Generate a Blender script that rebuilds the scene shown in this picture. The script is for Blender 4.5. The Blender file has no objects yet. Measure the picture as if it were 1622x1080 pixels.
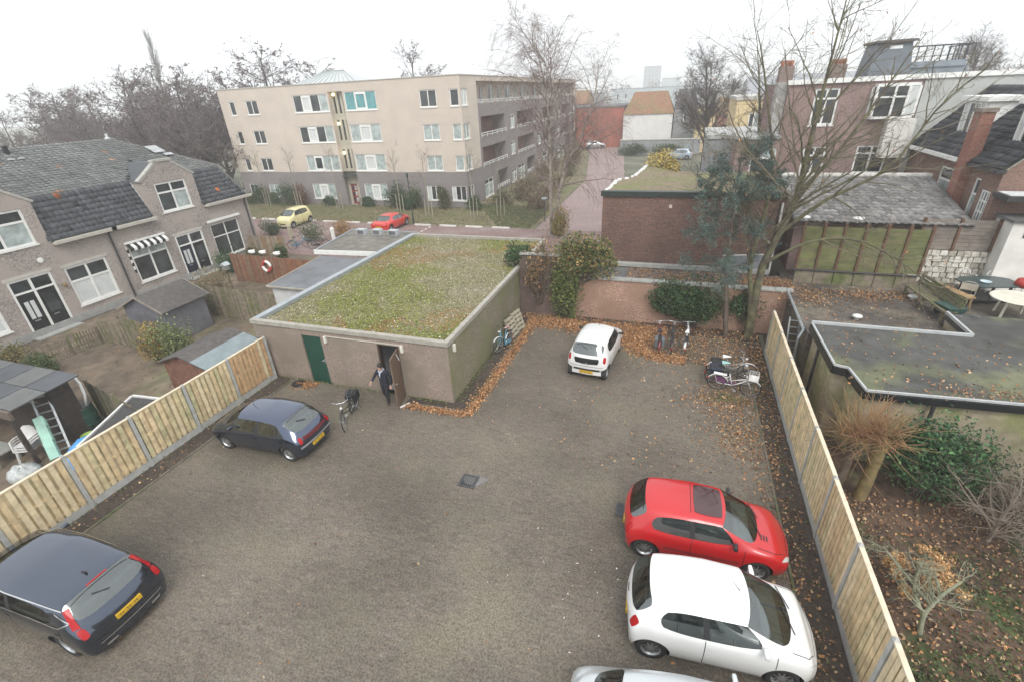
import bpy, bmesh, math, random
import numpy as np
from mathutils import Vector, Matrix
from mathutils.bvhtree import BVHTree
S = bpy.context.scene
COL = S.collection
R = math.radians
# ------------------------------------------------------------------ camera
cam_d = bpy.data.cameras.new('camera')
cam = bpy.data.objects.new('camera', cam_d); COL.objects.link(cam)
_p, _r, _y = R(27.28), R(-2.89), R(19.58)
_f = Vector((-math.sin(_y)*math.cos(_p), math.cos(_y)*math.cos(_p), -math.sin(_p)))
_r0 = Vector((math.cos(_y), math.sin(_y), 0)); _u0 = _r0.cross(_f)
_rr = _r0*math.cos(_r) + _u0*math.sin(_r); _uu = _rr.cross(_f)
cam.matrix_world = Matrix(((_rr.x, _uu.x, -_f.x, 0), (_rr.y, _uu.y, -_f.y, 0), (_rr.z, _uu.z, -_f.z, 10), (0, 0, 0, 1)))
cam_d.sensor_fit = 'HORIZONTAL'; cam_d.sensor_width = 36; cam_d.lens = 756.5/1622*36
cam_d.clip_start = .05; cam_d.clip_end = 6000
S.camera = cam
# ------------------------------------------------------------------ sky, sun, exposure
SUN_EL, SUN_AZ = R(48), R(152)
W = bpy.data.worlds.new('World'); S.world = W; W.use_nodes = True
nt = W.node_tree; nt.nodes.clear()
sky = nt.nodes.new('ShaderNodeTexSky'); sky.sky_type = 'NISHITA'; sky.sun_disc = False
sky.sun_elevation = SUN_EL; sky.sun_rotation = SUN_AZ; sky.dust_density = 6; sky.air_density = 1; sky.ozone_density = 1
hs = nt.nodes.new('ShaderNodeHueSaturation'); hs.inputs['Saturation'].default_value = .12
mx = nt.nodes.new('ShaderNodeMix'); mx.data_type = 'RGBA'; mx.inputs[0].default_value = .82
mx.inputs[7].default_value = (9.3, 9.65, 10.0, 1)           # the even cloud layer
bg = nt.nodes.new('ShaderNodeBackground'); bg.inputs['Strength'].default_value = .1
wo = nt.nodes.new('ShaderNodeOutputWorld')
nt.links.new(sky.outputs[0], hs.inputs['Color']); nt.links.new(hs.outputs[0], mx.inputs[6])
nt.links.new(mx.outputs[2], bg.inputs['Color']); nt.links.new(bg.outputs[0], wo.inputs['Surface'])
sun_d = bpy.data.lights.new('sun', 'SUN'); sun_d.energy = 1.3; sun_d.angle = R(28); sun_d.color = (1, .97, .92)
sun = bpy.data.objects.new('sun', sun_d); COL.objects.link(sun)
sun.rotation_euler = (math.pi/2 - SUN_EL, 0, math.pi - SUN_AZ)
S.view_settings.view_transform = 'Standard'; S.view_settings.look = 'None'
S.view_settings.gamma = 1; S.view_settings.exposure = .66
HAZE = .0017
S.cycles.max_bounces = 6; S.cycles.diffuse_bounces = 3; S.cycles.glossy_bounces = 3; S.cycles.transparent_max_bounces = 8
S.cycles.volume_bounces = 3
try:
    S.cycles.use_denoising = True; S.cycles.denoiser = 'OPENIMAGEDENOISE'
except Exception: pass

# ------------------------------------------------------------------ helpers
rng = np.random.default_rng(7)
random.seed(7)
class MB:
    """collects polygons for one mesh; m = material slot"""
    def __init__(s): s.v = []; s.f = []; s.m = []
    def poly(s, pts, m=0):
        n = len(s.v); s.v += [tuple(p) for p in pts]; s.f.append(tuple(range(n, n+len(pts)))); s.m.append(m); return s
    def hexa(s, p, m=0):      # 8 points: bottom 4 ccw, top 4 ccw
        n = len(s.v); s.v += [tuple(q) for q in p]
        for f in ((3,2,1,0), (4,5,6,7), (0,1,5,4), (1,2,6,5), (2,3,7,6), (3,0,4,7)):
            s.f.append(tuple(n+i for i in f)); s.m.append(m)
        return s
    def box(s, x0, x1, y0, y1, z0, z1, m=0):
        return s.hexa([(x0,y0,z0),(x1,y0,z0),(x1,y1,z0),(x0,y1,z0),(x0,y0,z1),(x1,y0,z1),(x1,y1,z1),(x0,y1,z1)], m)
    def bar(s, a, b, w, h=None, up=(0,0,1), m=0):   # rectangular bar from a to b
        a, b, up = Vector(a), Vector(b), Vector(up); h = w if h is None else h
        d = (b-a).normalized(); x = d.cross(up)
        if x.length < 1e-4: x = d.cross(Vector((1,0,0)))
        x.normalize(); y = x.cross(d)
        x *= w/2; y *= h/2
        return s.hexa([a-x-y, a+x-y, b+x-y, b-x-y, a-x+y, a+x+y, b+x+y, b-x+y], m)
    def tube(s, pts, rad, n=8, m=0, caps=True):
        pts = [Vector(p) for p in pts]; k = len(pts)
        rad = [rad]*k if not hasattr(rad, '__len__') else rad
        b0 = len(s.v); ref = None
        for i, p in enumerate(pts):
            d = (pts[min(i+1,k-1)]-pts[max(i-1,0)]).normalized()
            if ref is None: ref = d.orthogonal().normalized()
            ref = (ref - d*ref.dot(d)).normalized(); q = d.cross(ref)
            for j in range(n):
                a = 2*math.pi*j/n; s.v.append(tuple(p + (ref*math.cos(a)+q*math.sin(a))*rad[i]))
        for i in range(k-1):
            for j in range(n):
                s.f.append((b0+i*n+j, b0+i*n+(j+1)%n, b0+(i+1)*n+(j+1)%n, b0+(i+1)*n+j)); s.m.append(m)
        if caps:
            s.f.append(tuple(b0+j for j in reversed(range(n)))); s.m.append(m)
            s.f.append(tuple(b0+(k-1)*n+j for j in range(n))); s.m.append(m)
        return s
    def prism(s, poly, z0, z1, m=0):      # xy polygon ccw
        n = len(poly); b = len(s.v)
        s.v += [(p[0],p[1],z0) for p in poly] + [(p[0],p[1],z1) for p in poly]
        s.f.append(tuple(b+i for i in reversed(range(n)))); s.m.append(m)
        s.f.append(tuple(b+n+i for i in range(n))); s.m.append(m)
        for i in range(n):
            j = (i+1) % n; s.f.append((b+i, b+j, b+n+j, b+n+i)); s.m.append(m)
        return s
    def lathe(s, prof, c, n=16, axis='z', m=0):   # prof: list of (r, h)
        b = len(s.v); c = Vector(c)
        for r, h in prof:
            for j in range(n):
                a = 2*math.pi*j/n; u, w = r*math.cos(a), r*math.sin(a)
                s.v.append(tuple(c + (Vector((u,w,h)) if axis=='z' else Vector((u,h,w)) if axis=='y' else Vector((h,u,w)))))
        for i in range(len(prof)-1):
            for j in range(n):
                s.f.append((b+i*n+j, b+i*n+(j+1)%n, b+(i+1)*n+(j+1)%n, b+(i+1)*n+j)); s.m.append(m)
        s.f.append(tuple(b+j for j in reversed(range(n)))); s.m.append(m)
        s.f.append(tuple(b+(len(prof)-1)*n+j for j in range(n))); s.m.append(m)
        return s
    def mesh(s, name, mats=(), smooth=False):
        me = bpy.data.meshes.new(name); me.from_pydata(s.v, [], s.f)
        for mt in mats: me.materials.append(mt)
        if len(mats) > 1: me.polygons.foreach_set('material_index', s.m)
        if smooth: me.polygons.foreach_set('use_smooth', [True]*len(s.f))
        me.update(); return me
def link(name, data, parent=None, loc=None, rz=0):
    o = bpy.data.objects.new(name, data); COL.objects.link(o)
    if parent is not None: o.parent = parent
    if loc is not None: o.location = loc
    if rz: o.rotation_euler.z = rz
    return o
def obj(name, mb, mat, parent=None, smooth=False, loc=None, rz=0, bevel=0, weld=False):
    mats = mat if isinstance(mat, (list, tuple)) else [mat]
    me = mb.mesh(name, mats, smooth)
    if weld or bevel:
        bm = bmesh.new(); bm.from_mesh(me)
        if weld: bmesh.ops.remove_doubles(bm, verts=bm.verts, dist=1e-4)
        if bevel: bmesh.ops.bevel(bm, geom=bm.edges[:], offset=bevel, segments=2, affect='EDGES', profile=.6)
        bm.to_mesh(me); bm.free()
    return link(name, me, parent, loc, rz)
def npmesh(name, v, f, mat, col=None, smooth=False):
    v = np.asarray(v, np.float32).reshape(-1, 3); f = np.asarray(f, np.int32); k = f.shape[1]
    me = bpy.data.meshes.new(name); me.vertices.add(len(v)); me.vertices.foreach_set('co', v.ravel())
    me.loops.add(f.size); me.loops.foreach_set('vertex_index', f.ravel())
    me.polygons.add(len(f)); me.polygons.foreach_set('loop_start', np.arange(len(f), dtype=np.int32)*k)
    try: me.polygons.foreach_set('loop_total', np.full(len(f), k, np.int32))
    except Exception: pass
    me.polygons.foreach_set('use_smooth', np.full(len(f), bool(smooth)))
    for m in (mat if isinstance(mat, (list, tuple)) else [mat]): me.materials.append(m)
    if col is not None:
        a = me.color_attributes.new('Col', 'FLOAT_COLOR', 'POINT')
        c = np.ones((len(v), 4), np.float32); c[:, :3] = np.clip(np.asarray(col)*1.2, 0, .8); a.data.foreach_set('color', c.ravel())
    me.update(calc_edges=True); return me
def tag(o, label=None, cat=None, group=None, kind=None):
    if label: o['label'] = label
    if cat: o['category'] = cat
    if group: o['group'] = group
    if kind: o['kind'] = kind
    return o
def thing(name, label, cat, loc=(0,0,0), rz=0, group=None):
    o = link(name, None, None, loc, rz); return tag(o, label, cat, group)
def struct(name, mb, mat, parent=None, **k): return tag(obj(name, mb, mat, parent, **k), kind='structure')
def copy_tree(o, parent=None):
    c = o.copy(); COL.objects.link(c); c.parent = parent
    for ch in list(o.children): copy_tree(ch, c)
    return c

# ------------------------------------------------------------------ materials
MATS = {}
def gain(c, k=1.2): return tuple(min(.84, max(0., v)*(1+(k-1)*max(0, 1-v))) for v in c)
def M(name, col, rough=.8, var=.2, scale=3., bump=0., bscale=40., metal=0., spec=.5, coat=0., attr=False, big=.0, alt=None, altscale=.4, altpos=(.45,.65), trans=0.):
    if name in MATS: return MATS[name]
    col = gain(col); alt = gain(alt) if alt is not None else None
    m = bpy.data.materials.new(name); m.use_nodes = True; t = m.node_tree; N = t.nodes; L = t.links
    b = N['Principled BSDF']; b.inputs['Roughness'].default_value = rough; b.inputs['Metallic'].default_value = metal
    b.inputs['Specular IOR Level'].default_value = spec; b.inputs['Coat Weight'].default_value = coat; b.inputs['Coat Roughness'].default_value = .03
    if trans: b.inputs['Subsurface Weight'].default_value = 0
    g = N.new('ShaderNodeNewGeometry'); mp = N.new('ShaderNodeMapping'); L.new(g.outputs['Position'], mp.inputs['Vector'])
    mp.inputs['Rotation'].default_value = (.65, .37, .93); mp.inputs['Location'].default_value = (3.37, 1.71, 5.13)     # turned off the noise lattice
    def noise(sc, det=5):
        n = N.new('ShaderNodeTexNoise'); n.inputs['Scale'].default_value = sc; n.inputs['Detail'].default_value = det
        L.new(mp.outputs[0], n.inputs['Vector']); return n
    def mul(a, lo, hi, fac):
        r = N.new('ShaderNodeMapRange'); r.inputs['From Min'].default_value = .3; r.inputs['From Max'].default_value = .7
        r.inputs['To Min'].default_value = lo; r.inputs['To Max'].default_value = hi; L.new(fac, r.inputs['Value'])
        x = N.new('ShaderNodeMix'); x.data_type = 'RGBA'; x.blend_type = 'MULTIPLY'; x.inputs[0].default_value = 1
        L.new(a, x.inputs[6]); L.new(r.outputs[0], x.inputs[7]); return x.outputs[2]
    if attr:
        a = N.new('ShaderNodeVertexColor'); a.layer_name = 'Col'; c = a.outputs['Color']
    else:
        a = N.new('ShaderNodeRGB'); a.outputs[0].default_value = (*col, 1); c = a.outputs[0]
    if alt is not None:
        n = noise(altscale, 6); r = N.new('ShaderNodeMapRange'); r.inputs['From Min'].default_value, r.inputs['From Max'].default_value = altpos
        L.new(n.outputs[0], r.inputs['Value']); x = N.new('ShaderNodeMix'); x.data_type = 'RGBA'; x.inputs[7].default_value = (*alt, 1)
        L.new(r.outputs[0], x.inputs[0]); L.new(c, x.inputs[6]); c = x.outputs[2]
    if var: c = mul(c, 1-var, 1+var, noise(scale).outputs[0])
    if big: c = mul(c, 1-big, 1+big, noise(.35, 3).outputs[0])
    L.new(c, b.inputs['Base Color'])
    if bump:
        n = noise(bscale, 4); q = N.new('ShaderNodeBump'); q.inputs['Strength'].default_value = bump; q.inputs['Distance'].default_value = .02
        L.new(n.outputs[0], q.inputs['Height']); L.new(q.outputs[0], b.inputs['Normal'])
    MATS[name] = m; return m
def brick(name, c1, c2, mortar, bw=.22, bh=.0625, big=.15, dirt=None, ms=.010, speck=.24):
    if name in MATS: return MATS[name]
    c1, c2, mortar = gain(c1), gain(c2), gain(mortar); dirt = gain(dirt) if dirt else None
    m = bpy.data.materials.new(name); m.use_nodes = True; t = m.node_tree; N = t.nodes; L = t.links
    b = N['Principled BSDF']; b.inputs['Roughness'].default_value = .9; b.inputs['Specular IOR Level'].default_value = .25
    g = N.new('ShaderNodeNewGeometry'); sp = N.new('ShaderNodeSeparateXYZ'); L.new(g.outputs['Position'], sp.inputs[0])
    ad = N.new('ShaderNodeMath'); L.new(sp.outputs[0], ad.inputs[0]); L.new(sp.outputs[1], ad.inputs[1])
    cb = N.new('ShaderNodeCombineXYZ'); L.new(ad.outputs[0], cb.inputs[0]); L.new(sp.outputs[2], cb.inputs[1])
    k = N.new('ShaderNodeTexBrick'); k.inputs['Scale'].default_value = 1; k.inputs['Brick Width'].default_value = bw; k.inputs['Row Height'].default_value = bh
    k.inputs['Mortar Size'].default_value = ms; k.inputs['Mortar Smooth'].default_value = .2; k.inputs['Bias'].default_value = 0
    for i, c in (('Color1', c1), ('Color2', c2), ('Mortar', mortar)): k.inputs[i].default_value = (*c, 1)
    L.new(cb.outputs[0], k.inputs['Vector'])
    c = k.outputs['Color']
    def noise(sc, det):
        n = N.new('ShaderNodeTexNoise'); n.inputs['Scale'].default_value = sc; n.inputs['Detail'].default_value = det; L.new(g.outputs['Position'], n.inputs['Vector']); return n.outputs[0]
    def mul(a, lo, hi, fac):
        r = N.new('ShaderNodeMapRange'); r.inputs['From Min'].default_value = .3; r.inputs['From Max'].default_value = .7
        r.inputs['To Min'].default_value = lo; r.inputs['To Max'].default_value = hi; L.new(fac, r.inputs['Value'])
        x = N.new('ShaderNodeMix'); x.data_type = 'RGBA'; x.blend_type = 'MULTIPLY'; x.inputs[0].default_value = 1
        L.new(a, x.inputs[6]); L.new(r.outputs[0], x.inputs[7]); return x.outputs[2]
    c = mul(c, 1-big, 1+big, noise(.6, 5)); c = mul(c, 1-speck, 1+speck, noise(15, 3))
    if dirt:
        r = N.new('ShaderNodeMapRange'); r.inputs['From Min'].default_value = .42; r.inputs['From Max'].default_value = .62; L.new(noise(.8, 6), r.inputs['Value'])
        x = N.new('ShaderNodeMix'); x.data_type = 'RGBA'; x.inputs[7].default_value = (*dirt, 1); L.new(r.outputs[0], x.inputs[0]); L.new(c, x.inputs[6]); c = x.outputs[2]
    L.new(c, b.inputs['Base Color'])
    q = N.new('ShaderNodeBump'); q.inputs['Strength'].default_value = .4; q.inputs['Distance'].default_value = .01; q.invert = True
    L.new(k.outputs['Fac'], q.inputs['Height']); L.new(q.outputs[0], b.inputs['Normal'])
    MATS[name] = m; return m
concrete = M('concrete', (.30,.30,.28), .9, .2, 6, .3, 60, big=.15)
concrete_post = M('concrete_post', (.36,.36,.34), .9, .15, 5, .3, 80)
white_paint = M('white_paint', (.72,.72,.69), .5, .06, 4)
grey_frame = M('grey_frame', (.55,.55,.52), .5, .08, 4)
black_paint = M('black_paint', (.012,.013,.015), .35, .1, 4)
zinc = M('zinc', (.34,.37,.39), .45, .12, 3, metal=.4)
trim = M('alu_trim', (.46,.48,.48), .5, .12, 3, metal=.3)
felt = M('roofing_felt', (.10,.10,.098), .85, .25, 4, .3, 90, big=.25)
glass = M('window_glass', (.035,.04,.042), .06, .75, 1.1, spec=.6)
glass_teal = M('window_glass_curtain', (.33,.38,.37), .12, .3, 2.5, spec=.6)
glass_green = M('window_glass_teal', (.10,.27,.28), .12, .2, 2, spec=.6)
glass_white = M('window_glass_blind', (.55,.57,.56), .12, .08, 2, spec=.6)
steel = M('steel', (.42,.43,.44), .4, .1, 8, metal=.7)
# ------------------------------------------------------------------ facade tools
class Fac:
    """vertical plane: O origin, U horizontal unit, N outward unit"""
    def __init__(s, O, U, N): s.O, s.U, s.N = Vector(O), Vector(U), Vector(N)
    def p(s, u, z, d=0): return s.O + s.U*u + Vector((0,0,z)) + s.N*d
    def slab(s, mb, u0, u1, z0, z1, d0, d1, m=0):
        q = [s.p(u0,z0,d0), s.p(u1,z0,d0), s.p(u1,z0,d1), s.p(u0,z0,d1), s.p(u0,z1,d0), s.p(u1,z1,d0), s.p(u1,z1,d1), s.p(u0,z1,d1)]
        if s.U.cross(s.N).z < 0: q = [q[i] for i in (3,2,1,0,7,6,5,4)]
        return mb.hexa(q, m)
def facX(y): return Fac((0,y,0), (1,0,0), (0,-1,0))        # faces the camera, u = X
def facY(x, n=1): return Fac((x,0,0), (0,1,0), (n,0,0))    # faces +-X, u = Y
def wall(mb, F, u0, u1, z0, z1, holes=(), deep=.14, m=0, back=True):
    us = sorted({u0, u1, *[h[0] for h in holes], *[h[1] for h in holes]}); zs = sorted({z0, z1, *[h[2] for h in holes], *[h[3] for h in holes]})
    for i in range(len(us)-1):
        for j in range(len(zs)-1):
            a, b, c, d = us[i], us[i+1], zs[j], zs[j+1]
            if a < u0-1e-6 or b > u1+1e-6 or c < z0-1e-6 or d > z1+1e-6: continue
            um, zm = (a+b)/2, (c+d)/2
            if any(h[0] < um < h[1] and h[2] < zm < h[3] for h in holes): continue
            mb.poly([F.p(a,c), F.p(b,c), F.p(b,d), F.p(a,d)], m)
    for h in holes:
        a, b, c, d = h[:4]; k = deep if len(h) < 5 else h[4]
        mb.poly([F.p(a,c), F.p(a,d), F.p(a,d,-k), F.p(a,c,-k)], m); mb.poly([F.p(b,c), F.p(b,d), F.p(b,d,-k), F.p(b,c,-k)], m)
        mb.poly([F.p(a,d), F.p(b,d), F.p(b,d,-k), F.p(a,d,-k)], m); mb.poly([F.p(a,c), F.p(b,c), F.p(b,c,-k), F.p(a,c,-k)], m)
    return mb
def window(parent, F, u0, u1, z0, z1, cols=(.5,), rows=(), fw=.06, set_=.09, gl=None, fm=None, sill=True, name='window', casem=(), lift=0, sm=None):
    """frame mesh with one child per pane; cols / rows are split fractions; casem = columns with an inner casement frame"""
    fm = fm or white_paint; gl = gl or [glass]
    mb = MB(); d0, d1 = -set_-.05, -set_+.02
    us = [u0] + [u0+(u1-u0)*c for c in cols] + [u1]; zs = [z0] + [z0+(z1-z0)*r for r in rows] + [z1]
    h = fw/2
    F.slab(mb, u0, u1, z0, z0+fw, d0, d1); F.slab(mb, u0, u1, z1-fw, z1, d0, d1)
    F.slab(mb, u0, u0+fw, z0+fw, z1-fw, d0, d1); F.slab(mb, u1-fw, u1, z0+fw, z1-fw, d0, d1)
    for u in us[1:-1]: F.slab(mb, u-h, u+h, z0+fw, z1-fw, d0, d1-.004)
    for z in zs[1:-1]:
        for i in range(len(us)-1): F.slab(mb, us[i]+h, us[i+1]-h, z-h, z+h, d0, d1-.008)
    for c in casem:
        a, b = us[c]+h, us[c+1]-h
        for (p, q, r, s) in ((a, b, z0+fw, z0+fw*2.6), (a, b, z1-fw*3.2, z1-fw), (a, a+fw, z0+fw*2.6, z1-fw*3.2), (b-fw, b, z0+fw*2.6, z1-fw*3.2)):
            F.slab(mb, p, q, r, s, d0, d1+.02)
    w = obj(name, mb, fm, parent)
    k = 0
    for i in range(len(us)-1):
        for j in range(len(zs)-1):
            pm = MB(); F.slab(pm, us[i]+h*.5, us[i+1]-h*.5, zs[j]+h*.5, zs[j+1]-h*.5, d0+.01, d0+.03)
            obj('pane', pm, gl[k % len(gl)], w); k += 1
    if sill:
        sb = MB(); F.slab(sb, u0-.05, u1+.05, z0-.07, z0-.003, -set_, .06); obj('sill', sb, sm or fm, w)
    return w
def tiles(name, parent, P0, U, D, w, h, tw=.25, th=.33, mat=None, base=(.05,.055,.06), var=.25, odd=0, oddcol=(.35,.12,.05), keep=None, seed=1):
    """pantile sheet: P0 = lower corner at the eaves, U along, D up the slope; w x h metres; keep(u,v)->bool"""
    r = np.random.default_rng(seed); P0 = np.array(P0, float); U = np.array(U, float); D = np.array(D, float); N = np.cross(U, D); N /= np.linalg.norm(N)
    if N[2] < 0: N = -N
    nu, nv = max(1, int(round(w/tw))), max(1, int(round(h/th))); tw, th = w/nu, h/nv
    prof = [(0, .0), (.18, .032), (.42, .04), (.68, .012), (.86, -.004), (1.0, .0)]
    V, Fc, C = [], [], []; n = 0
    for j in range(nv):
        for i in range(nu):
            u, v = i*tw, j*th
            if keep is not None and not keep(u+tw/2, v+th/2): continue
            jz = r.normal(0, .004); rot = r.normal(0, .006)
            c = np.array(base)*(1+r.normal(0, var)); c = np.clip(c, .01, .8)
            if r.random() < odd: c = np.array(oddcol)*(1+r.normal(0, .25))
            for lift, vv in ((.05, v-.03), (.004, v+th+.02)):
                for q, z in prof: V.append(P0 + U*(u+q*tw) + D*(vv+rot*q) + N*(z+lift+jz)); C.append(c)
            for q, z in prof: V.append(P0 + U*(u+q*tw) + D*(v-.02+rot*q) + N*(z-.012+jz)); C.append(c*.8)
            k = len(prof)
            for q in range(k-1):
                Fc.append((n+q, n+q+1, n+k+q+1, n+k+q)); Fc.append((n+2*k+q, n+2*k+q+1, n+q+1, n+q))
            n += 3*k
    me = npmesh(name, V, Fc, mat, np.array(C), True)
    return tag(link(name, me, parent), kind='stuff')
tile_mat = M('clay_tiles', (1,1,1), .75, .25, 6, .15, 60, attr=True, big=.15, spec=.35)

# ------------------------------------------------------------------ garage with planted roof (bicycle store)
gar_brick = brick('garage_brick', (.27,.20,.165), (.235,.18,.15), (.23,.195,.165), dirt=(.20,.165,.13))
gar_moss = brick('garage_side_brick', (.22,.185,.14), (.18,.16,.115), (.17,.155,.115), dirt=(.165,.16,.085))
gar = thing('flat_roof_garage', 'low brick garage with a moss and sedum roof and dark green door', 'garage')
GX0, GX1, GY0, GY1, GH = -15.6, -7.03, 13.05, 26.2, 2.38
mb = MB(); F = facX(GY0)
wall(mb, F, GX0, GX1, 0, GH, [(-13.32,-12.42,0,2.1,.12), (-9.93,-9.02,0,2.1,.25)])
obj('front_wall', mb, gar_brick, gar)
mb = MB(); mb.poly([(GX1,GY0,0),(GX1,GY1,0),(GX1,GY1,GH),(GX1,GY0,GH)]); obj('side_wall', mb, gar_moss, gar)
mb = MB(); mb.poly([(GX0,GY0,0),(GX0,GY1,0),(GX0,GY1,GH),(GX0,GY0,GH)]); mb.poly([(GX0,GY1,0),(GX1,GY1,0),(GX1,GY1,GH),(GX0,GY1,GH)]); obj('rear_wall', mb, gar_brick, gar)
mb = MB(); mb.box(GX0+.1, GX1-.1, GY0+.1, GY1-.1, GH-.12, GH-.04); obj('roof', mb, felt, gar)
mb = MB(); t = .13
mb.box(GX0-.05, GX1+.05, GY0-.06, GY0+t, GH-.02, GH+.14); mb.box(GX0-.05, GX1+.05, GY1-t, GY1+.05, GH-.02, GH+.14)
mb.box(GX1-t, GX1+.052, GY0+t, GY1-t, GH-.02, GH+.138); obj('roof_edge', mb, M('edge_trim', (.30,.28,.24), .7, .15, 4), gar)
mb = MB(); mb.box(GX0-.052, GX0+.24, GY0+t, GY1-t, GH-.02, GH+.142); obj('roof_edge', mb, zinc, gar)
# door, open doorway
green_door = M('dark_green_paint', (.008,.05,.035), .4, .12, 3)
mb = MB(); F.slab(mb, -13.30,-12.44,.01,2.09,-.1,-.05); dr = obj('door', mb, green_door, gar)
mb = MB(); F.slab(mb, -12.60,-12.47,1.02,1.05,-.05,.02); F.slab(mb, -12.51,-12.47,.93,1.12,-.05,-.035); obj('door_handle', mb, steel, dr)
mb = MB()
for a, b, c, d in ((-9.93,-9.86,0,2.1), (-9.09,-9.02,0,2.1), (-9.86,-9.09,2.03,2.1)): F.slab(mb, a, b, c, d, -.2, -.06)
obj('door_frame', mb, M('dark_brown_frame', (.03,.018,.012), .6, .2, 5), gar)
mb = MB(); mb.box(-9.95,-9.0,13.30,15.6,.0,.02); mb.poly([(-9.95,15.6,0),(-9.0,15.6,0),(-9.0,15.6,2.2),(-9.95,15.6,2.2)]); mb.poly([(-10.4,13.3,0),(-10.4,15.6,0),(-10.4,15.6,2.2),(-10.4,13.3,2.2)]); mb.poly([(-8.6,13.3,0),(-8.6,15.6,0),(-8.6,15.6,2.2),(-8.6,13.3,2.2)])
obj('interior', mb, M('pale_plaster', (.42,.44,.45), .9, .1, 2), gar)
# open door leaf swung outwards against the wall on the right
L = link('door', None, gar, (-9.02, 13.0, 0)); L.rotation_euler.z = R(-76)
mb = MB(); mb.box(.0, .86, -.045, 0, .02, 2.06); obj('leaf', mb, M('old_brown_door', (.13,.085,.06), .6, .2, 4), L)
mb = MB(); mb.bar((.3,.02,2.0), (.75,.28,2.0), .03); obj('door_closer', mb, steel, L)
mb = MB(); mb.bar((.74,.06,1.05), (.84,.06,1.05), .03); mb.bar((.74,-.1,1.05), (.84,-.1,1.05), .03); mb.bar((.78,-.1,1.05),(.78,.06,1.05),.02); obj('door_handle', mb, steel, L)
# conduit and three wall lamps
mb = MB(); F.slab(mb, -12.2,-8.85,2.155,2.185,0,.03); obj('conduit', mb, M('cream_plastic', (.5,.47,.40), .5, .1, 4), gar)
lampw = M('cream_lamp', (.62,.60,.52), .4, .06, 5)
for x in (-12.15, -8.84):
    mb = MB(); F.slab(mb, x-.05, x+.05, 1.90, 2.19, .002, .10); obj('wall_lamp', mb, lampw, gar, bevel=.015)
mb = MB(); facY(GX1).slab(mb, 13.42, 13.52, 1.95, 2.24, .002, .10); obj('wall_lamp', mb, lampw, gar, bevel=.015)
# plank leaning beside the open door
# ------------------------------------------------------------------ brick walls at the back of the car park
pink = brick('pink_brick', (.345,.195,.14), (.29,.165,.12), (.31,.22,.17), dirt=(.28,.175,.125), speck=.42, ms=.014)
plum = brick('plum_brick', (.15,.095,.085), (.12,.08,.075), (.13,.10,.09), dirt=(.10,.075,.06))
w1 = thing('boundary_wall', 'low pink brick wall with grey coping behind the white hatchback', 'wall')
mb = MB(); mb.box(-4.55, 5.0, 21.55, 21.8, 0, 2.02); obj('brickwork', mb, pink, w1)
x = -4.62
while x < 5.0:
    mb = MB(); mb.box(x, min(x+.98, 5.06), 21.49, 21.86, 2.024, 2.10); obj('coping_stone', mb, concrete, w1); x += 1.0
mb = MB(); mb.box(-4.55-.3, -4.5, 21.35, 21.548, 0, 2.0); obj('pier', mb, pink, w1)
w2 = thing('boundary_wall', 'dark plum brick wall half hidden by ivy beside the garage', 'wall')
mb = MB(); mb.box(-7.0, -4.86, 21.3, 21.55, 0, 3.1); obj('brickwork', mb, plum, w2)
mb = MB(); mb.box(-7.0, -4.84, 21.26, 21.59, 3.104, 3.16); obj('coping', mb, concrete, w2)
# ------------------------------------------------------------------ apartment block
cream_brick = brick('cream_brick', (.55,.475,.40), (.51,.44,.37), (.50,.44,.375), big=.06, speck=.10)
grey_brick = brick('mauve_brick', (.23,.205,.20), (.20,.178,.174), (.205,.187,.182), big=.08, speck=.12)
apt = thing('apartment_block', 'four storey cream and mauve brick apartment block with corner balconies', 'apartment block')
AY, AX0, AX1, AX1H = 45., -48.2, -19.8, 11.75
F = facX(AY); holes = []; wins = []
lv = ((9.25, 10.72), (6.36, 7.8), (3.55, 4.98))
for k, (z0, z1) in enumerate(lv):
    g2 = [glass, glass_teal] if k else [glass]
    if k == 2: g2 = [glass_teal]
    wins += [(-47.05,-46.3,z0,z1-.12,(),(),[glass],()), (-44.78,-43.2,z0,z1-.1,(.5,),(),[glass],()),
             (-38.56,-34.3,z0,z1+.14,(.25,.5,.75),(),([glass, glass_white, glass, glass_teal] if k < 2 else [glass_teal, glass, glass_teal, glass_teal]),(1,)),
             (-32.3,-28.7,z0,z1+.2,(.33,.67),(),([glass_green] if k == 0 else [glass_teal, glass_white, glass_teal]),(1,)),
             (-24.02,-22.25,z0,z1,(.5,),(),([glass] if k == 0 else [glass_teal]),()),
             (-20.9,-19.98,z0,z1-.05,(),(),([glass] if k == 0 else [glass_teal]),())]
z0, z1 = .68, 2.12
wins += [(-47.4,-46.2,z0,z1,(.5,),(),[glass],()), (-44.6,-43.1,z0,z1,(.5,),(),[glass_teal],()), (-38.5,-35.4,z0-.05,z1+.12,(.3,.64),(),[glass_teal, glass_white, glass_teal],(1,)),
         (-31.8,-29.0,z0-.05,z1+.15,(.33,.67),(),[glass_teal, glass_white, glass_teal],(1,)), (-24.4,-22.7,z0,z1,(.3,.6),(),[glass_white, glass, glass],()), (-21.6,-20.0,z0,z1,(.28,.62),(),[glass_white, glass, glass],())]
hs_ = [(w[0],w[1],w[2],w[3]) for w in wins]
st = (-34.15,-32.45)
mb = MB(); wall(mb, F, AX0, AX1, 3.42, AX1H, [h for h in hs_ if h[2] > 3.4] + [(st[0],st[1],3.42,11.0,.5)]); obj('upper_wall', mb, cream_brick, apt)
mb = MB(); wall(mb, F, AX0, AX1, 0, 3.42, [h for h in hs_ if h[2] < 3.4] + [(st[0],st[1],0,3.42,.5)], m=0); obj('ground_floor_wall', mb, grey_brick, apt)
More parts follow.
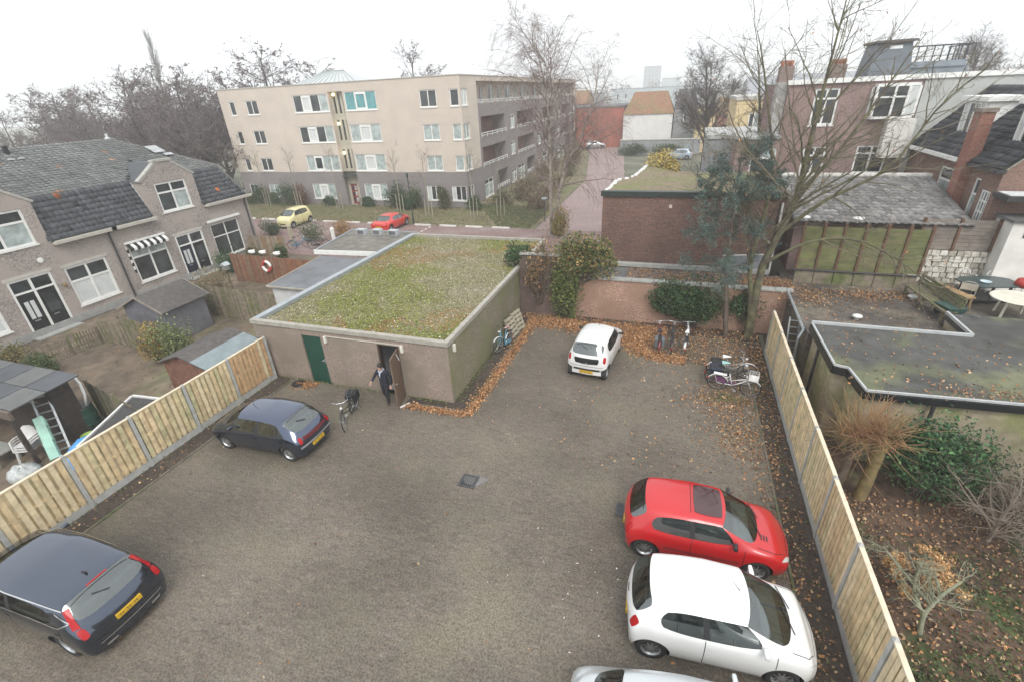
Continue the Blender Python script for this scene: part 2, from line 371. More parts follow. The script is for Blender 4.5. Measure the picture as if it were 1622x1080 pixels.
for w in wins: window(apt, F, w[0], w[1], w[2], w[3], w[4], w[5], .085, .08, w[6], white_paint, True, casem=w[7])
# stair strip
FB = facX(AY+.5)
mb = MB(); wall(mb, FB, st[0], st[1], 0, 11.0, [(-33.84,-33.06,.02,2.15,.1)] + [(-34.0+.55*i,-33.72+.55*i,z,z+1.95,.1) for z in (3.7,6.5,9.0) for i in range(3)]); obj('stair_wall', mb, M('stair_render', (.40,.37,.29), .8, .1, 2), apt)
for z in (3.7,6.5,9.0):
    for i in range(3): window(apt, FB, -34.0+.55*i, -33.72+.55*i, z, z+1.95, (), (), .04, .05, [glass], M('stair_frame', (.2,.19,.15), .6, .1, 3), False)
mb = MB(); FB.slab(mb, -33.83,-33.07,.03,2.14,-.08,-.03); d = obj('entrance_door', mb, M('red_door', (.22,.015,.015), .4, .15, 2), apt)
for i in (0, 1):
    for j in range(3):
        mb = MB(); FB.slab(mb, -33.76+.36*i,-33.50+.36*i,.25+.62*j,.72+.62*j,-.028,-.018); obj('pane', mb, glass_teal if i else glass, d)
mb = MB(); F.slab(mb, st[0]+.004, st[1]-.004, 2.95, 3.1, -.5, .25); obj('canopy', mb, M('dark_slab', (.05,.05,.05), .6, .1, 3), apt)
lampm = M('lit_stair_lamp', (.9,.8,.5), .4, .0)
lampm.node_tree.nodes['Principled BSDF'].inputs['Emission Color'].default_value = (1,.86,.5,1); lampm.node_tree.nodes['Principled BSDF'].inputs['Emission Strength'].default_value = 2.2
for z in (5.15, 7.95, 10.6):
    mb = MB(); mb.lathe([(.0,0),(.11,.02),(.13,.15),(.1,.27),(0,.3)], (-33.75, 45.33, z), 10); obj('stair_lamp', mb, lampm, apt, smooth=True)
# side wall along the side street
FS = facY(AX1)
AYE = 97.
mb = MB(); h = [(45.15,46.6,z0,z1-.05) for z0, z1 in lv]
wall(mb, FS, AY, 49.0, 3.42, AX1H, h); obj('side_wall', mb, cream_brick, apt)
for k, (z0, z1) in enumerate(lv): window(apt, FS, 45.15, 46.6, z0, z1-.05, (.5,), (), .085, .08, [glass_white if k == 0 else glass_teal], white_paint)
mb = MB(); wall(mb, FS, AY, 49.0, 0, 3.42, [(45.15,46.6,.68,2.12)]); obj('side_wall', mb, grey_brick, apt)
window(apt, FS, 45.15, 46.6, .68, 2.12, (.5,), (), .085, .08, [glass], white_paint)
# loggia bays, repeated along the street
bay = []
y = 49.0
while y < AYE-6:
    bay.append(y); y += 12.0
mb = MB(); hh = []; ww = []; lo = []
for y in bay:
    for z0 in (3.45, 6.35):
        lo.append((y+.6, y+8.0, z0-.2, z0+1.75)); ww.append((y+10.0, min(y+11.6, AYE-.2), z0, z0+1.5))
    ww.append((y+.6, y+3.2, .1, 1.95)); ww.append((y+9.9, min(y+11.8, AYE-.2), .2, 1.75)); lo.append((y+4.5, y+8.4, .35, 2.3))
wall(mb, FS, 49.0, AYE, 0, 8.3, [(*q, 1.4) for q in lo] + [(*q, .14) for q in ww]); obj('street_wall', mb, grey_brick, apt)
mb = MB(); FS.slab(mb, 49.0, AYE, 8.3, 9.25, -.2, .0); obj('terrace_parapet', mb, grey_brick, apt)
FT = facY(AX1-1.5); tw_ = []
for y in bay: tw_ += [(y+.8,y+3.0,9.3,11.0), (y+4.4,y+5.4,9.3,11.0), (y+7.0,y+8.8,9.3,11.0), (y+10.2,y+11.2,9.4,10.9)]
mb = MB(); wall(mb, FT, 49.0, AYE, 9.0, 11.3, tw_); obj('terrace_wall', mb, cream_brick, apt)
mb = MB(); FS.slab(mb, 49.0, AYE, 11.3, AX1H-.003, -1.7, 0); obj('roof_fascia', mb, cream_brick, apt)
for q in tw_: window(apt, FT, *q, (.5,), (), .07, .06, [glass, glass_teal], white_paint, False)
for q in ww: window(apt, FS, *q, (.5,), (.72,), .085, .06, [glass_teal, glass], white_paint)
FL = facY(AX1-1.38)
for i, q in enumerate(lo):
    mb = MB(); FL.slab(mb, q[0], q[1], q[2], q[3], -.1, -.02); obj('loggia_back', mb, brick('loggia_brick', (.20,.105,.08), (.16,.09,.07), (.15,.11,.10)), apt)
    window(apt, FL, q[0]+.3, q[0]+2.3, q[2]+.12, q[3]-.25, (.5,), (), .08, -.02, [glass_teal, glass], white_paint, False)
    mb = MB(); a, b = FS.p(q[0]-.2, q[2]+.42, .10), FS.p(q[1]+.1, q[2]+.42, .10); mb.bar(a, b, .06); mb.bar(a-Vector((0,0,.2)), b-Vector((0,0,.2)), .05)
    n = 5
    for j in range(n+1):
        p_ = a.lerp(b, j/n); mb.bar(p_-Vector((0,0,.4)), p_+Vector((0,0,.02)), .05)
    obj('balcony_rail', mb, white_paint, apt)
mb = MB(); a, b = FS.p(49.0, 9.62, -.03), FS.p(AYE, 9.62, -.03); mb.bar(a, b, .06); mb.bar(a-Vector((0,0,.17)), b-Vector((0,0,.17)), .05)
for j in range(33): p_ = a.lerp(b, j/32); mb.bar(p_-Vector((0,0,.36)), p_, .05)
obj('balcony_rail', mb, white_paint, apt)
mb = MB(); mb.poly([(AX0,AY,0),(AX0,60,0),(AX0,60,AX1H),(AX0,AY,AX1H)]); mb.poly([(AX0,60,0),(-32,60,0),(-32,60,AX1H),(AX0,60,AX1H)]); mb.poly([(-32,60,0),(-32,AYE,0),(-32,AYE,AX1H),(-32,60,AX1H)]); mb.poly([(-32,AYE,0),(AX1,AYE,0),(AX1,AYE,AX1H),(-32,AYE,AX1H)])
obj('rear_wall', mb, cream_brick, apt)
mb = MB(); mb.prism([(AX0+.02,AY+.02),(AX1-.02,AY+.02),(AX1-.02,AYE-.02),(-31.98,AYE-.02),(-31.98,59.98),(AX0+.02,59.98)], AX1H-.25, AX1H-.15); obj('roof', mb, felt, apt)
mb = MB(); c = .06
for a in ((AX0-c,AX1+c,AY-c,AY+.25), (AX1-.25,AX1+c,AY+.25,AYE), (AX0-c,AX0+.25,AY+.25,60)): mb.box(*a, AX1H+.001, AX1H+.07)
obj('roof_coping', mb, M('pale_coping', (.42,.40,.36), .7, .1, 3), apt)
mb = MB(); zt = 11.9      # glazed hip roof on the block
q = [(-47,54,zt-.1),(-36.5,54,zt-.1),(-36.5,60,zt-.1),(-47,60,zt-.1)]; r1, r2 = (-43.2,57,13.45), (-40.2,57,13.45)
mb.poly([q[0],q[1],r2,r1]); mb.poly([q[1],q[2],r2]); mb.poly([q[2],q[3],r1,r2]); mb.poly([q[3],q[0],r1]); sk = obj('roof_light', mb, M('pale_roof_light', (.42,.44,.44), .5, .1, 2), apt)
mb = MB()
for i in range(13):
    a = Vector(q[0]).lerp(Vector(q[1]), i/12); b = Vector(r1).lerp(Vector(r2), i/12); mb.bar(a, b, .12, .1)
mb.bar(r1, r2, .2); obj('glazing_bar', mb, M('roof_bar', (.30,.33,.33), .6, .1, 2), sk)
# ------------------------------------------------------------------ terraced houses on the left
house_brick = brick('old_house_brick', (.30,.245,.215), (.205,.175,.16), (.31,.28,.255), big=.14, dirt=(.33,.285,.255), speck=.42, ms=.014)
HX = -30.3; FH = facY(HX)
def house(label, y0, y1, win, door, dormer, doormats, north_end):
    h = thing('terraced_house', label, 'house')
    (wa, wb, wz0, wz1), (da, db, dz), (ga, gb, g0, g1) = win[0], door, dormer
    holes = [(w[0],w[1],w[2],w[3]) for w in win] + [(da,db,.06,dz,.16)]
    mb = MB(); wall(mb, FH, y0, y1, 0, 4.28, holes)
    for y in (y0, y1): mb.poly([(HX,y,0),(HX-9.5,y,0),(HX-9.5,y,4.28),(HX,y,4.28)])
    mb.poly([(HX-9.5,y0,0),(HX-9.5,y1,0),(HX-9.5,y1,4.28),(HX-9.5,y0,4.28)])
    obj('wall', mb, house_brick, h)
    mb = MB(); FH.slab(mb, y0, y1, .0, .38, .003, .05); obj('plinth', mb, M('grey_plinth', (.26,.26,.25), .9, .15, 3), h)
    mb = MB()
    for w in win: FH.slab(mb, w[0]-.12, w[1]+.12, w[3]+.01, w[3]+.17, .002, .035)
    FH.slab(mb, da-.1, db+.1, dz+.01, dz+.17, .002, .035); obj('lintel', mb, M('pale_lintel', (.42,.39,.35), .8, .12, 4), h)
    # gabled wall dormer
    gm = (ga+gb)/2; pent = [(ga,4.284),(gb,4.284),(gb,6.35),(gm+.45,7.3),(gm-.45,7.3),(ga,6.35)]
    mb = MB()
    wall(mb, FH, ga, gb, 4.284, 6.35, [(g0,g1,4.4,6.12)])
    mb.poly([FH.p(*q) for q in pent[2:]])
    for (u, v) in ((ga, 0), (gb, 0)): mb.poly([FH.p(u,4.284), FH.p(u,6.35), FH.p(u,6.35,-1.2), FH.p(u,4.284,-1.2)])
    d = obj('dormer', mb, house_brick, h)
    mb = MB()
    for (a, b) in ((pent[2], pent[3]), (pent[4], pent[5])):
        mb.bar(FH.p(a[0]+(.12 if a[0] > gm+1 else 0),a[1],-.12), FH.p(b[0]-(.12 if b[0] < gm-1 else 0),b[1],-.12), .30, .12)
    FH.slab(mb, gm-.62, gm+.62, 7.3, 7.44, -.32, .06); obj('coping', mb, M('weathered_coping', (.33,.32,.29), .9, .2, 5), d)
    mb = MB()
    mb.poly([FH.p(gm+.45,7.28,-.1), FH.p(gb+.05,6.30,-.1), FH.p(gb+.05,6.30,-1.2), FH.p(gm+.45,7.28,-3.1)]); mb.poly([FH.p(gm-.45,7.28,-.1), FH.p(ga-.05,6.30,-.1), FH.p(ga-.05,6.30,-1.2), FH.p(gm-.45,7.28,-3.1)]); mb.poly([FH.p(gm-.45,7.28,-.1), FH.p(gm+.45,7.28,-.1), FH.p(gm+.45,7.28,-3.1), FH.p(gm-.45,7.28,-3.1)])
    obj('dormer_roof', mb, M('dark_slates', (.06,.065,.07), .7, .25, 8), d)
    window(h, FH, g0, g1, 4.4, 6.12, (.5,), (.66,), .10, .06, [glass, glass, glass_teal, glass], white_paint)
    for u in (ga-.03, gb+.03):
        mb = MB(); mb.bar(FH.p(u,4.3,-.02), FH.p(u,6.3,-.85), .10, .10); obj('lead_flashing', mb, M('pale_lead', (.46,.48,.5), .6, .2, 6), d)
    # doors
    dm = (da+db)/2
    mb = MB()
    for u in (da, dm-.06, db-.09): FH.slab(mb, u, u+.1, .06, dz, -.14, -.01)
    FH.slab(mb, da+.1, db-.09, dz-.09, dz, -.14, -.012); FH.slab(mb, da+.1, db-.09, dz-.72, dz-.64, -.14, -.012); obj('door_frame', mb, white_paint, h)
    for i, (a, b) in enumerate(((da+.1, dm-.06), (dm+.04, db-.09))):
        mb = MB(); FH.slab(mb, a+.005, b-.005, .08, dz-.725, -.12, -.06); l = obj('front_door', mb, doormats[i], h)
        if i == 0:
            for q in (0, 1):
                mb = MB(); FH.slab(mb, a+.18+.25*q, a+.36+.25*q, .95, 1.85, -.06, -.045); obj('door_light', mb, glass_white, l)
            mb = MB(); FH.slab(mb, a+.25, a+.5, .8, .86, -.06, -.04); obj('letter_box', mb, steel, l)
        else:
            mb = MB(); FH.slab(mb, a+.15, b-.15, 1.0, 1.9, -.06, -.05); obj('door_light', mb, glass, l)
            mb = MB(); FH.slab(mb, a+.25, a+.5, .82, .87, -.06, -.04); obj('letter_box', mb, steel, l)
        mb = MB(); FH.slab(mb, a+.005, b-.005, dz-.635, dz-.095, -.1, -.08); obj('transom_light', mb, glass, h)
    mb = MB(); FH.slab(mb, da-.1, db+.1, .0, .05, .052, .5); obj('door_step', mb, concrete, h)
    return h
navy_door = M('navy_door', (.01,.013,.028), .35, .1, 3)
hA = house('brick terraced house with black front doors and a white half blind window', 8.2, 18.25, [(15.36,17.5,.78,2.9), (9.2,12.15,.78,2.9)], (12.86,14.75,2.98), (11.85,15.35,12.35,14.83), [black_paint, black_paint], 0)
window(hA, FH, 15.36, 17.5, .78, 2.9, (.5,), (.62,), .11, .06, [glass_white, glass], white_paint)
window(hA, FH, 9.2, 12.15, .78, 2.9, (.5,), (.62,), .11, .06, [glass_white, glass], white_paint)
hB = house('brick terraced house with a striped awning and navy front door', 18.25, 28.2, [(18.84,21.15,.85,3.1), (24.5,26.85,.62,2.92)], (21.8,23.8,2.86), (21.0,24.5,21.72,23.83), [navy_door, black_paint], 1)
window(hB, FH, 18.84, 21.15, .85, 3.1, (.5,), (.66,), .10, .06, [glass, glass_teal, glass, glass_teal], white_paint)
window(hB, FH, 24.5, 26.85, .62, 2.92, (.5,), (.62,), .07, .06, [glass, glass], white_paint)
# striped awning pieces and blind box
for k in range(12):
    u = 18.75 + k*.2
    mb = MB(); a, b = FH.p(u,3.22,.04), FH.p(u,2.98,.34); c = FH.p(u+.2,3.22,.04), FH.p(u+.2,2.98,.34)
    mb.poly([a, b, c[1], c[0]]); mb.poly([b, b+Vector((0,0,-.16)), c[1]+Vector((0,0,-.16)), c[1]]); obj('awning_stripe', mb, white_paint if k % 2 else black_paint, hB)
mb = MB(); FH.slab(mb, 18.7, 21.2, 3.22, 3.32, 0, .14); obj('awning_box', mb, white_paint, hB)
mb = MB(); FH.slab(mb, 24.35, 27.0, 3.10, 3.24, 0.04, .2); obj('blind_box', mb, white_paint, hB)
for k in range(8):
    mb = MB(); FH.slab(mb, 18.70, 18.80, 1.5+.2*k, 1.7+.2*k, .0, .03); obj('awning_stripe', mb, white_paint if k % 2 else black_paint, hB)
pipe = M('dark_pipe', (.03,.03,.032), .5, .1, 4)
for y, h in ((18.12, hA), (27.85, hB)):
    mb = MB(); mb.tube([FH.p(y,4.2,.22), FH.p(y,4.0,.09), FH.p(y,.1,.09)], .05, 8); obj('downpipe', mb, pipe, h)
mb = MB(); mb.lathe([(0,0),(.13,.0),(.13,.04),(0,.05)], FH.p(14.6,3.6,.0), 14, 'x'); obj('round_vent', mb, white_paint, hA)
mb = MB(); mb.lathe([(0,0),(.06,.02),(.08,.14),(.05,.24),(0,.26)], FH.p(15.05,2.0,.09), 10); obj('wall_lamp', mb, M('brass', (.2,.13,.05), .5, .1, 4), hA, smooth=True)
# mansard roofs: lower steep slope, upper slope, hip at the far end
def D(a, b): v = np.array(b, float)-np.array(a, float); return v/np.linalg.norm(v)
low, up, lowl, upl = (-.95,0,2.05), (-4.1,0,2.15), math.hypot(.95,2.05), math.hypot(4.1,2.15)
for h, y0, y1, gaps, hip in ((hA, 8.2, 18.25, [(11.85,15.35)], 0), (hB, 18.25, 28.2, [(21.0,24.5)], 1)):
    def keep_low(u, v, y0=y0, gaps=gaps, hip=hip):
        y = y0+u
        if hip and y > 28.15 - v*.95/lowl: return False
        return not any(a < y < b for a, b in gaps)
    def keep_up(u, v, y0=y0, gaps=gaps, hip=hip):
        y = y0+u
        if hip and y > 27.2 - v*3.5/upl: return False
        zz = 6.33 + v*2.15/upl; xx = v*4.1/upl
        return not any(abs(y-(a+b)/2) < 1.75 - max(0, (zz-6.35))/.55 and zz < 7.3 for a, b in gaps)
    tiles('lower_roof_tiles', h, (HX+.05,y0,4.38), (0,1,0), D((0,0,0),low), y1-y0, lowl, .27, .3, tile_mat, (.075,.08,.088), .16, .009, keep=keep_low, seed=3+hip)
    tiles('upper_roof_tiles', h, (HX-.92,y0,6.43), (0,1,0), D((0,0,0),up), y1-y0, upl, .27, .22, tile_mat, (.125,.13,.125), .12, .006, (.24,.14,.09), keep=keep_up, seed=5+hip)
    ye = 28.2 if hip else y1; r_e = 23.7 if hip else y1; b_e = 27.25 if hip else y1
    mb = MB()
    mb.poly([(HX,y0,4.3),(HX,ye,4.3),(HX-.95,b_e,6.35),(HX-.95,y0,6.35)]); mb.poly([(HX-.95,y0,6.35),(HX-.95,b_e,6.35),(HX-5.05,r_e,8.45),(HX-5.05,y0,8.45)])
    mb.poly([(HX-9.5,y0,4.3),(HX-9.5,ye,4.3),(HX-9.2,b_e,6.3),(HX-9.2,y0,6.3)]); mb.poly([(HX-9.2,y0,6.3),(HX-9.2,b_e,6.3),(HX-5.05,r_e,8.45),(HX-5.05,y0,8.45)])
    if hip: mb.poly([(HX,ye,4.3),(HX-9.5,ye,4.3),(HX-9.2,b_e,6.35),(HX-.95,b_e,6.35)]); mb.poly([(HX-.95,b_e,6.35),(HX-9.2,b_e,6.35),(HX-5.05,r_e,8.45)])
    else: mb.poly([(HX,y0,4.3),(HX-.95,y0,6.35),(HX-5.05,y0,8.45),(HX-9.2,y0,6.3),(HX-9.5,y0,4.3)])
    rf = obj('roof', mb, felt, h)
    mb = MB(); y = y0                                       # ridge tiles
    while y < r_e-.2:
        mb.tube([(HX-5.05,y,8.48),(HX-5.05,y+.36,8.48)], [.13,.115], 8); y += .35
    if hip:
        for a, b in (((HX-5.05,r_e,8.5),(HX-.95,b_e+.02,6.46)), ((HX-.95,b_e+.02,6.46),(HX+.02,28.24,4.4))):
            a, b = Vector(a), Vector(b); n = int((b-a).length/.35)
            for i in range(n): mb.tube([a.lerp(b,i/n), a.lerp(b,(i+1.03)/n)], [.10,.12], 8)
    obj('ridge_tiles', mb, M('ridge_clay', (.11,.105,.10), .8, .3, 5), rf)
    segs = []; y = y0-.02
    for a, b in sorted(gaps): segs.append((y, a-.05)); y = b+.05
    segs.append((y, ye+.25))
    for a, b in segs:
        mb = MB(); mb.box(HX-.02, HX+.34, a, b, 4.18, 4.285); mb.box(HX+.28, HX+.36, a, b, 4.287, 4.36); obj('gutter', mb, M('cream_gutter', (.50,.47,.41), .6, .1, 4), h)
mb = MB(); mb.box(-34.9,-34.7,17.6,17.78,8.2,8.75); obj('chimney_pipe', mb, black_paint, hA)
mb = MB(); mb.box(-34.5,-34.1,17.3,17.55,8.06,8.12); mb.box(-34.5,-34.1,17.75,18.0,8.06,8.12); obj('roof_patch', mb, M('pale_lead', (.5,.5,.5)), hA)
mb = MB(); mb.lathe([(.16,0),(.16,.35),(.08,.4),(.08,.6)], (-35.35,23.5,8.3), 10); obj('vent_pipe', mb, M('pale_lead', (.5,.5,.5)), hB)
mb = MB(); mb.poly([(-33.1,24.6,7.62),(-33.1,25.4,7.62),(-33.9,25.4,8.02),(-33.9,24.6,8.02)]); mb.poly([(-32.7,25.0,7.42),(-32.7,25.6,7.42),(-32.95,25.6,7.55),(-32.95,25.0,7.55)]); obj('roof_window', mb, M('dull_roof_window', (.30,.31,.31), .3, .2, 4), hB)
# ------------------------------------------------------------------ dark brick building behind the back wall
dark_brick = brick('dark_red_brick', (.165,.08,.063), (.095,.055,.048), (.16,.115,.095), big=.22, speck=.42, ms=.012)
db = thing('flat_roof_building', 'windowless dark red brick building with a mossy flat roof', 'building')
dpoly = [(-3.5,24.2),(4.3,24.2),(4.3,31),(-.3,31),(-2.1,33.8),(-2.3,32.4),(-2.5,29.4),(-3.4,27.6)]
mb = MB(); mb.prism(dpoly, 0, 5.36); obj('wall', mb, dark_brick, db)
mb = MB(); mb.box(-3.58, 4.4, 24.1, 24.45, 5.364, 5.6); obj('fascia', mb, M('green_black_fascia', (.018,.028,.024), .5, .15, 3), db)
mb = MB(); mb.prism([(-3.58,24.452)]+[(4.4,24.452)]+dpoly[2:], 5.366, 5.5); obj('roof', mb, M('mossy_roof', (.17,.135,.085), .95, .3, 6, .5, 30, alt=(.13,.14,.05), altscale=.7), db)
mb = MB(); pth = [(-3.42,24.6),(-3.3,27.6),(-2.45,29.4),(-2.22,32.4),(-2.05,33.7)]
for (xa, ya), (xb, yb) in zip(pth, pth[1:]):
    k = max(2, int(math.hypot(xb-xa,yb-ya)/.5))
    for i in range(k):
        x, y = xa+(xb-xa)*(i+.5)/k, ya+(yb-ya)*(i+.5)/k; mb.box(x-random.uniform(.06,.12), x+random.uniform(.06,.16), y-.24, y+.24, 5.502, 5.53+random.uniform(0,.06))
obj('roof_edge', mb, M('pale_ragged_edge', (.60,.58,.55), .8, .2, 6), db)
mb = MB(); facX(24.2).slab(mb, -.35, -.22, 4.85, 5.0, .002, .02); obj('vent', mb, M('pale_vent', (.5,.42,.36)), db)
mb = MB(); mb.box(-3.6, 4.4, 23.8, 24.1, 1.97, 2.14); obj('footing', mb, concrete, db)
ls = MB(); ls.box(-4.5, 5.05, 21.8, 23.8, 1.75, 1.93); struct('rear_terrace', ls, felt)
tag(S.objects['rear_terrace'], 'flat felt roof strewn with leaves behind the pink wall')
# ------------------------------------------------------------------ brick mansion row on the right
man_brick = brick('mansion_brick', (.265,.17,.155), (.225,.15,.14), (.25,.19,.18), big=.12)
man = thing('townhouse', 'tall mauve brick townhouse with white windows and roof cabin', 'house')
MY = 34.; F = facX(MY)
mw = [(6.70,7.92,7.62,9.5), (6.72,7.92,4.66,6.49), (9.42,10.95,4.98,6.5), (6.72,7.92,1.0,3.2), (9.42,10.95,1.0,3.2), (3.85,5.2,5.2,6.5)]
mb = MB(); wall(mb, F, 5.3, 11.7, 0, 9.72, mw[:5] + [(9.45,11.6,7.97,9.5)]); obj('wall', mb, man_brick, man)
for w in mw[:5]: window(man, F, *w, (.5,), (.72,), .10, .08, [glass], white_paint)
b_ = MB()
bx = [(9.45,34.0),(9.55,33.6),(11.0,33.6),(11.6,34.0)]
b_.prism(bx[::1], 7.88, 8.0); b_.prism(bx, 9.45, 9.6)
for q in bx: b_.bar((q[0],q[1],8.0),(q[0],q[1],9.45),.12)
b_.bar((10.4,33.6,8.0),(10.4,33.6,9.45),.10); b_.bar((9.55,33.6,8.95),(11.0,33.6,8.95),.08); bo = obj('bay_window', b_, white_paint, man)
for x0, x1 in ((9.6,10.36),(10.44,10.96)):
    for z0, z1 in ((8.02,8.9),(9.0,9.43)):
        mb = MB(); mb.box(x0, x1, 33.61, 33.63, z0, z1); obj('pane', mb, glass, bo)
mb = MB(); mb.poly([(11.02,33.62,8.02),(11.57,33.98,8.02),(11.57,33.98,9.43),(11.02,33.62,9.43)]); obj('pane', mb, glass_white, bo)
mb = MB(); mb.box(10.4,11.68,33.4,33.98,5.9,7.86); obj('rendered_box', mb, M('white_render', (.62,.60,.56), .85, .1, 2), man)
mb = MB(); mb.box(5.2,16.8,33.86,34.25,9.74,9.98); obj('cornice', mb, white_paint, man)
mb = MB(); mb.box(5.3,16.6,34.26,44,9.70,9.8); obj('roof', mb, M('pale_roofing', (.35,.35,.34), .9, .2, 3), man)
mb = MB(); mb.poly([(5.3,34,0),(5.3,44,0),(5.3,44,9.72),(5.3,34,9.72)]); mb.poly([(5.3,44,0),(16.6,44,0),(16.6,44,9.72),(5.3,44,9.72)]); obj('rear_wall', mb, man_brick, man)
mb = MB(); mb.box(11.72,16.6,33.95,34.2,0,9.735); obj('rendered_wall', mb, M('grey_render', (.40,.41,.39), .9, .06, 1.2, big=.05), man)
mb = MB(); mb.box(4.75,5.28,34.2,35.2,0,9.9); obj('flank_wall', mb, M('grey_flank', (.30,.29,.28), .9, .25, 3), man)
mb = MB(); mb.box(4.9,5.6,35.2,36.2,9.3,10.7); ch = obj('chimney', mb, brick('chimney_brick', (.20,.14,.12), (.17,.12,.11), (.2,.17,.15)), man)
for i in range(3):
    mb = MB(); mb.lathe([(.1,0),(.12,.2),(.09,.32)], (5.02+.23*i,35.7,10.7), 8); obj('chimney_pot', mb, M('terracotta', (.25,.11,.07)), ch)
mb = MB(); mb.box(8.1,8.9,38,38.8,9.8,10.7); ch = obj('chimney', mb, MATS['chimney_brick'], man)
for i in range(4):
    mb = MB(); mb.lathe([(.09,0),(.11,.2),(.08,.32)], (8.2+.2*i,38.4,10.7), 8); obj('chimney_pot', mb, MATS['terracotta'], ch)
cab = M('slate_cladding', (.085,.10,.115), .55, .15, 2)
mb = MB(); mb.hexa([(9.6,36.4,9.8),(11.75,36.4,9.8),(11.75,39,9.8),(9.6,39,9.8),(9.9,36.8,11.62),(11.55,36.8,11.62),(11.55,39,11.62),(9.9,39,11.62)]); cb_ = obj('roof_cabin', mb, cab, man)
mb = MB(); mb.box(9.75,11.72,36.6,39.2,11.624,11.74); obj('cabin_roof', mb, M('cabin_roof', (.10,.09,.085)), cb_)
mb = MB(); mb.poly([(10.5,36.72,11.3),(11.1,36.72,11.3),(11.1,36.79,11.55),(10.5,36.79,11.55)]); obj('cabin_window', mb, glass_white, cb_)
mb = MB(); mb.box(11.9,14.8,37.6,41,9.8,10.3); mb.box(11.9,14.6,37.5,37.6,10.3,10.6); dk = obj('roof_terrace', mb, M('terrace_cladding', (.18,.21,.235), .6, .12, 2), man)
mb = MB()
mb.bar((11.8,37.6,11.36),(14.8,37.6,11.36),.07); mb.bar((11.8,37.6,10.85),(14.8,37.6,10.85),.03)
for i in range(9): mb.bar((11.8+3*i/8,37.6,10.3),(11.8+3*i/8,37.6,11.36),.045)
mb.bar((14.8,37.6,11.36),(14.8,41,11.36),.06)
for i in range(4): mb.bar((14.8,38.4+.8*i,10.3),(14.8,38.4+.8*i,11.36),.045)
obj('railing', mb, M('dark_rail', (.04,.045,.05)), dk)
ms = thing('rear_annex', 'low mauve brick annex with white window beside the blue conifer', 'annex')
F2 = facX(33.2); mb = MB(); wall(mb, F2, 3.0, 5.28, 0, 7.0, [(3.85,5.2,5.0,6.5)]); mb.poly([(3.0,33.2,0),(3.0,36,0),(3.0,36,7.0),(3.0,33.2,7.0)]); obj('wall', mb, man_brick, ms)
window(ms, F2, 3.85, 5.2, 5.0, 6.5, (), (.62,), .09, .08, [glass, glass_teal], white_paint)
mb = MB(); mb.box(2.9,5.28,33.1,36.1,7.004,7.16); obj('roof', mb, M('pale_roofing', (.35,.35,.34)), ms)
# tiled lean-to behind the green fence
lt = thing('tiled_outbuilding', 'low outbuilding with a grey pantile roof behind the mossy fence', 'outbuilding')
mb = MB(); mb.box(5.2,11.3,24.6,30.5,2.0,4.3); obj('wall', mb, man_brick, lt)
a, b = (5.0,24.0,4.45), (5.0,29.2,5.55); tiles('roof_tiles', lt, a, (1,0,0), D(a,b), 6.5, 5.3, .26, .32, tile_mat, (.15,.145,.14), .2, .0, seed=9)
mb = MB(); mb.poly([(5.0,24.02,4.4),(11.5,24.02,4.4),(11.5,29.2,5.5),(5.0,29.2,5.5)]); mb.poly([(5.0,29.2,5.5),(11.5,29.2,5.5),(11.5,32,4.6),(5.0,32,4.6)]); obj('roof', mb, felt, lt)
mb = MB(); i = 0
while i < 18: mb.tube([(5.0+i*.36,29.2,5.6),(5.38+i*.36,29.2,5.6)], [.13,.12], 8); i += 1
obj('ridge_tiles', mb, M('pale_ridge', (.42,.40,.37), .8, .3, 5), lt)
# ------------------------------------------------------------------ gabled brick house at the right edge
rb = thing('gabled_house', 'brown brick house with dark tiled roof, white dormers and tall chimney', 'house')
FR = facY(12.0, -1); rbrick = brick('brown_brick', (.215,.125,.095), (.17,.10,.08), (.19,.14,.12), big=.15)
rw = [(28.3,29.75,4.6,6.0), (25.95,26.4,3.4,5.95), (24.95,25.6,3.9,5.6)]
mb = MB(); wall(mb, FR, 24.6, 33.9, 0, 6.4, rw); mb.poly([(12,24.6,0),(19,24.6,0),(19,24.6,6.4),(12,24.6,6.4)]); obj('wall', mb, rbrick, rb)
window(rb, FR, *rw[0], (), (.6,), .09, .05, [glass_teal, glass], white_paint); window(rb, FR, *rw[1], (), (.75,), .07, .05, [glass_teal, glass], white_paint, False); window(rb, FR, *rw[2], (.33,.66), (.25,.5,.75), .06, .03, [glass], white_paint, False)
mb = MB(); mb.box(11.72,12.02,27.9,33.9,6.38,6.56); obj('gutter', mb, white_paint, rb)
mb = MB(); mb.box(11.72,12.02,24.5,27.2,6.36,6.52); obj('gutter', mb, pipe, rb)
a, b = (11.85,24.5,6.55), (14.6,24.5,9.3); L_ = math.hypot(2.75,2.75)
def kp(u, v):
    y = 24.5+u; return not ((29.2 < y < 31.6 or 24.4 < y < 26.7) and 1.1 < v < 3.4)
tiles('roof_tiles', rb, a, (0,1,0), D(a,b), 9.4, L_, .27, .3, tile_mat, (.05,.052,.058), .2, .0, keep=kp, seed=11)
mb = MB(); mb.poly([(11.9,24.5,6.45),(11.9,33.9,6.45),(14.6,33.9,9.2),(14.6,24.5,9.2)]); mb.box(14.6,19,24.5,33.9,8.8,9.25); obj('roof', mb, felt, rb)
mb = MB(); mb.poly([(12,24.6,6.4),(19,24.6,6.4),(19,24.6,9.2),(14.7,24.6,9.2)]); obj('gable', mb, rbrick, rb)
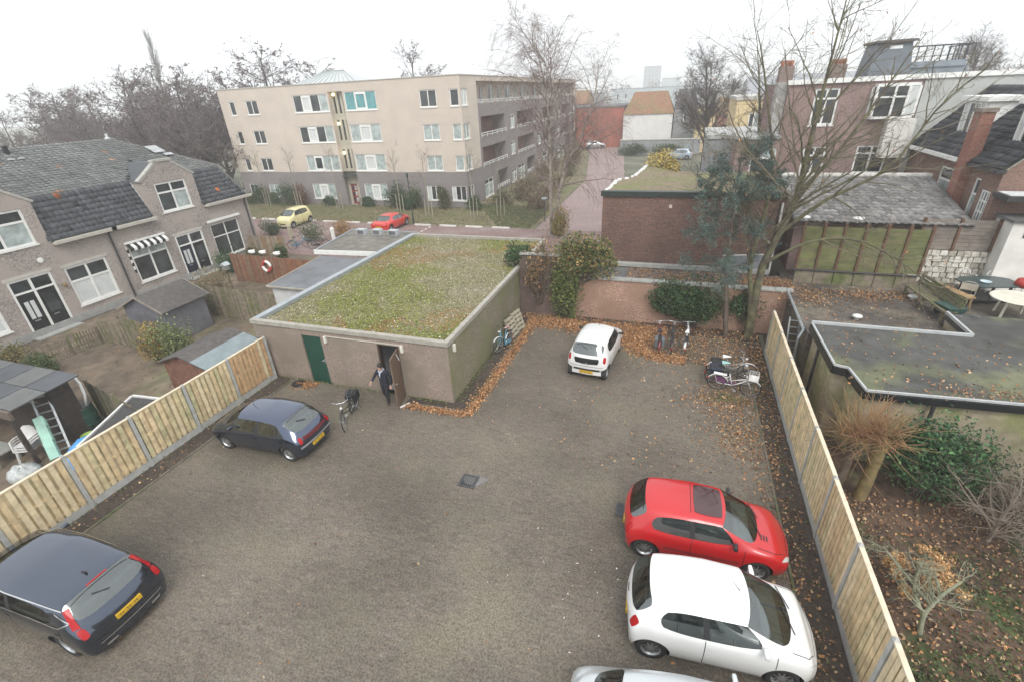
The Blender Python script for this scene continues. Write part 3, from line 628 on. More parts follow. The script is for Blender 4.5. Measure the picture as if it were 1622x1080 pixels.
for y0, y1 in ((29.3,31.5), (24.6,26.6)):
    FD = facY(12.75, -1); zb, zt_ = 7.25, 8.75
    mb = MB(); mb.box(12.8,14.8,y0,y0+.12,zb,zt_); mb.box(12.8,14.8,y1-.12,y1,zb,zt_); mb.box(12.6,14.9,y0-.15,y1+.15,zt_,zt_+.2); dm = obj('dormer', mb, white_paint, rb)
    w = window(rb, FD, y0+.1, y1-.1, zb+.05, zt_-.02, (.25,.5,.75), (), .1, .02, [glass_white, glass_teal, glass, glass_white], white_paint)
mb = MB(); mb.box(11.62,12.1,26.95,27.6,1.5,8.45); ch = obj('chimney', mb, brick('red_chimney', (.26,.10,.07), (.21,.085,.06), (.2,.13,.11)), rb)
mb = MB(); mb.box(11.57,12.15,26.9,27.65,8.452,8.6); obj('chimney_cap', mb, M('cap_stone', (.18,.15,.13)), ch)
for y in (27.0, 29.4):
    mb = MB(); mb.hexa([(15,y-.6,9.26),(16.6,y-.6,9.26),(16.6,y+.6,9.26),(15,y+.6,9.26),(15.2,y-.45,9.55),(16.4,y-.45,9.55),(16.4,y+.45,9.55),(15.2,y+.45,9.55)]); obj('roof_light', mb, glass_white, rb)
mb = MB(); mb.box(11.9,15.5,23.5,24.59,5.5,5.7); obj('flat_canopy', mb, M('black_bitumen', (.03,.03,.032)), rb)
mb = MB(); mb.box(12.0,15.4,23.6,24.5,5.702,5.73); obj('canopy_top', mb, M('pale_canopy', (.5,.52,.52)), rb)
wo_ = thing('white_outbuilding', 'white rendered outbuilding with a tiny window beside the brown fence', 'outbuilding')
mb = MB(); wall(mb, facX(23.4), 12.35, 15, 1.9, 4.75, [(12.75,13.05,4.1,4.45)]); mb.poly([(12.35,23.4,1.9),(12.35,25.5,1.9),(12.35,25.5,4.75),(12.35,23.4,4.75)]); obj('wall', mb, M('white_render', (.62,.60,.56)), wo_)
window(wo_, facX(23.4), 12.75, 13.05, 4.1, 4.45, (), (), .05, .05, [glass], M('grey_frame', (.5,.5,.5)), False)
mb = MB(); mb.box(12.25,15,23.3,25.5,4.754,4.86); obj('roof', mb, felt, wo_)
# ------------------------------------------------------------------ flat roofed annex beyond the right fence
fr = thing('flat_roof_annex', 'beige annex with a worn grey felt roof and pale metal edge', 'annex')
beige = M('beige_brick', (.30,.25,.18), .9, .2, 5, big=.15, alt=(.22,.22,.10), altscale=.9)
out = [(4.9,17.5),(4.94,14.56),(5.27,14.45),(5.41,13.25),(16,13.9),(16,19.4),(9.45,19.4),(9.42,17.52)]
cx, cy = 9.5, 16
mb = MB(); mb.prism([(x+(.12 if x < 9 else 0), y+(.1 if y < 15 else -.1)) for x, y in out], 0, 2.2); obj('wall', mb, beige, fr)
mb = MB(); mb.prism([(x+(.004 if x < 9 else 0), y+(.004 if y < 15 else -.004)) for x, y in out], 2.2, 2.42); obj('roof', mb, M('worn_felt', (.062,.062,.057), .8, .25, 2.5, .3, 60, big=.3, alt=(.105,.11,.062), altscale=.45, altpos=(.52,.62)), fr)
ed = [(4.9,17.5),(4.94,14.56),(5.27,14.45),(5.41,13.25),(16,13.9)]
mb = MB()
for p_, q_ in zip(ed, ed[1:]): mb.bar((*p_,2.455),(*q_,2.455),.055,.06)
mb.bar((4.9,17.55,2.46),(9.45,17.55,2.46),.09,.1); mb.bar((9.45,17.55,2.46),(9.45,19.4,2.46),.08,.1); obj('roof_edge', mb, trim, fr)
mb = MB()
for p_, q_ in zip(ed[3:], ed[4:]): mb.bar((p_[0]+.05,p_[1]-.02,2.31),(q_[0],q_[1]-.02,2.31),.1,.2)
for p_, q_ in zip(ed[:3], ed[1:4]): mb.bar((*p_,2.29),(*q_,2.29),.1,.22)
obj('fascia', mb, black_paint, fr)
for q_ in ((7.0,13.28),(4.92,16.2)):
    mb = MB(); mb.tube([(*q_,2.2),(*q_,0)], .05, 8); obj('downpipe', mb, pipe, fr)
ter = MB(); ter.prism([(4.9,17.62),(9.36,17.62),(9.36,19.5),(16,19.5),(16,24.5),(4.9,24.5)], 0, 1.98); struct('roof_terrace', ter, M('terrace_dirt', (.075,.064,.055), .9, .35, 4, .4, 40, big=.3, alt=(.14,.12,.09), altscale=.8))
# ------------------------------------------------------------------ far buildings
def far_house(name, label, cat, x0, x1, y, d, z1, wallm, roof=None, roofm=None, rh=3, win=(), inset=0, group=None):
    t = thing(name, label, cat, group=group); F = facX(y)
    hs = [(w[0],w[1],w[2],w[3]) for w in win]
    mb = MB(); wall(mb, F, x0, x1, 0, z1, hs)
    mb.poly([(x0,y,0),(x0,y+d,0),(x0,y+d,z1),(x0,y,z1)]); mb.poly([(x1,y,0),(x1,y+d,0),(x1,y+d,z1),(x1,y,z1)]); mb.poly([(x0,y+d,0),(x1,y+d,0),(x1,y+d,z1),(x0,y+d,z1)])
    obj('wall', mb, wallm, t)
    for w in win: window(t, F, *w[:4], (.5,), (), .12, .1, [glass, glass_teal], white_paint, False)
    mb = MB()
    if roof == 'gable':       # ridge along x
        mb.poly([(x0-.2,y-.2,z1),(x1+.2,y-.2,z1),(x1-inset,y+d/2,z1+rh),(x0+inset,y+d/2,z1+rh)]); mb.poly([(x0-.2,y+d+.2,z1),(x1+.2,y+d+.2,z1),(x1-inset,y+d/2,z1+rh),(x0+inset,y+d/2,z1+rh)])
        mb.poly([(x0-.2,y-.2,z1),(x0+inset,y+d/2,z1+rh),(x0-.2,y+d+.2,z1)]); mb.poly([(x1+.2,y-.2,z1),(x1-inset,y+d/2,z1+rh),(x1+.2,y+d+.2,z1)])
    else: mb.box(x0-.1, x1+.1, y-.1, y+d+.1, z1+.002, z1+.3)
    obj('roof', mb, roofm or felt, t); return t
red_far = M('red_hall_brick', (.34,.095,.06), .9, .15, 1.2, big=.1); rt = M('brown_tiles', (.20,.10,.055), .9, .3, 3, alt=(.16,.13,.05), altscale=.3)
yel = M('yellow_render', (.56,.43,.24), .9, .1, 1); wre = M('far_white_render', (.66,.66,.64), .9, .06, .8); gre = M('far_grey', (.25,.26,.27), .9, .15, 1)
far_house('brick_hall', 'long orange red brick hall at the end of the street', 'hall', -24, -11.2, 100, 14, 6.9, red_far)
far_house('white_house', 'white rendered house with a brown tiled roof by the street end', 'house', -11, -2.4, 98, 9, 5.7, wre, 'gable', rt, 3.6, inset=1.4)
far_house('slate_house', 'narrow dark slate house with white gable beside the white house', 'house', -2.2, 1.4, 99, 10, 6.4, gre, 'gable', M('slate_far', (.09,.085,.08)), 3, [(-.6,.4,4.2,5.6)], .4)
far_house('yellow_house', 'pale yellow rendered house seen through the bare tree', 'house', 1.5, 4.3, 90, 9, 6.6, yel, None, felt, win=[(2.2,3.2,4.6,5.8)])
far_house('red_gable_house', 'small red brick house with a dark roof beside the yellow one', 'house', 4.4, 8.2, 90, 9, 5.6, M('far_red', (.28,.11,.085), .9, .15, 1.5), 'gable', rt, 2.4, inset=.2)
far_house('yellow_building', 'yellow rendered building with pale cornice left of the townhouse', 'building', 4.4, 8.4, 55, 10, 8.5, yel, None, M('pale_coping', (.42,.40,.36)), win=[(5.6,6.6,6.0,7.4)])
far_house('grey_workshop', 'low grey workshop with flat roof behind the conifer', 'workshop', 1.8, 8.0, 44, 8, 6.1, gre, None, M('pale_roofing', (.35,.35,.34)))
gw = thing('garden_wall', 'long low grey wall in front of the white house', 'wall'); mb = MB(); mb.box(-10.2, 2.5, 88, 88.4, 0, 2.2); obj('wall', mb, gre, gw); mb = MB(); mb.box(-10.3, 2.6, 87.9, 88.5, 2.204, 2.36); obj('coping', mb, M('pale_coping', (.42,.40,.36)), gw)
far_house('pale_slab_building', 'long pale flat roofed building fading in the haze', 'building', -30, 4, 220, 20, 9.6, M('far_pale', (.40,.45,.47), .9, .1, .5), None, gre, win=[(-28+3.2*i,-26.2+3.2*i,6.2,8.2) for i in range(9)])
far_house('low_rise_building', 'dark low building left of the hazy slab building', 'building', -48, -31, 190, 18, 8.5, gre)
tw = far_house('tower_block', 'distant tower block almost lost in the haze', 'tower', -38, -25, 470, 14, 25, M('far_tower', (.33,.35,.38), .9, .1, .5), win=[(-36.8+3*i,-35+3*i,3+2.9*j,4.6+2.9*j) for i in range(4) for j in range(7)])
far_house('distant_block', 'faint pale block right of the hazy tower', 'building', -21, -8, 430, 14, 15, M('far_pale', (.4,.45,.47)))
far_house('rear_rowhouse', 'red roofed row house behind the apartment block end', 'house', -45, -24, 130, 12, 7, M('far_red', (.28,.11,.085)), 'gable', rt, 3)
far_house('distant_rowhouse', 'grey roofed houses behind the townhouse roofline', 'house', 9, 40, 95, 12, 8.2, M('far_red', (.28,.11,.085)), 'gable', gre, 2.6)
# ------------------------------------------------------------------ ground, paving, streets
def sheet(name, poly, z, mat, label=None, parent=None):
    mb = MB(); mb.poly([(p[0],p[1],z) for p in poly]); o = struct(name, mb, mat, parent)
    if label: o['label'] = label
    return o
def rect(x0, x1, y0, y1): return [(x0,y0),(x1,y0),(x1,y1),(x0,y1)]
sheet('ground', rect(-900,900,-150,1500), -.05, M('field_ground', (.12,.12,.085), .95, .3, .2, big=.2), 'wide flat ground under the whole neighbourhood')
sheet('garden_ground', rect(-30.2,-15.2,-3,33), -.012, M('garden_earth', (.125,.095,.068), .95, .35, 1.6, .5, 18, big=.25, alt=(.115,.115,.06), altscale=.6, altpos=(.52,.7)), 'earth, moss and old paving of the back gardens')
sheet('garden_soil', rect(4.2,17,-3,24), -.012, M('leafy_soil', (.075,.048,.033), .95, .45, 4, .8, 14, big=.3, alt=(.05,.065,.022), altscale=.8, altpos=(.55,.66)), 'dark leafy garden soil right of the fence')
lot = sheet('parking_lot', rect(-15.0,4.05,-4,21.6), 0, M('joint_sand', (.15,.127,.10), .95, .3, 8, big=.2), 'brick paved car park')
# clinker paving laid in running bond
def paving(name, x0, x1, y0, y1, lw, sw, z, th, mat, cols, parent, along='x', keep=None, seed=2, jit=.0004):
    r = np.random.default_rng(seed); j = .0006
    nu, nv = (int((x1-x0)/lw)+1, int((y1-y0)/sw)) if along == 'x' else (int((y1-y0)/lw)+1, int((x1-x0)/sw))
    U, Vv = np.meshgrid(np.arange(nu), np.arange(nv)); U = U.ravel(); Vv = Vv.ravel()
    a = U*lw + r.uniform(-.5,0,nv)[Vv]*lw; b = Vv*sw
    L0, L1, S0, S1 = a+j, a+lw-j, b+j, b+sw-j
    if along == 'x': X0, X1, Y0, Y1 = x0+L0, x0+L1, y0+S0, y0+S1
    else: X0, X1, Y0, Y1 = x0+S0, x0+S1, y0+L0, y0+L1
    X0 = np.clip(X0, x0, x1); X1 = np.clip(X1, x0, x1); Y0 = np.clip(Y0, y0, y1); Y1 = np.clip(Y1, y0, y1)
    ok = (X1-X0 > .03) & (Y1-Y0 > .03)
    if keep is not None: ok &= keep((X0+X1)/2, (Y0+Y1)/2)
    X0, X1, Y0, Y1 = X0[ok], X1[ok], Y0[ok], Y1[ok]; n = len(X0)
    zt = z+th+r.normal(0, jit, (n,4)); zb = np.full(n, z)
    V = np.empty((n,8,3)); cx = [X0,X1,X1,X0]; cy = [Y0,Y0,Y1,Y1]
    for k in range(4):
        V[:,k] = np.stack([cx[k],cy[k],zb], 1); V[:,4+k] = np.stack([cx[k],cy[k],zt[:,k]], 1)
    Fq = np.array([(4,5,6,7),(0,1,5,4),(1,2,6,5),(2,3,7,6),(3,0,4,7)]); Fc = (np.arange(n)*8)[:,None,None]+Fq[None]
    c = np.array(cols)[r.integers(0, len(cols), n)]*(1+r.normal(0,.07,(n,1)))
    me = npmesh(name, V.reshape(-1,3), Fc.reshape(-1,4), mat, np.repeat(c, 8, 0))
    return tag(link(name, me, parent), kind='stuff')
pav_mat = M('clinker_paving', (1,1,1), .72, .46, 26, .25, 110, attr=True, big=.22, alt=(.128,.113,.08), altscale=.45, altpos=(.5,.75), spec=.35)
def in_lot(x, y): return ~((x > -7.1) & (x < -6.3) & (y > 12.95)) & ~((x < -6.9) & (y > 13.0)) & ~((x > -8.8) & (x < -6.3) & (y > 12.6)) & (y < 20.35)
paving('paving_bricks', -14.2, 3.3, 1.0, 20.4, .20, .068, .001, .003, pav_mat, [(.112,.095,.076),(.116,.097,.075),(.108,.091,.073),(.111,.096,.078)], lot, 'x', in_lot, 4)
soil = M('bed_soil', (.055,.042,.033), .95, .4, 9, .8, 30, big=.25)
sheet('soil_strip', rect(-15.0,-14.24,1,13.0), .006, soil, 'dark soil strip along the left fence', lot)
sheet('soil_strip', rect(3.38,4.05,1,20.6), .006, soil, 'dark soil strip along the right fence', lot)
sheet('soil_bed', rect(-6.9,4.05,20.42,21.55), .006, soil, 'leafy bed along the back wall', lot)
sheet('soil_bed', [(-8.8,12.62),(-6.32,12.62),(-6.32,20.4),(-7.03,20.4),(-7.03,13.04),(-8.8,13.04)], .008, soil, 'dark bed round the garage corner', lot)
kst = MB(); kst.box(0,.06,0,.985,-.05,.045); kme = kst.mesh('kerb_stone', [M('mossy_kerb', (.13,.115,.09), .9, .3, 6, .4, 40, alt=(.08,.09,.04), altscale=1.2)])
def kerb_row(x, y, n, rz):
    for i in range(n):
        o = link('kerb_stone', kme, lot, (x-math.sin(rz)*i, y+math.cos(rz)*i, random.uniform(-.006,.006)), rz+random.uniform(-.004,.004))
kerb_row(-14.26, 1, 12, 0); kerb_row(3.31, 1, 19, 0); kerb_row(-6.36, 12.6, 8, 0); kerb_row(4.0, 20.40, 10, R(90)); kerb_row(-6.32, 12.6, 2, R(90))
# two drain gratings
for (x, y, s, lab) in ((-4.94,9.48,.2,'square iron drain grating in the middle of the car park'), (-.48,9.6,.17,'iron drain grating behind the red hatchback')):
    d = thing('drain_grating', lab, 'drain', (x,y,.016)); mb = MB()
    mb.box(-s-.05,s+.05,-s-.05,-s,-.01,.012); mb.box(-s-.05,s+.05,s,s+.05,-.01,.012); mb.box(-s-.05,-s,-s,s,-.01,.012); mb.box(s,s+.05,-s,s,-.01,.012); obj('frame', mb, M('cast_iron', (.06,.062,.065), .5, .2, 9, metal=.4), d)
    mb = MB(); mb.box(-s,s,-s,s,-.01,-.006); obj('pit', mb, black_paint, d)
    for i in range(6):
        mb = MB(); a = -s+.03+i*(2*s-.06)/5; mb.box(a-.018,a+.018,-s,s,-.004,.009); obj('slat', mb, MATS['cast_iron'], d)
pud = sheet('puddle', [(-4.80+.36*math.cos(a)*(1+.25*math.sin(3*a)), 9.56+.26*math.sin(a)*(1+.2*math.cos(2*a))) for a in np.linspace(0,6.1,26)], .0165, M('wet_film', (.11,.10,.095), .03, .2, 5, spec=1.), 'shallow puddle around the drain', lot)
# streets and verge
str_mat = M('red_street_clinker', (.185,.12,.11), .85, .22, 5, .3, 30, big=.16, alt=(.19,.15,.14), altscale=.35)
sheet('street', rect(-90,-5.2,28.0,37.8), .0, str_mat, 'red brick street in front of the apartment block')
sheet('side_street', [(-10.9,37.8),(-5.4,37.8),(-6.2,60),(-9.6,89),(-10,120),(-22,120),(-17.6,102),(-11.2,62)], .002, M('pink_clinker', (.25,.185,.175), .85, .18, 4, .3, 30, big=.1), 'pinkish brick side street running away past the apartments')
sheet('cross_street', rect(-30,-9,96,112), .004, MATS['pink_clinker'], 'cross street at the far end')
sheet('grass_verge', [(-90,37.84),(-11.0,37.84),(-11.3,62),(-17.8,102),(-19.7,102),(-19.7,44.9),(-90,44.9)], .004, M('winter_grass', (.155,.135,.078), .95, .3, 1.4, .6, 12, big=.2, alt=(.105,.125,.05), altscale=.3, altpos=(.5,.66)), 'brownish winter verge before the apartment block')
sheet('pavement', rect(-90,-30.3,28.4,31.0), .004, M('grey_slabs', (.20,.195,.19), .9, .15, 3, big=.1), 'grey pavement at the house end')
sheet('lawn', rect(-75,-49,28,46), -.02, M('park_grass', (.10,.135,.04), .95, .3, 1.2, .5, 10, big=.2), 'green lawn by the far trees')
vk = MB(); vk.box(0,.14,0,.995,-.03,.09); vme = vk.mesh('verge_kerb', [M('pale_kerb', (.38,.36,.33), .9, .15, 4)])
st_ = S.objects['street']
for i in range(14):
    x = -46.5+2.45*i
    mb = MB(); mb.box(x, x+1.55, 37.52, 37.72, .0, .11); o = obj('wheel_stop', mb, M('white_stop', (.58,.56,.53), .8, .1, 3), st_)
for i in range(9): mb = MB(); mb.box(-20.4,-20.25,31.2+.72*i,31.62+.72*i,.003,.006); obj('bay_marking', mb, M('marking_paint', (.55,.53,.5), .8, .2, 8), st_)
cur = [(-11.0,37.9),(-11.6,36.6),(-13.0,35.6),(-15,35.0)]
# ------------------------------------------------------------------ wooden fences with concrete posts
wood = [M('fence_wood_a', (.60,.46,.265), .8, .28, 5, .2, 50, big=.15, alt=(.42,.36,.22), altscale=1.3, altpos=(.5,.72)), M('fence_wood_b', (.55,.41,.23), .8, .25, 5, .2, 50, big=.15), M('fence_wood_c', (.62,.50,.31), .8, .2, 5, .2, 50), M('fence_wood_d', (.52,.43,.245), .8, .28, 5, .2, 50, alt=(.36,.35,.19), altscale=1.6, altpos=(.48,.7))]
cap_w = M('cap_rail_wood', (.60,.50,.36), .75, .15, 6)
odd_w = M('orange_boards', (.48,.29,.15), .8, .25, 5, .2, 50)
def timber_fence(label, x, side, ys, hgt, nb):
    """side = +1: the boards face +X"""
    f = thing('timber_fence', label, 'fence'); rr = random.Random(3)
    bl = (ys[1]-ys[0]-.11)/nb
    bm_ = MB(); bm_.box(-.008,.008,0,.125,0,hgt-.30); bme = [bm_.mesh('board', [w]) for w in wood+[odd_w]]
    pm_ = MB(); pm_.box(-.05,.05,-.05,.05,-.1,hgt-.02); pm_.hexa([(-.05,-.05,hgt-.02),(.05,-.05,hgt-.02),(.05,.05,hgt-.02),(-.05,.05,hgt-.02),(-.02,-.02,hgt+.03),(.02,-.02,hgt+.03),(.02,.02,hgt+.03),(-.02,.02,hgt+.03)]); pme = pm_.mesh('post', [concrete_post])
    for i, y in enumerate(ys):
        link('post', pme, f, (x,y,0), rr.uniform(-.02,.02))
        if i == len(ys)-1: break
        y1 = ys[i+1]; dz = rr.uniform(-.015,.015)
        mb = MB(); mb.box(x-.022,x+.022,y+.052,y1-.052,-.05,.24); obj('kick_board', mb, concrete_post, f)
        mb = MB(); mb.box(x-.045,x+.045,y+.055,y1-.055,hgt-.045+dz,hgt-.012+dz); obj('cap_rail', mb, cap_w, f)
        mb = MB()
        for z in (.32, 1.0, hgt-.12): mb.box(x-.014,x+.014,y+.055,y1-.055,z,z+.07)
        obj('rail', mb, wood[1], f)
        last = i == len(ys)-2 and side > 0
        for k in range(nb):
            m = 4 if last and rr.random() < .65 else rr.randrange(4)
            o = link('board', bme[m], f, (x+side*.024, y+.055+bl*k+(bl-.125)/2+rr.uniform(-.006,.006), .245+dz+rr.uniform(-.006,.006))); o.rotation_euler.x = rr.uniform(-.006,.006)
            o = link('board', bme[rr.randrange(4)], f, (x-side*.024, y+.055+bl*k+rr.uniform(-.004,.004)+((bl-.0625) if k < nb-1 else bl-.13), .245+dz))
    return f
timber_fence('pale timber fence with concrete posts beside the dark estate car', -15.02, 1, [12.83-1.81*i for i in range(8)][::-1], 1.9, 9)
timber_fence('pale timber fence with concrete posts along the parked red hatchback', 4.09, -1, [19.52-1.9*i for i in range(9)][::-1], 1.95, 11)
# ------------------------------------------------------------------ plants: branch systems and leaf clouds
def nrm(a): return a/np.maximum(np.linalg.norm(a, axis=-1, keepdims=True), 1e-9)
def grow(rs, P, Rd, n, t=(.25,1.), ang=(30,60), ln=(.3,.6), N=5, grav=0., wander=.12, rr=.55, rmin=.004, upbias=0., taper=.25, lenabs=None):
    """children of the branches P [B,k,3] with radii Rd [B,k]: returns P2, R2"""
    B, k = P.shape[:2]; seg = np.linalg.norm(np.diff(P, axis=1), axis=2).sum(1)
    cnt = np.maximum(0, np.round(n*(seg/seg.mean())**.6*rs.uniform(.7,1.3,B))).astype(int) if B > 1 else np.array([n])
    ix = np.repeat(np.arange(B), cnt); m = len(ix)
    if m == 0: return np.zeros((0,N,3)), np.zeros((0,N))
    tt = rs.uniform(t[0], t[1], m); f = tt*(k-1); i0 = np.minimum(f.astype(int), k-2); w = (f-i0)[:,None]
    p0 = P[ix,i0]*(1-w) + P[ix,i0+1]*w; d0 = nrm(P[ix,i0+1]-P[ix,i0]); r0 = Rd[ix,i0]*(1-w[:,0]) + Rd[ix,i0+1]*w[:,0]
    q = nrm(np.cross(d0, nrm(rs.normal(size=(m,3))))); a = np.radians(rs.uniform(ang[0], ang[1], m))[:,None]
    d = nrm(d0*np.cos(a) + q*np.sin(a) + np.array([0,0,upbias]))
    L = (seg[ix] if lenabs is None else lenabs)*rs.uniform(ln[0], ln[1], m)*(1.15-.6*tt)
    out = np.empty((m,N,3)); out[:,0] = p0; st = (L/(N-1))[:,None]
    for j in range(1, N):
        d = nrm(d + rs.normal(0, wander, (m,3)) + np.array([0,0,grav])); out[:,j] = out[:,j-1] + d*st
    r = np.maximum(r0*rr, rmin)[:,None]*np.linspace(1, taper, N)[None]
    return out, np.maximum(r, rmin*.6)
def tubes_np(levels):
    """[(P, R, sides)] -> verts, quads"""
    VV, FF, off = [], [], 0
    for P, Rd, s in levels:
        B, k = P.shape[:2]
        if B == 0: continue
        T = np.empty_like(P); T[:,1:-1] = P[:,2:]-P[:,:-2]; T[:,0] = P[:,1]-P[:,0]; T[:,-1] = P[:,-1]-P[:,-2]; T = nrm(T)
        ref = np.where(np.abs(T[:,:1,2:3]) > .8, np.array([1.,0,0]), np.array([0,0,1.])); x = nrm(np.cross(T, ref)); y = np.cross(T, x)
        a = np.linspace(0, 2*np.pi, s, endpoint=False)
        V = P[:,:,None,:] + (x[:,:,None,:]*np.cos(a)[None,None,:,None] + y[:,:,None,:]*np.sin(a)[None,None,:,None])*Rd[:,:,None,None]
        idx = np.arange(B*k*s).reshape(B,k,s)+off; nx = np.roll(idx, -1, axis=2)
        FF.append(np.stack([idx[:,:-1], nx[:,:-1], nx[:,1:], idx[:,1:]], -1).reshape(-1,4)); VV.append(V.reshape(-1,3)); off += B*k*s
    return np.concatenate(VV), np.concatenate(FF)
def trunk(pts, rad, N=12):
    pts = np.array(pts, float); t = np.linspace(0, len(pts)-1, N); i = np.minimum(t.astype(int), len(pts)-2); w = (t-i)[:,None]
    # Catmull-Rom
    e = np.vstack([2*pts[0]-pts[1], pts, 2*pts[-1]-pts[-2]]); p0, p1, p2, p3 = e[i], e[i+1], e[i+2], e[i+3]
    P = .5*((2*p1)+(p2-p0)*w+(2*p0-5*p1+4*p2-p3)*w**2+(3*p1-p0-3*p2+p3)*w**3)
    return P[None], np.interp(np.linspace(0,1,N), np.linspace(0,1,len(rad)), rad)[None]
def cards(rs, c, size, cols, flat=0., jit=.3, asp=.6, nrmdir=None):
    """leaf-shaped bent quads at points c"""
    c = np.asarray(c); n = len(c); s = size*rs.uniform(.6,1.35,n)[:,None]
    z = nrm(rs.normal(size=(n,3)) + (np.array([0,0,flat]) if nrmdir is None else nrmdir)); x = nrm(np.cross(z, rs.normal(size=(n,3)))); y = np.cross(z, x)
    b = z*s*.18
    V = np.stack([c-x*s*.5, c-y*s*asp*.5+b, c+x*s*.5, c+y*s*asp*.5+b], 1)
    cc = np.array(cols)[rs.integers(0, len(cols), n)]*(1+rs.normal(0, jit, (n,1))); cc = np.clip(cc, .004, .9)
    return V.reshape(-1,3), np.arange(n*4).reshape(n,4), np.repeat(cc, 4, 0)
leaf_mat = M('leaves', (1,1,1), .6, .15, 20, attr=True, spec=.35)
moss_bark = M('mossy_bark', (.105,.10,.052), .9, .35, 6, .6, 30, alt=(.075,.062,.045), altscale=2.2)
brown_bark = M('brown_bark', (.10,.075,.058), .9, .3, 7, .5, 30)
dark_bark = M('dark_bark', (.072,.055,.050), .9, .25, 6)
birch_bark = M('birch_bark', (.29,.255,.215), .8, .3, 9, .3, 30, alt=(.12,.09,.075), altscale=3.0, altpos=(.5,.62))
red_twig = M('birch_twigs', (.19,.14,.125), .85, .2, 5)
def part_np(name, parent, v, f, mat, col=None, smooth=True, stuff=False):
    o = link(name, npmesh(name, v, f, mat, col, smooth), parent)
    if stuff: o['kind'] = 'stuff'
    return o
def ell_points(rs, n, cx, r, shell=.55, lump=.25, k=7):
    """points in a lumpy ellipsoid, mostly near its surface, none below z = base"""
    d = nrm(rs.normal(size=(n,3))); ax = nrm(rs.normal(size=(k,3))); am = rs.uniform(-lump, lump, k)
    s = 1+((np.clip(d@ax.T, 0, 1)**3)*am).sum(1); u = rs.uniform(shell**3, 1, n)**(1/3)
    return np.array(cx)+d*np.array(r)*(s*u)[:,None], d
def shrub(name, label, cat, cx, r, cols, n, size, seed=1, twigs=30, group=None, lump=.35, bark=None, shell=.5):
    rs = np.random.default_rng(seed); cx = np.array(cx, float); r = np.array(r, float)
    t = thing(name, label, cat, (cx[0], cx[1], 0), group=group); off = np.array([cx[0], cx[1], 0])
    kk = 9; dl = nrm(rs.normal(size=(kk,3))); lc = cx+dl*r*rs.uniform(.3,.62,(kk,1)); lr = rs.uniform(.38,.62,kk); wt = lr**2/np.sum(lr**2); P_ = []
    for q in range(kk): P_.append(ell_points(rs, max(8, int(n*wt[q]*.8)), lc[q], r*lr[q], shell, lump)[0])
    P_.append(ell_points(rs, int(n*.2), cx, r*1.08, .3, lump)[0]); p = np.concatenate(P_); p = p[p[:,2] > max(.02, cx[2]-r[2]*1.0)]
    v, f, c = cards(rs, p, size, cols); part_np('foliage', t, v-off, f, leaf_mat, c, False, True)
    base = np.array([cx[0], cx[1], max(0, cx[2]-r[2]*1.1)])
    e, _ = ell_points(rs, twigs, cx, r*.95, .6, lump); k = 5; tt = np.linspace(0,1,k)[None,:,None]
    b0 = base+rs.normal(0,.1,(twigs,3))*np.array([1,1,0]); P = b0[:,None]*(1-tt)+e[:,None]*tt; P[:,1:-1] += rs.normal(0,.05,(twigs,k-2,3)); P[:,:,2] += np.sin(tt[0,:,0]*np.pi)*.1
    v, f = tubes_np([(P, np.tile(np.linspace(.018,.005,k), (twigs,1)), 4)]); part_np('stems', t, v-off, f, bark or brown_bark)
    return t
def bare_tree(name, label, trunks, spec, bark, twig, seed, group=None, origin=None, leaves=None, cat='tree'):
    """trunks: [(pts, radii)], spec: list of dict per level; sides shrink"""
    rs = np.random.default_rng(seed); o = np.array(origin if origin is not None else trunks[0][0][0], float)
    t = thing(name, label, cat, tuple(o), group=group)
    T = [trunk(p, r) for p, r in trunks]; P = np.concatenate([a for a, b in T]); Rr = np.concatenate([b for a, b in T])
    v, f = tubes_np([(P, Rr, 10)]); part_np('trunk', t, v-o, f, bark)
    lv = []; cur = (P, Rr); main = []
    for i, s in enumerate(spec):
        s = dict(s); sides = s.pop('sides', 4 if i else 6); extra = s.pop('also', None)
        nx = grow(rs, cur[0], cur[1], **s)
        if extra is not None and i > 0:
            e2 = grow(rs, prev[0], prev[1], **{**s, 'n': extra}); nx = (np.concatenate([nx[0], e2[0]]), np.concatenate([nx[1], e2[1]]))
        (main if i == 0 else lv).append((nx[0], nx[1], sides)); prev = cur; cur = nx
    v, f = tubes_np(main); part_np('limbs', t, v-o, f, bark)
    v, f = tubes_np(lv); part_np('crown', t, v-o, f, twig)
    if leaves:
        n, size, cols = leaves[:3]; q = cur[0][rs.integers(0, len(cur[0]), n), rs.integers(1, cur[0].shape[1], n)]
        if len(leaves) > 3: q = q[leaves[3](q)]
        v, f, c = cards(rs, q+rs.normal(0,.02,q.shape), size, cols); part_np('leaves', t, v-o, f, leaf_mat, c, False, True)
    return t
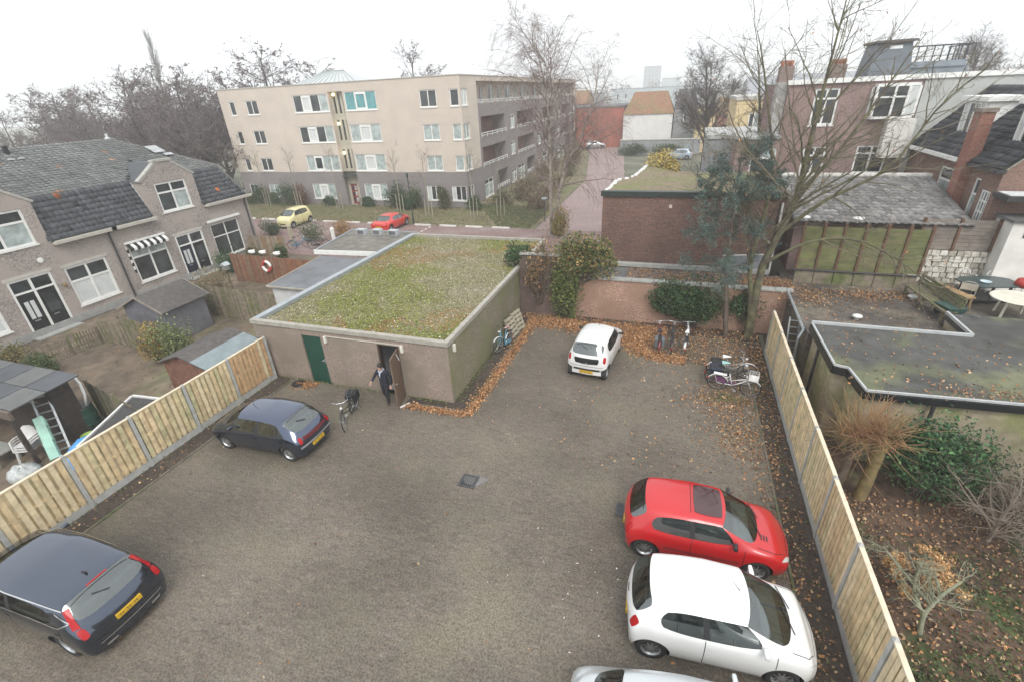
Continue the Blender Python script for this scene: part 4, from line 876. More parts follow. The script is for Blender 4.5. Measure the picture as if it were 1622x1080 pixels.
# --- two birches by the side street
bs = [dict(n=16, t=(.3,.97), ang=(22,50), ln=(.22,.42), N=7, grav=.05, wander=.10, rr=.5, rmin=.012, sides=5),
      dict(n=9, t=(.2,1), ang=(25,60), ln=(.3,.55), N=6, grav=-.05, wander=.14, rr=.5, rmin=.008, sides=4, also=14),
      dict(n=6, t=(.15,1), ang=(20,60), ln=(.45,.8), N=6, grav=-.22, wander=.14, rr=.55, rmin=.0058, sides=3),
      dict(n=3, t=(.2,1), ang=(15,45), ln=(.35,.7), N=5, grav=-.25, wander=.12, rr=.7, rmin=.0048, sides=3)]
ycols = [(.30,.20,.05),(.24,.15,.04),(.18,.14,.04),(.26,.12,.035)]
bare_tree('birch_tree', 'weeping birch with white trunk left of the side street', [([(-9.25,36.8,0),(-9.34,36.8,3.4),(-9.4,36.8,7.8),(-9.73,36.8,10.6),(-10.4,36.8,13.2)], [.15,.12,.085,.055,.02]), ([(-9.4,36.8,7.2),(-8.9,36.5,9.0),(-9.3,36.2,11.4),(-10.6,36.0,13.2),(-11.5,36,14.4)], [.07,.06,.045,.03,.012])], bs, birch_bark, red_twig, 11, leaves=(1500,.07,ycols,lambda q: q[:,2] < 7))
bare_tree('birch_tree', 'leaning birch with pale trunk nearer the side street', [([(-8.9,36.5,0),(-8.57,36.5,3.4),(-7.68,36.5,5.9),(-6.8,36.5,7.6),(-6.1,36.5,9.7),(-5.9,36.5,11.4)], [.14,.115,.09,.07,.045,.015])], [dict(bs[0], n=14), *bs[1:]], birch_bark, red_twig, 12, leaves=(1500,.07,ycols,lambda q: q[:,2] < 6))
# --- big mossy tree in the back corner
gs = [dict(n=12, t=(.28,.97), ang=(28,58), ln=(.2,.4), N=8, grav=.045, wander=.09, rr=.48, rmin=.02, sides=6),
      dict(n=5.5, t=(.2,1), ang=(28,60), ln=(.32,.55), N=6, grav=.05, wander=.13, rr=.5, rmin=.010, sides=4, also=7),
      dict(n=4, t=(.2,1), ang=(25,60), ln=(.35,.62), N=5, grav=.04, wander=.14, rr=.5, rmin=.006, sides=3),
      dict(n=1.8, t=(.2,1), ang=(25,55), ln=(.35,.65), N=4, grav=.04, wander=.12, rr=.6, rmin=.005, sides=3)]
bare_tree('bare_tree', 'large bare tree with forked mossy green trunk at the fence end', [([(3.6,21.15,0),(3.6,21.2,3.0),(4.06,21.2,4.85),(4.32,21.2,6.3),(4.36,21.2,8.1),(4.4,21.2,9.7),(4.49,21.2,12.4)], [.19,.15,.125,.105,.08,.055,.015]),
    ([(3.62,21.2,.5),(3.35,21.2,2.2),(3.15,21.2,3.3),(3.37,21.3,5.6),(3.25,21.4,7.4),(2.4,21.5,10.5),(2.0,21.5,11.6)], [.15,.105,.09,.07,.05,.028,.01]),
    ([(4.0,21.2,4.6),(5.2,21.0,5.9),(6.9,20.9,7.1),(7.8,20.9,9.0),(8.6,20.8,10)], [.085,.062,.045,.026,.01]), ([(3.7,21.1,3.4),(5.0,20.8,4.4),(6.5,20.6,4.6),(8.0,20.5,3.9),(9.2,20.4,3.0)], [.075,.052,.036,.025,.01]), ([(4.3,21.2,6.1),(5.4,21.5,7.6),(6.4,21.7,9.6),(7.0,21.8,11)], [.08,.055,.033,.01])], gs, moss_bark, M('mossy_twig', (.15,.13,.09), .9, .25, 6), 21, leaves=(120,.09,[(.33,.14,.05)]))
# --- blue conifer
rs = np.random.default_rng(31); con = thing('conifer_tree', 'blue green cedar with drooping boughs behind the bicycles', 'tree', (2.66,20.9,0)); o = np.array([2.66,20.9,0])
tp = trunk([(2.66,20.9,0),(2.3,21,2.9),(2.15,21,5.5),(2.1,21,8.0)], [.11,.09,.06,.012]); v, f = tubes_np([(tp[0],tp[1],8)]); part_np('trunk', con, v-o, f, brown_bark)
b1 = grow(rs, tp[0], tp[1], 38, (.33,.99), (62,95), (.16,.30), 7, -.05, .07, .4, .012, .25); b2 = grow(rs, b1[0], b1[1], 8, (.2,1), (30,65), (.3,.55), 5, -.08, .1, .5, .006)
b3 = grow(rs, b2[0], b2[1], 4, (.2,1), (30,60), (.35,.7), 4, -.08, .1, .6, .004)
v, f = tubes_np([(b1[0],b1[1],4),(b2[0],b2[1],3),(b3[0],b3[1],3)]); part_np('boughs', con, v-o, f, M('conifer_twig', (.09,.075,.055)))
q = np.concatenate([b2[0][:,1:].reshape(-1,3), b3[0].reshape(-1,3)]); q = q[rs.random(len(q)) < .8]; q = np.repeat(q, 7, 0)+rs.normal(0,.05,(len(q)*7,3)); v, f, c = cards(rs, q, .085, [(.075,.125,.115),(.06,.10,.092),(.10,.15,.14),(.07,.095,.065),(.12,.135,.11)], jit=.3, asp=.26); part_np('needles', con, v-o, f, leaf_mat, c, False, True)
# --- street and background trees
gs2 = [dict(n=22, t=(.25,.97), ang=(35,65), ln=(.28,.5), N=6, grav=.05, wander=.12, rr=.5, rmin=.03, sides=4), dict(n=10, t=(.2,1), ang=(30,65), ln=(.3,.55), N=5, grav=.02, wander=.16, rr=.5, rmin=.02, sides=3, also=16), dict(n=7, t=(.2,1), ang=(30,65), ln=(.35,.65), N=4, grav=.0, wander=.16, rr=.6, rmin=.014, sides=3)]
bare_tree('bare_tree', 'round crowned bare tree in front of the far yellow house', [([(2.6,70,0),(2.5,70,4),(2.1,70,8),(1.5,70,12.5)], [.28,.22,.14,.03]), ([(2.5,70,3.6),(3.8,70,6.5),(5.4,70,10)], [.16,.11,.03]), ([(2.5,70,3.2),(1,70,6),(-.8,70,9.2)], [.16,.11,.03])], gs2, dark_bark, dark_bark, 41)
bare_tree('bare_tree', 'slender bare tree rising left of the townhouse chimney', [([(5.3,43,0),(5.4,43,5),(4.9,43,9),(4.1,43,12.6)], [.16,.12,.07,.015])], [dict(gs2[0], n=18, ln=(.16,.3), rmin=.016), dict(gs2[1], n=7, rmin=.01), dict(gs2[2], n=4, rmin=.007)], moss_bark, dark_bark, 42)
al = [dict(n=17, t=(.28,.98), ang=(35,70), ln=(.24,.44), N=6, grav=.04, wander=.14, rr=.5, rmin=.035, sides=4), dict(n=8, t=(.3,1), ang=(30,65), ln=(.3,.5), N=5, grav=.02, wander=.16, rr=.5, rmin=.022, sides=3, also=9), dict(n=7, t=(.4,1), ang=(30,65), ln=(.3,.55), N=4, grav=.0, wander=.18, rr=.6, rmin=.015, sides=3)]
cone_cols = [(.115,.08,.078),(.09,.07,.07),(.13,.09,.085)]
protos = []
for s in range(3):
    lean = (-.6, .4, .1)[s]
    a = bare_tree('alder_tree', 'x', [([(0,0,0),(lean*.3,0,4),(lean,.2,8.5),(lean*1.3,.2,12.6)], [.26,.2,.12,.03]), ([(0,0,2.5),(1.2,.5,6),(2.3,.6,10.3)], [.15,.11,.03]), ([(0,0,2.2),(-1.3,-.4,6),(-2.2,-.2,9.8)], [.15,.1,.03])], al, dark_bark, M('alder_twig', (.185,.16,.155), .9, .2, 2), 50+s, origin=(0,0,0), leaves=(4200,.16,cone_cols))
    protos.append(a)
spots = [(-88,46,9.6,'broad bare alder at the far left edge of the tree row'), (-79,47,12.4,'bare alder second from the left edge behind the tiled roof'), (-71.5,45,11.2,'low bare alder behind the roof vent pipe'), (-65,47,12.8,'tall bare alder with a nest behind the roof ridge'), (-60,44,12.6,'bare alder behind the ridge end of the tiled roof'), (-55.5,46,12.9,'dense bare alder behind the brick gable'),
         (-52,43,11.4,'bare alder just left of the apartment block'), (-56,62,16.2,'highest bare alder rising above the apartment block corner'), (-50,64,13.6,'bare alder above the left roof edge of the apartment block'), (-97,60,12.4,'distant bare alder at the left edge above the roofs'), (-76,58,13.2,'distant bare alder under the tall poplar'), (-69,57,12.3,'distant bare alder right of the poplar'), (-42,76,15.2,'bare treetop peeping over the apartment roof'), (-84,52,11.0,'bare alder between the two leftmost alders'), (-92,53,11.8,'bare alder behind the leftmost alder'), (-75,50,11.6,'bare alder filling the gap left of the nest'), (-68,51,12.2,'bare alder behind the roof ridge vent'), (-53.5,52,12.6,'bare alder behind the dense alder by the apartments'), (-62.5,52,12.0,'bare alder behind the pale vent pipe'), (-58,50,12.4,'bare alder behind the roof windows'), (-50.5,45.5,10.8,'low bare alder touching the apartment wall end')]
random.seed(5)
for i, (x, y, h, lab) in enumerate(spots):
    t = protos[i] if i < 3 else copy_tree(protos[i % 3]); t.location = (x,y,-.05); t.rotation_euler.z = i*1.3; k = h/12.6; t.scale = (k*1.3,k*1.3,k); tag(t, lab, 'tree', 'bare alders behind the houses')
pop = [dict(n=110, t=(.12,.98), ang=(12,26), ln=(.16,.26), N=6, grav=.1, wander=.05, rr=.3, rmin=.05, sides=3), dict(n=9, t=(.2,1), ang=(12,28), ln=(.3,.6), N=4, grav=.08, wander=.08, rr=.6, rmin=.03, sides=3)]
bare_tree('poplar_tree', 'tall slim bare poplar standing above the alder row', [([(-138,110,0),(-137,110,12),(-135.5,110,26.5)], [.5,.35,.05])], pop, dark_bark, M('poplar_twig', (.22,.20,.185), .9, .1, 2), 61)
far_tree = bare_tree('far_tree', 'hazy bare tree on the right skyline beyond the roof railing', [([(36,90,0),(36,90,7),(36.2,90,13)], [.3,.2,.04])], [dict(gs2[0], n=40, t=(.4,.98)), dict(gs2[1], n=14), dict(gs2[2], n=6)], dark_bark, dark_bark, 62)
# far woods along the horizon
rs = np.random.default_rng(71); V, Fc, off = [], [], 0
for k in range(260):
    x = rs.uniform(-330, 160); y = rs.uniform(260, 420); h = rs.uniform(7,13); 
    if -60 < x < 30 and y < 300: continue
    p, _ = ell_points(rs, 70, (x,y,h*.62), (h*.5,h*.4,h*.5), .2, .3); V.append(p)
v, f, c = cards(rs, np.concatenate(V), 1.9, [(.10,.085,.08),(.08,.07,.068),(.12,.10,.09)], asp=.35)
tag(link('far_woods', npmesh('far_woods', v, f, leaf_mat, c)), 'grey brown belt of far trees along the horizon', 'woods', kind='stuff')
# --- young staked trees on the verge
ys = [dict(n=10, t=(.45,.98), ang=(25,45), ln=(.18,.32), N=5, grav=.06, wander=.08, rr=.5, rmin=.012, sides=3), dict(n=5, t=(.2,1), ang=(25,50), ln=(.35,.6), N=4, grav=.04, wander=.1, rr=.6, rmin=.008, sides=3), dict(n=3, t=(.2,1), ang=(25,50), ln=(.4,.7), N=3, grav=.04, wander=.1, rr=.6, rmin=.006, sides=3)]
stake_w = M('stake_wood', (.34,.30,.22), .9, .2, 5)
for i, (x, y, wh) in enumerate(((-22.1,40.6,'right of the red coupe'), (-17.7,41.0,'before the corner windows'), (-15.2,41.4,'nearest the birches'), (-26.2,42.4,'just behind the red coupe'), (-33.6,42.6,'in front of the red entrance door'), (-39.3,43.2,'right of the pale yellow hatchback'), (-44.0,43.6,'left of the pale yellow hatchback'), (-47.4,43.9,'at the far left end of the verge'))):
    a = bare_tree('young_tree', 'young staked tree '+wh, [([(x,y,0),(x+.05,y,2.2),(x-.05,y,4.2),(x+.03,y,6.0)], [.055,.048,.035,.01])], ys, M('young_bark', (.24,.22,.17), .9, .2, 6), M('young_twig', (.17,.135,.105)), 80+i, 'young trees on the verge')
    for sx in (-.35, .35):
        mb = MB(); mb.tube([(sx,.05,0),(sx,.05,1.7)], .035, 6); obj('stake', mb, stake_w, a)
    mb = MB(); mb.bar((-.35,.05,1.6),(.35,.05,1.6),.05,.02); obj('tie', mb, black_paint, a)
# --- shrubs along the apartment block
dkg = [(.028,.055,.024),(.036,.07,.028),(.05,.085,.03)]; mid = [(.06,.085,.03),(.045,.075,.028),(.08,.10,.035)]
for i, (x, y, r, cols, lab) in enumerate(((-46.6,44.0,(.9,.7,.8),mid,'low green shrub at the far left of the apartment front'), (-45.3,44.3,(.9,.5,1.2),dkg,'dark green shrub between the two small ground floor windows'), (-41.4,44.0,(1.5,.8,1.5),dkg,'big dark green shrub behind the pale yellow hatchback'), (-39.6,44.1,(1.0,.7,1.4),[(.15,.06,.035),(.11,.05,.03),(.09,.07,.03)],'russet shrub left of the ground floor bay window'), (-36.0,44.2,(.9,.5,.55),dkg,'clipped dark shrub left of the red entrance door'), (-31.0,44.2,(.9,.5,.6),dkg,'clipped dark shrub right of the red entrance door'), (-27.6,43.9,(1.3,.8,1.5),dkg,'tall dark shrub behind the red coupe'), (-25.4,43.9,(1.0,.8,1.45),mid,'olive shrub beside the dark lamp post'), (-25.9,43.3,(.9,.6,.7),dkg,'low dark shrub in front of the olive shrub'), (-22.1,44.0,(.7,.6,1.2),[(.09,.08,.035),(.06,.07,.03)],'brownish shrub between the two corner ground floor windows'), (-18.9,44.0,(.8,.6,.7),dkg,'low round shrub at the corner of the apartment block'), (-43.4,44.2,(.7,.5,.8),mid,'green shrub under the second ground floor window'))):
    shrub('shrub', lab, 'shrub', (x,y,r[2]*.85), r, cols, 1500, .16, 100+i, 14, 'shrubs along the apartment front')
brn = [(.13,.085,.05),(.16,.105,.06),(.10,.075,.045),(.17,.13,.06),(.09,.09,.045)]
rs = np.random.default_rng(120)
for i, (x, y, h, lab) in enumerate(((-16.8,46.5,1.0,'brown leafless hedge shrub at the block corner'), (-15.8,49.5,1.1,'brown shrub by the first ground floor terrace'), (-13.2,50,1.0,'rusty shrub near the street lamp'), (-16.3,54,1.3,'brown shrub half way along the side verge'), (-13.4,56,1.4,'olive brown shrub beside the side street bend'), (-16.5,61,1.6,'tall brown shrub below the second balcony stack'), (-14.0,65,1.6,'greenish brown shrub by the side street'), (-17.0,70,1.8,'brown shrub below the third balcony stack'), (-15.5,77,1.8,'dull olive shrub far along the side street'), (-17,84,1.8,'farthest brown shrub along the side street'), (-12.6,45.2,1.1,'low rusty shrub behind the small street lamp'))):
    shrub('shrub', lab, 'shrub', (x,y,h*.8), (1.6,1.6,h), brn if i % 3 else brn+mid, 1500, .15, 130+i, 40, 'brown shrubs along the side street', .4, red_twig, .2)
yg = [(.20,.17,.05),(.26,.20,.05),(.14,.15,.045),(.22,.13,.05)]
shrub('shrub', 'yellow green shrub at the foot of the birches', 'shrub', (-8.6,36.2,1.2), (1.1,.9,1.4), yg, 2200, .12, 150, 40)
shrub('shrub', 'bright yellow shrub behind the mossy flat roof', 'shrub', (-1.1,33.6,4.6), (1.25,1.0,1.9), [(.42,.31,.09),(.36,.28,.09),(.30,.25,.09)], 3000, .16, 151, 50)
shrub('shrub', 'bluish green pine bush right of the yellow shrub', 'shrub', (2.6,40,3.4), (1.3,1.0,3.2), [(.05,.085,.075),(.06,.10,.08)], 2200, .16, 152, 30)
for i, (x0, lab) in enumerate(((-8.2,'left half of the clipped hedge before the white house'), (-3.0,'right half of the clipped hedge before the white house'))): shrub('hedge', lab, 'hedge', (x0,86.5,.9), (2.8,.8,1.0), mid+dkg, 1500, .25, 160+i, 10)
# --- climbing plants on the back wall
iv = [(.075,.10,.028),(.11,.14,.035),(.05,.075,.025),(.16,.17,.05)]; ivd = [(.03,.058,.022),(.04,.075,.027),(.06,.10,.035),(.022,.045,.018)]
shrub('ivy_column', 'yellow green ivy column climbing the wall beside the white hatchback', 'ivy', (-4.75,21.15,1.45), (.75,.42,1.65), iv, 4200, .12, 170, 24, shell=.75)
shrub('climber', 'mixed brown and green climber heaped on the plum wall', 'climber', (-3.95,21.45,3.15), (1.75,.8,1.2), [(.19,.15,.06),(.10,.125,.035),(.055,.085,.026),(.13,.14,.045),(.045,.07,.024),(.25,.16,.07)], 6500, .12, 171, 60, shell=.4)
shrub('climber', 'sparse brown leaved creeper hanging over the plum wall', 'climber', (-6.0,21.2,2.5), (1.0,.35,1.6), [(.26,.15,.075),(.20,.13,.06),(.14,.11,.05)], 900, .12, 172, 50, shell=.3)
shrub('ivy_clump', 'small dark ivy clump at the rear corner of the planted roof', 'ivy', (-7.2,21.8,2.9), (.75,.8,.8), ivd, 1500, .12, 173, 14)
shrub('ivy_mass', 'dark green ivy mass over the pink wall behind the bicycles', 'ivy', (1.2,21.3,1.4), (2.0,.6,1.2), ivd, 7500, .12, 174, 40, shell=.5)
shrub('ivy_mass', 'dark ivy on the wall between the conifer and the forked tree', 'ivy', (3.3,21.5,1.3), (.8,.35,.8), ivd, 1600, .11, 175, 20)
# --- garden right of the fence
rs = np.random.default_rng(181); pol = thing('pollard_willow', 'pollarded tree with a head of reddish shoots beyond the fence', 'tree', (5.45,11.75,0)); o = np.array([5.45,11.75,0])
for (a, b, r0, m) in (((5.45,11.75,0),(5.5,11.85,2.0),.16,M('olive_trunk', (.165,.125,.055), .9, .3, 7, .5, 30)), ((4.95,12.0,0),(5.05,12.1,1.8),.12,brown_bark)):
    tp = trunk([a, ((a[0]+b[0])/2+.04,(a[1]+b[1])/2,b[2]/2), b], [r0,r0*.85,r0*1.2]); v, f = tubes_np([(tp[0],tp[1],10)]); part_np('trunk', pol, v-o, f, m)
n = 420; hd = np.where(rs.random(n)[:,None] < .55, np.array([5.5,11.85,1.95]), np.array([5.05,12.1,1.75])); p0 = hd+rs.normal(0,.13,(n,3)); d = nrm(rs.normal(size=(n,3))+np.array([-.1,0,.75])); Ls = rs.uniform(.5,1.25,n)[:,None]; P = np.empty((n,5,3)); P[:,0] = p0
for j in range(1,5): d = nrm(d+rs.normal(0,.07,(n,3))+np.array([0,0,.07])); P[:,j] = P[:,j-1]+d*Ls/4
v, f = tubes_np([(P, np.tile(np.linspace(.009,.004,5),(n,1)), 3)]); part_np('shoots', pol, v-o, f, M('red_shoots', (.29,.155,.08), .8, .25, 2.5, alt=(.31,.23,.10), altscale=2.2), None, True, True)
shrub('evergreen_bush', 'dense dark evergreen bush below the beige annex', 'bush', (7.0,12.3,1.25), (1.25,.9,1.15), [(.022,.055,.022),(.03,.075,.028),(.045,.10,.04),(.06,.13,.05)], 7000, .10, 190, 30, shell=.7, lump=.2)
shrub('evergreen_bush', 'dark ragged bush at the right edge of the garden', 'bush', (9.4,11.9,1.0), (1.2,1.0,1.0), [(.025,.05,.025),(.035,.065,.03),(.05,.06,.03)], 3000, .10, 191, 60)
ws = [dict(n=26, t=(.05,1), ang=(25,80), ln=(.8,1.6), N=7, grav=-.02, wander=.14, rr=.5, rmin=.008, sides=4), dict(n=9, t=(.15,1), ang=(25,65), ln=(.35,.7), N=5, grav=-.02, wander=.16, rr=.5, rmin=.005, sides=3), dict(n=5, t=(.15,1), ang=(25,65), ln=(.35,.7), N=4, grav=0, wander=.16, rr=.6, rmin=.0035, sides=3)]
pt = M('pale_twig', (.23,.19,.15), .9, .25, 5)
bare_tree('twiggy_shrub', 'wispy leafless shrub in front of the dark evergreen bush', [([(7.9,11.0,0),(8.0,11.1,.7),(8.1,11.2,1.5)], [.05,.04,.02])], ws, pt, pt, 192, cat='shrub')
bare_tree('twiggy_shrub', 'wispy leafless shrub at the right edge above the soil', [([(9.2,10.2,0),(9.1,10.4,.8),(9.0,10.5,1.6)], [.05,.04,.02])], ws, pt, pt, 193, cat='shrub')
bare_tree('fruit_tree', 'small pruned fruit tree with grey green lichen branches', [([(5.55,8.0,0),(5.5,8.05,.5),(5.7,8.2,.95),(6.0,8.35,1.35)], [.05,.042,.034,.018]), ([(5.5,8.05,.45),(5.3,8.3,.9),(5.35,8.5,1.45)], [.038,.03,.016]), ([(5.6,8.1,.7),(5.1,8.5,1.1),(4.85,8.9,1.25)], [.03,.024,.01])],
          [dict(n=8, t=(.3,1), ang=(35,80), ln=(.35,.75), N=6, grav=.03, wander=.2, rr=.5, rmin=.009, sides=5), dict(n=5, t=(.2,1), ang=(35,80), ln=(.3,.6), N=5, grav=.0, wander=.2, rr=.55, rmin=.006, sides=4, also=4), dict(n=4, t=(.2,1), ang=(30,70), ln=(.3,.6), N=4, grav=0, wander=.2, rr=.6, rmin=.0045, sides=3)], M('lichen_bark', (.22,.225,.155), .9, .3, 9, .5, 40), M('lichen_bark', (.3,.3,.2)), 194)
rs = np.random.default_rng(195); hy = thing('hydrangea', 'hydrangea with dry orange brown flower heads beside the fence', 'shrub', (5.7,9.1,0)); o = np.array([5.7,9.1,0])
for k in range(30):
    a = rs.uniform(0,6.28); r_ = rs.uniform(.1,1.0); x, y, z = 5.75+r_*math.cos(a)*.85, 9.0+r_*math.sin(a)*1.0, rs.uniform(.55,.95)-.25*r_
    p, d = ell_points(rs, 70, (x,y,z), (.13,.13,.09), .7, .2); v, f, c = cards(rs, p, .065, [(.42,.25,.11),(.35,.20,.085),(.48,.31,.16)], nrmdir=d*2); part_np('flower_head', hy, v-o, f, leaf_mat, c, False)
    mb = MB(); mb.tube([(.05*math.cos(a),-.1,0),((x-5.7)*.6,(y-9.1)*.6,z*.6),(x-5.7,y-9.1,z)], .007, 5); obj('stem', mb, brown_bark, hy)
# low greenery on the soil
rs = np.random.default_rng(200); q = np.concatenate([np.stack([rs.normal(cx,s,n), rs.normal(cy,s,n), np.abs(rs.normal(.03,.05,n))],1) for cx, cy, s, n in ((5.2,6.7,.35,900),(6.6,7.4,.5,900),(7.4,9.4,.7,900),(8.4,8.2,.6,700),(4.9,10.4,.3,300),(6.2,6.0,.5,700),(3.7,17.2,.15,80))])
v, f, c = cards(rs, q, .07, [(.05,.075,.02),(.07,.09,.03),(.035,.055,.02)], flat=1.); tag(link('ground_cover', npmesh('ground_cover', v, f, leaf_mat, c)), 'patches of low green weeds on the garden soil', 'ground cover', kind='stuff')
# --- left gardens
shrub('shrub', 'green and yellow variegated shrub beside the brown shed', 'shrub', (-20.3,12.9,1.0), (1.05,.85,1.15), [(.10,.13,.05),(.16,.19,.08),(.07,.10,.035),(.21,.21,.10)], 3600, .09, 210, 30)
shrub('shrub', 'orange yellow shrub left of the variegated shrub', 'shrub', (-21.4,12.7,.9), (.75,.7,.95), [(.30,.17,.045),(.26,.20,.05),(.18,.16,.045)], 1900, .09, 211, 30)
shrub('hedge', 'dark green hedge under the shop like window of the end house', 'hedge', (-28.6,23.6,.75), (1.0,1.2,.85), dkg, 2600, .10, 212, 14)
shrub('shrub', 'yellow brown shrub at the left picture edge before the doors', 'shrub', (-28.2,10.7,.55), (1.0,.8,.6), [(.18,.14,.05),(.13,.12,.045),(.10,.10,.04)], 1500, .09, 213, 20)
shrub('shrub', 'green shrub behind the solar roofed shed', 'shrub', (-25.6,10.6,.5), (.9,.5,.5), mid, 1200, .09, 214, 16)
shrub('shrub', 'olive shrub behind the garage edge', 'shrub', (-17.0,13.9,.5), (1.2,.6,.6), brn+mid, 1500, .09, 215, 30)
shrub('shrub', 'brown shrub below the striped awning window', 'shrub', (-27.3,18.6,.4), (.9,1.6,.5), brn, 1500, .10, 216, 30)
shrub('shrub', 'tangled brown plants above the grey board fence', 'shrub', (-25.3,19.6,.9), (1.4,1.1,1.0), [(.20,.14,.08),(.17,.13,.07),(.12,.12,.05)], 1400, .10, 217, 60)
for i, (x, y, r, cols, lab) in enumerate(((-33.4,32.6,(1.3,.8,.8),dkg,'dark hedge in front of the pale yellow hatchback'), (-28.2,31.4,(1.7,.9,1.0),mid,'round green bush beside the parked garden bicycles'), (-26.3,33.2,(1.2,.8,.9),[(.30,.13,.05),(.26,.17,.05),(.20,.14,.05)],'orange bush near the street'), (-23.4,32.6,(1.5,.6,.5),mid,'low green hedge before the red coupe'), (-27.2,26.8,(.5,.5,.6),mid,'small green bush at the end of the board fence'), (-29.0,26.2,(.8,.5,.6),mid+brn,'overgrown plants by the board fence'))): shrub('shrub', lab, 'shrub', (x,y,r[2]*.8), r, cols, 1600, .11, 220+i, 20)
# ------------------------------------------------------------------ sedum roof, fallen leaves, grass
rs = np.random.default_rng(300)
n = 52000; x = rs.uniform(GX0+.3, GX1-.18, n); y = rs.uniform(GY0+.18, GY1-.18, n)
def fbm(x, y, s, seed):
    r = np.random.default_rng(seed); v = 0
    for k in range(5):
        a = r.uniform(0,6.28,6); f = s*1.9**k*r.uniform(.7,1.3,6); ph = r.uniform(0,6.28,6)
        v = v + sum(np.sin((x*np.cos(q)+y*np.sin(q))*w+p) for q, w, p in zip(a,f,ph))*.6**k
    return v/6
m = fbm(x, y, .85, 3)
edge = np.clip(1.2-np.minimum(np.minimum(x-GX0, GX1-x)*1.2, (y-GY0)*.8), 0, 1)*.35
g = m+edge+rs.normal(0,.17,n)
cols = np.where(g[:,None] > .18, np.array([.20,.215,.05]), np.where(g[:,None] > .0, np.array([.25,.235,.085]), np.array([.275,.245,.16])))
rust = fbm(x, y, .8, 8) > .42; cols[rust & (rs.random(n) < .5)] = (.30,.155,.06); pl = rs.random(n) < .06; cols[pl] = (.52,.47,.39)
cols = cols*(1+rs.normal(0,.2,(n,1)))
q = np.stack([x,y,GH-.035+np.abs(rs.normal(0,.022,n))+np.clip(g,0,.4)*.06],1)
v, f, _ = cards(rs, q, .058, [(1,1,1)], flat=1.6, asp=.7); o = link('sedum_planting', npmesh('sedum_planting', v, f, leaf_mat, np.clip(np.repeat(cols,4,0),.01,.8)), gar); o['kind'] = 'stuff'
mb = MB(); mb.poly([(GX0+.24,GY0+.13,GH-.03),(GX1-.13,GY0+.13,GH-.03),(GX1-.13,GY1-.13,GH-.03),(GX0+.24,GY1-.13,GH-.03)]); obj('substrate', mb, M('roof_substrate', (.13,.13,.05), .95, .4, 6, .6, 20, alt=(.20,.175,.12), altscale=.6), gar)
def leaves(spec):
    P = []
    for kind, a, n in spec:
        if kind == 'line':      # heap along a line: x0,y0,x1,y1,width,height
            x0,y0,x1,y1,w,h = a; t = rs.random(n); d = rs.normal(0,w,n); L = math.hypot(x1-x0,y1-y0); nx_, ny_ = -(y1-y0)/L, (x1-x0)/L
            P.append(np.stack([x0+(x1-x0)*t+nx_*d, y0+(y1-y0)*t+ny_*d, .02+h*np.exp(-(d/w)**2)*rs.random(n)],1))
        elif kind == 'rect':    # x0,x1,y0,y1,z,h
            x0,x1,y0,y1,z,h = a; P.append(np.stack([rs.uniform(x0,x1,n), rs.uniform(y0,y1,n), z+h*rs.random(n)],1))
        else:                   # blob cx,cy,sx,sy,z,h
            cx,cy,sx,sy,z,h = a; P.append(np.stack([rs.normal(cx,sx,n), rs.normal(cy,sy,n), z+h*rs.random(n)],1))
    return np.concatenate(P)
org = [(.32,.16,.07),(.37,.205,.095),(.27,.13,.055),(.22,.115,.06),(.42,.26,.135)]; dull = [(.19,.11,.065),(.24,.14,.08),(.15,.085,.05),(.30,.19,.11),(.38,.27,.16)]
pil = leaves([('line',(-6.25,12.45,-6.1,20.3,.13,.07),3000), ('line',(-8.7,12.45,-6.3,12.5,.1,.05),900), ('line',(-6.4,20.45,-4.0,20.7,.38,.09),2600), ('line',(-4.4,20.4,.2,20.6,.42,.09),3600), ('line',(-1.9,20.2,-.5,18.3,.28,.07),1500), ('line',(-.6,18.35,1.0,18.3,.22,.06),1100), ('blob',(-.9,19.6,.5,.6,.02,.06),1200), ('line',(-13.9,12.7,-12.9,12.75,.15,.04),350)])
v, f, c = cards(rs, pil, .085, org, flat=.6, jit=.25, asp=.7); tag(link('fallen_leaves', npmesh('fallen_leaves', v, f, leaf_mat, c)), 'drifts of orange autumn leaves along the kerbs and back wall', 'leaves', kind='stuff')
thin = leaves([('rect',(.3,4.0,18.0,21.5,.02,.05),2600), ('rect',(2.0,4.0,12.5,18,.02,.02),900), ('blob',(2.2,15.6,.7,.5,.02,.03),700), ('blob',(2.7,13.6,.5,.6,.02,.02),420), ('line',(3.2,13,3.45,4,.28,.01),750), ('rect',(-14.2,3.3,2,20,.018,.004),200), ('rect',(-3,3,11,19,.018,.004),500), ('rect',(-15,-14.3,3,13,.01,.01),150), ('rect',(3.4,4.0,4,20,.01,.02),500), ('rect',(-2,4.8,21.9,23.7,1.94,.05),2400), ('rect',(3.2,5.2,22.0,23.2,1.98,.08),1300), ('blob',(5.6,21.4,.5,.6,1.99,.05),600), ('rect',(5,10,18,22.8,1.985,.02),420), ('blob',(7.6,21.8,.6,.35,1.99,.05),520), ('blob',(9.0,22,.4,.3,1.99,.05),220), ('rect',(5,10,13.4,17.4,2.425,.01),260), ('blob',(8.3,13.9,.9,.22,2.425,.02),200), ('rect',(4.3,9.8,4.5,12,.0,.05),4200), ('rect',(-30,-15.4,8,26,.0,.02),700), ('rect',(-6.9,-5,20.6,21.3,.02,.1),400)])
v, f, c = cards(rs, thin, .08, dull+org[:2], flat=1., jit=.25, asp=.7); tag(link('scattered_leaves', npmesh('scattered_leaves', v, f, leaf_mat, c)), 'scattered dull brown leaves over paving, soil and terrace', 'leaves', kind='stuff')
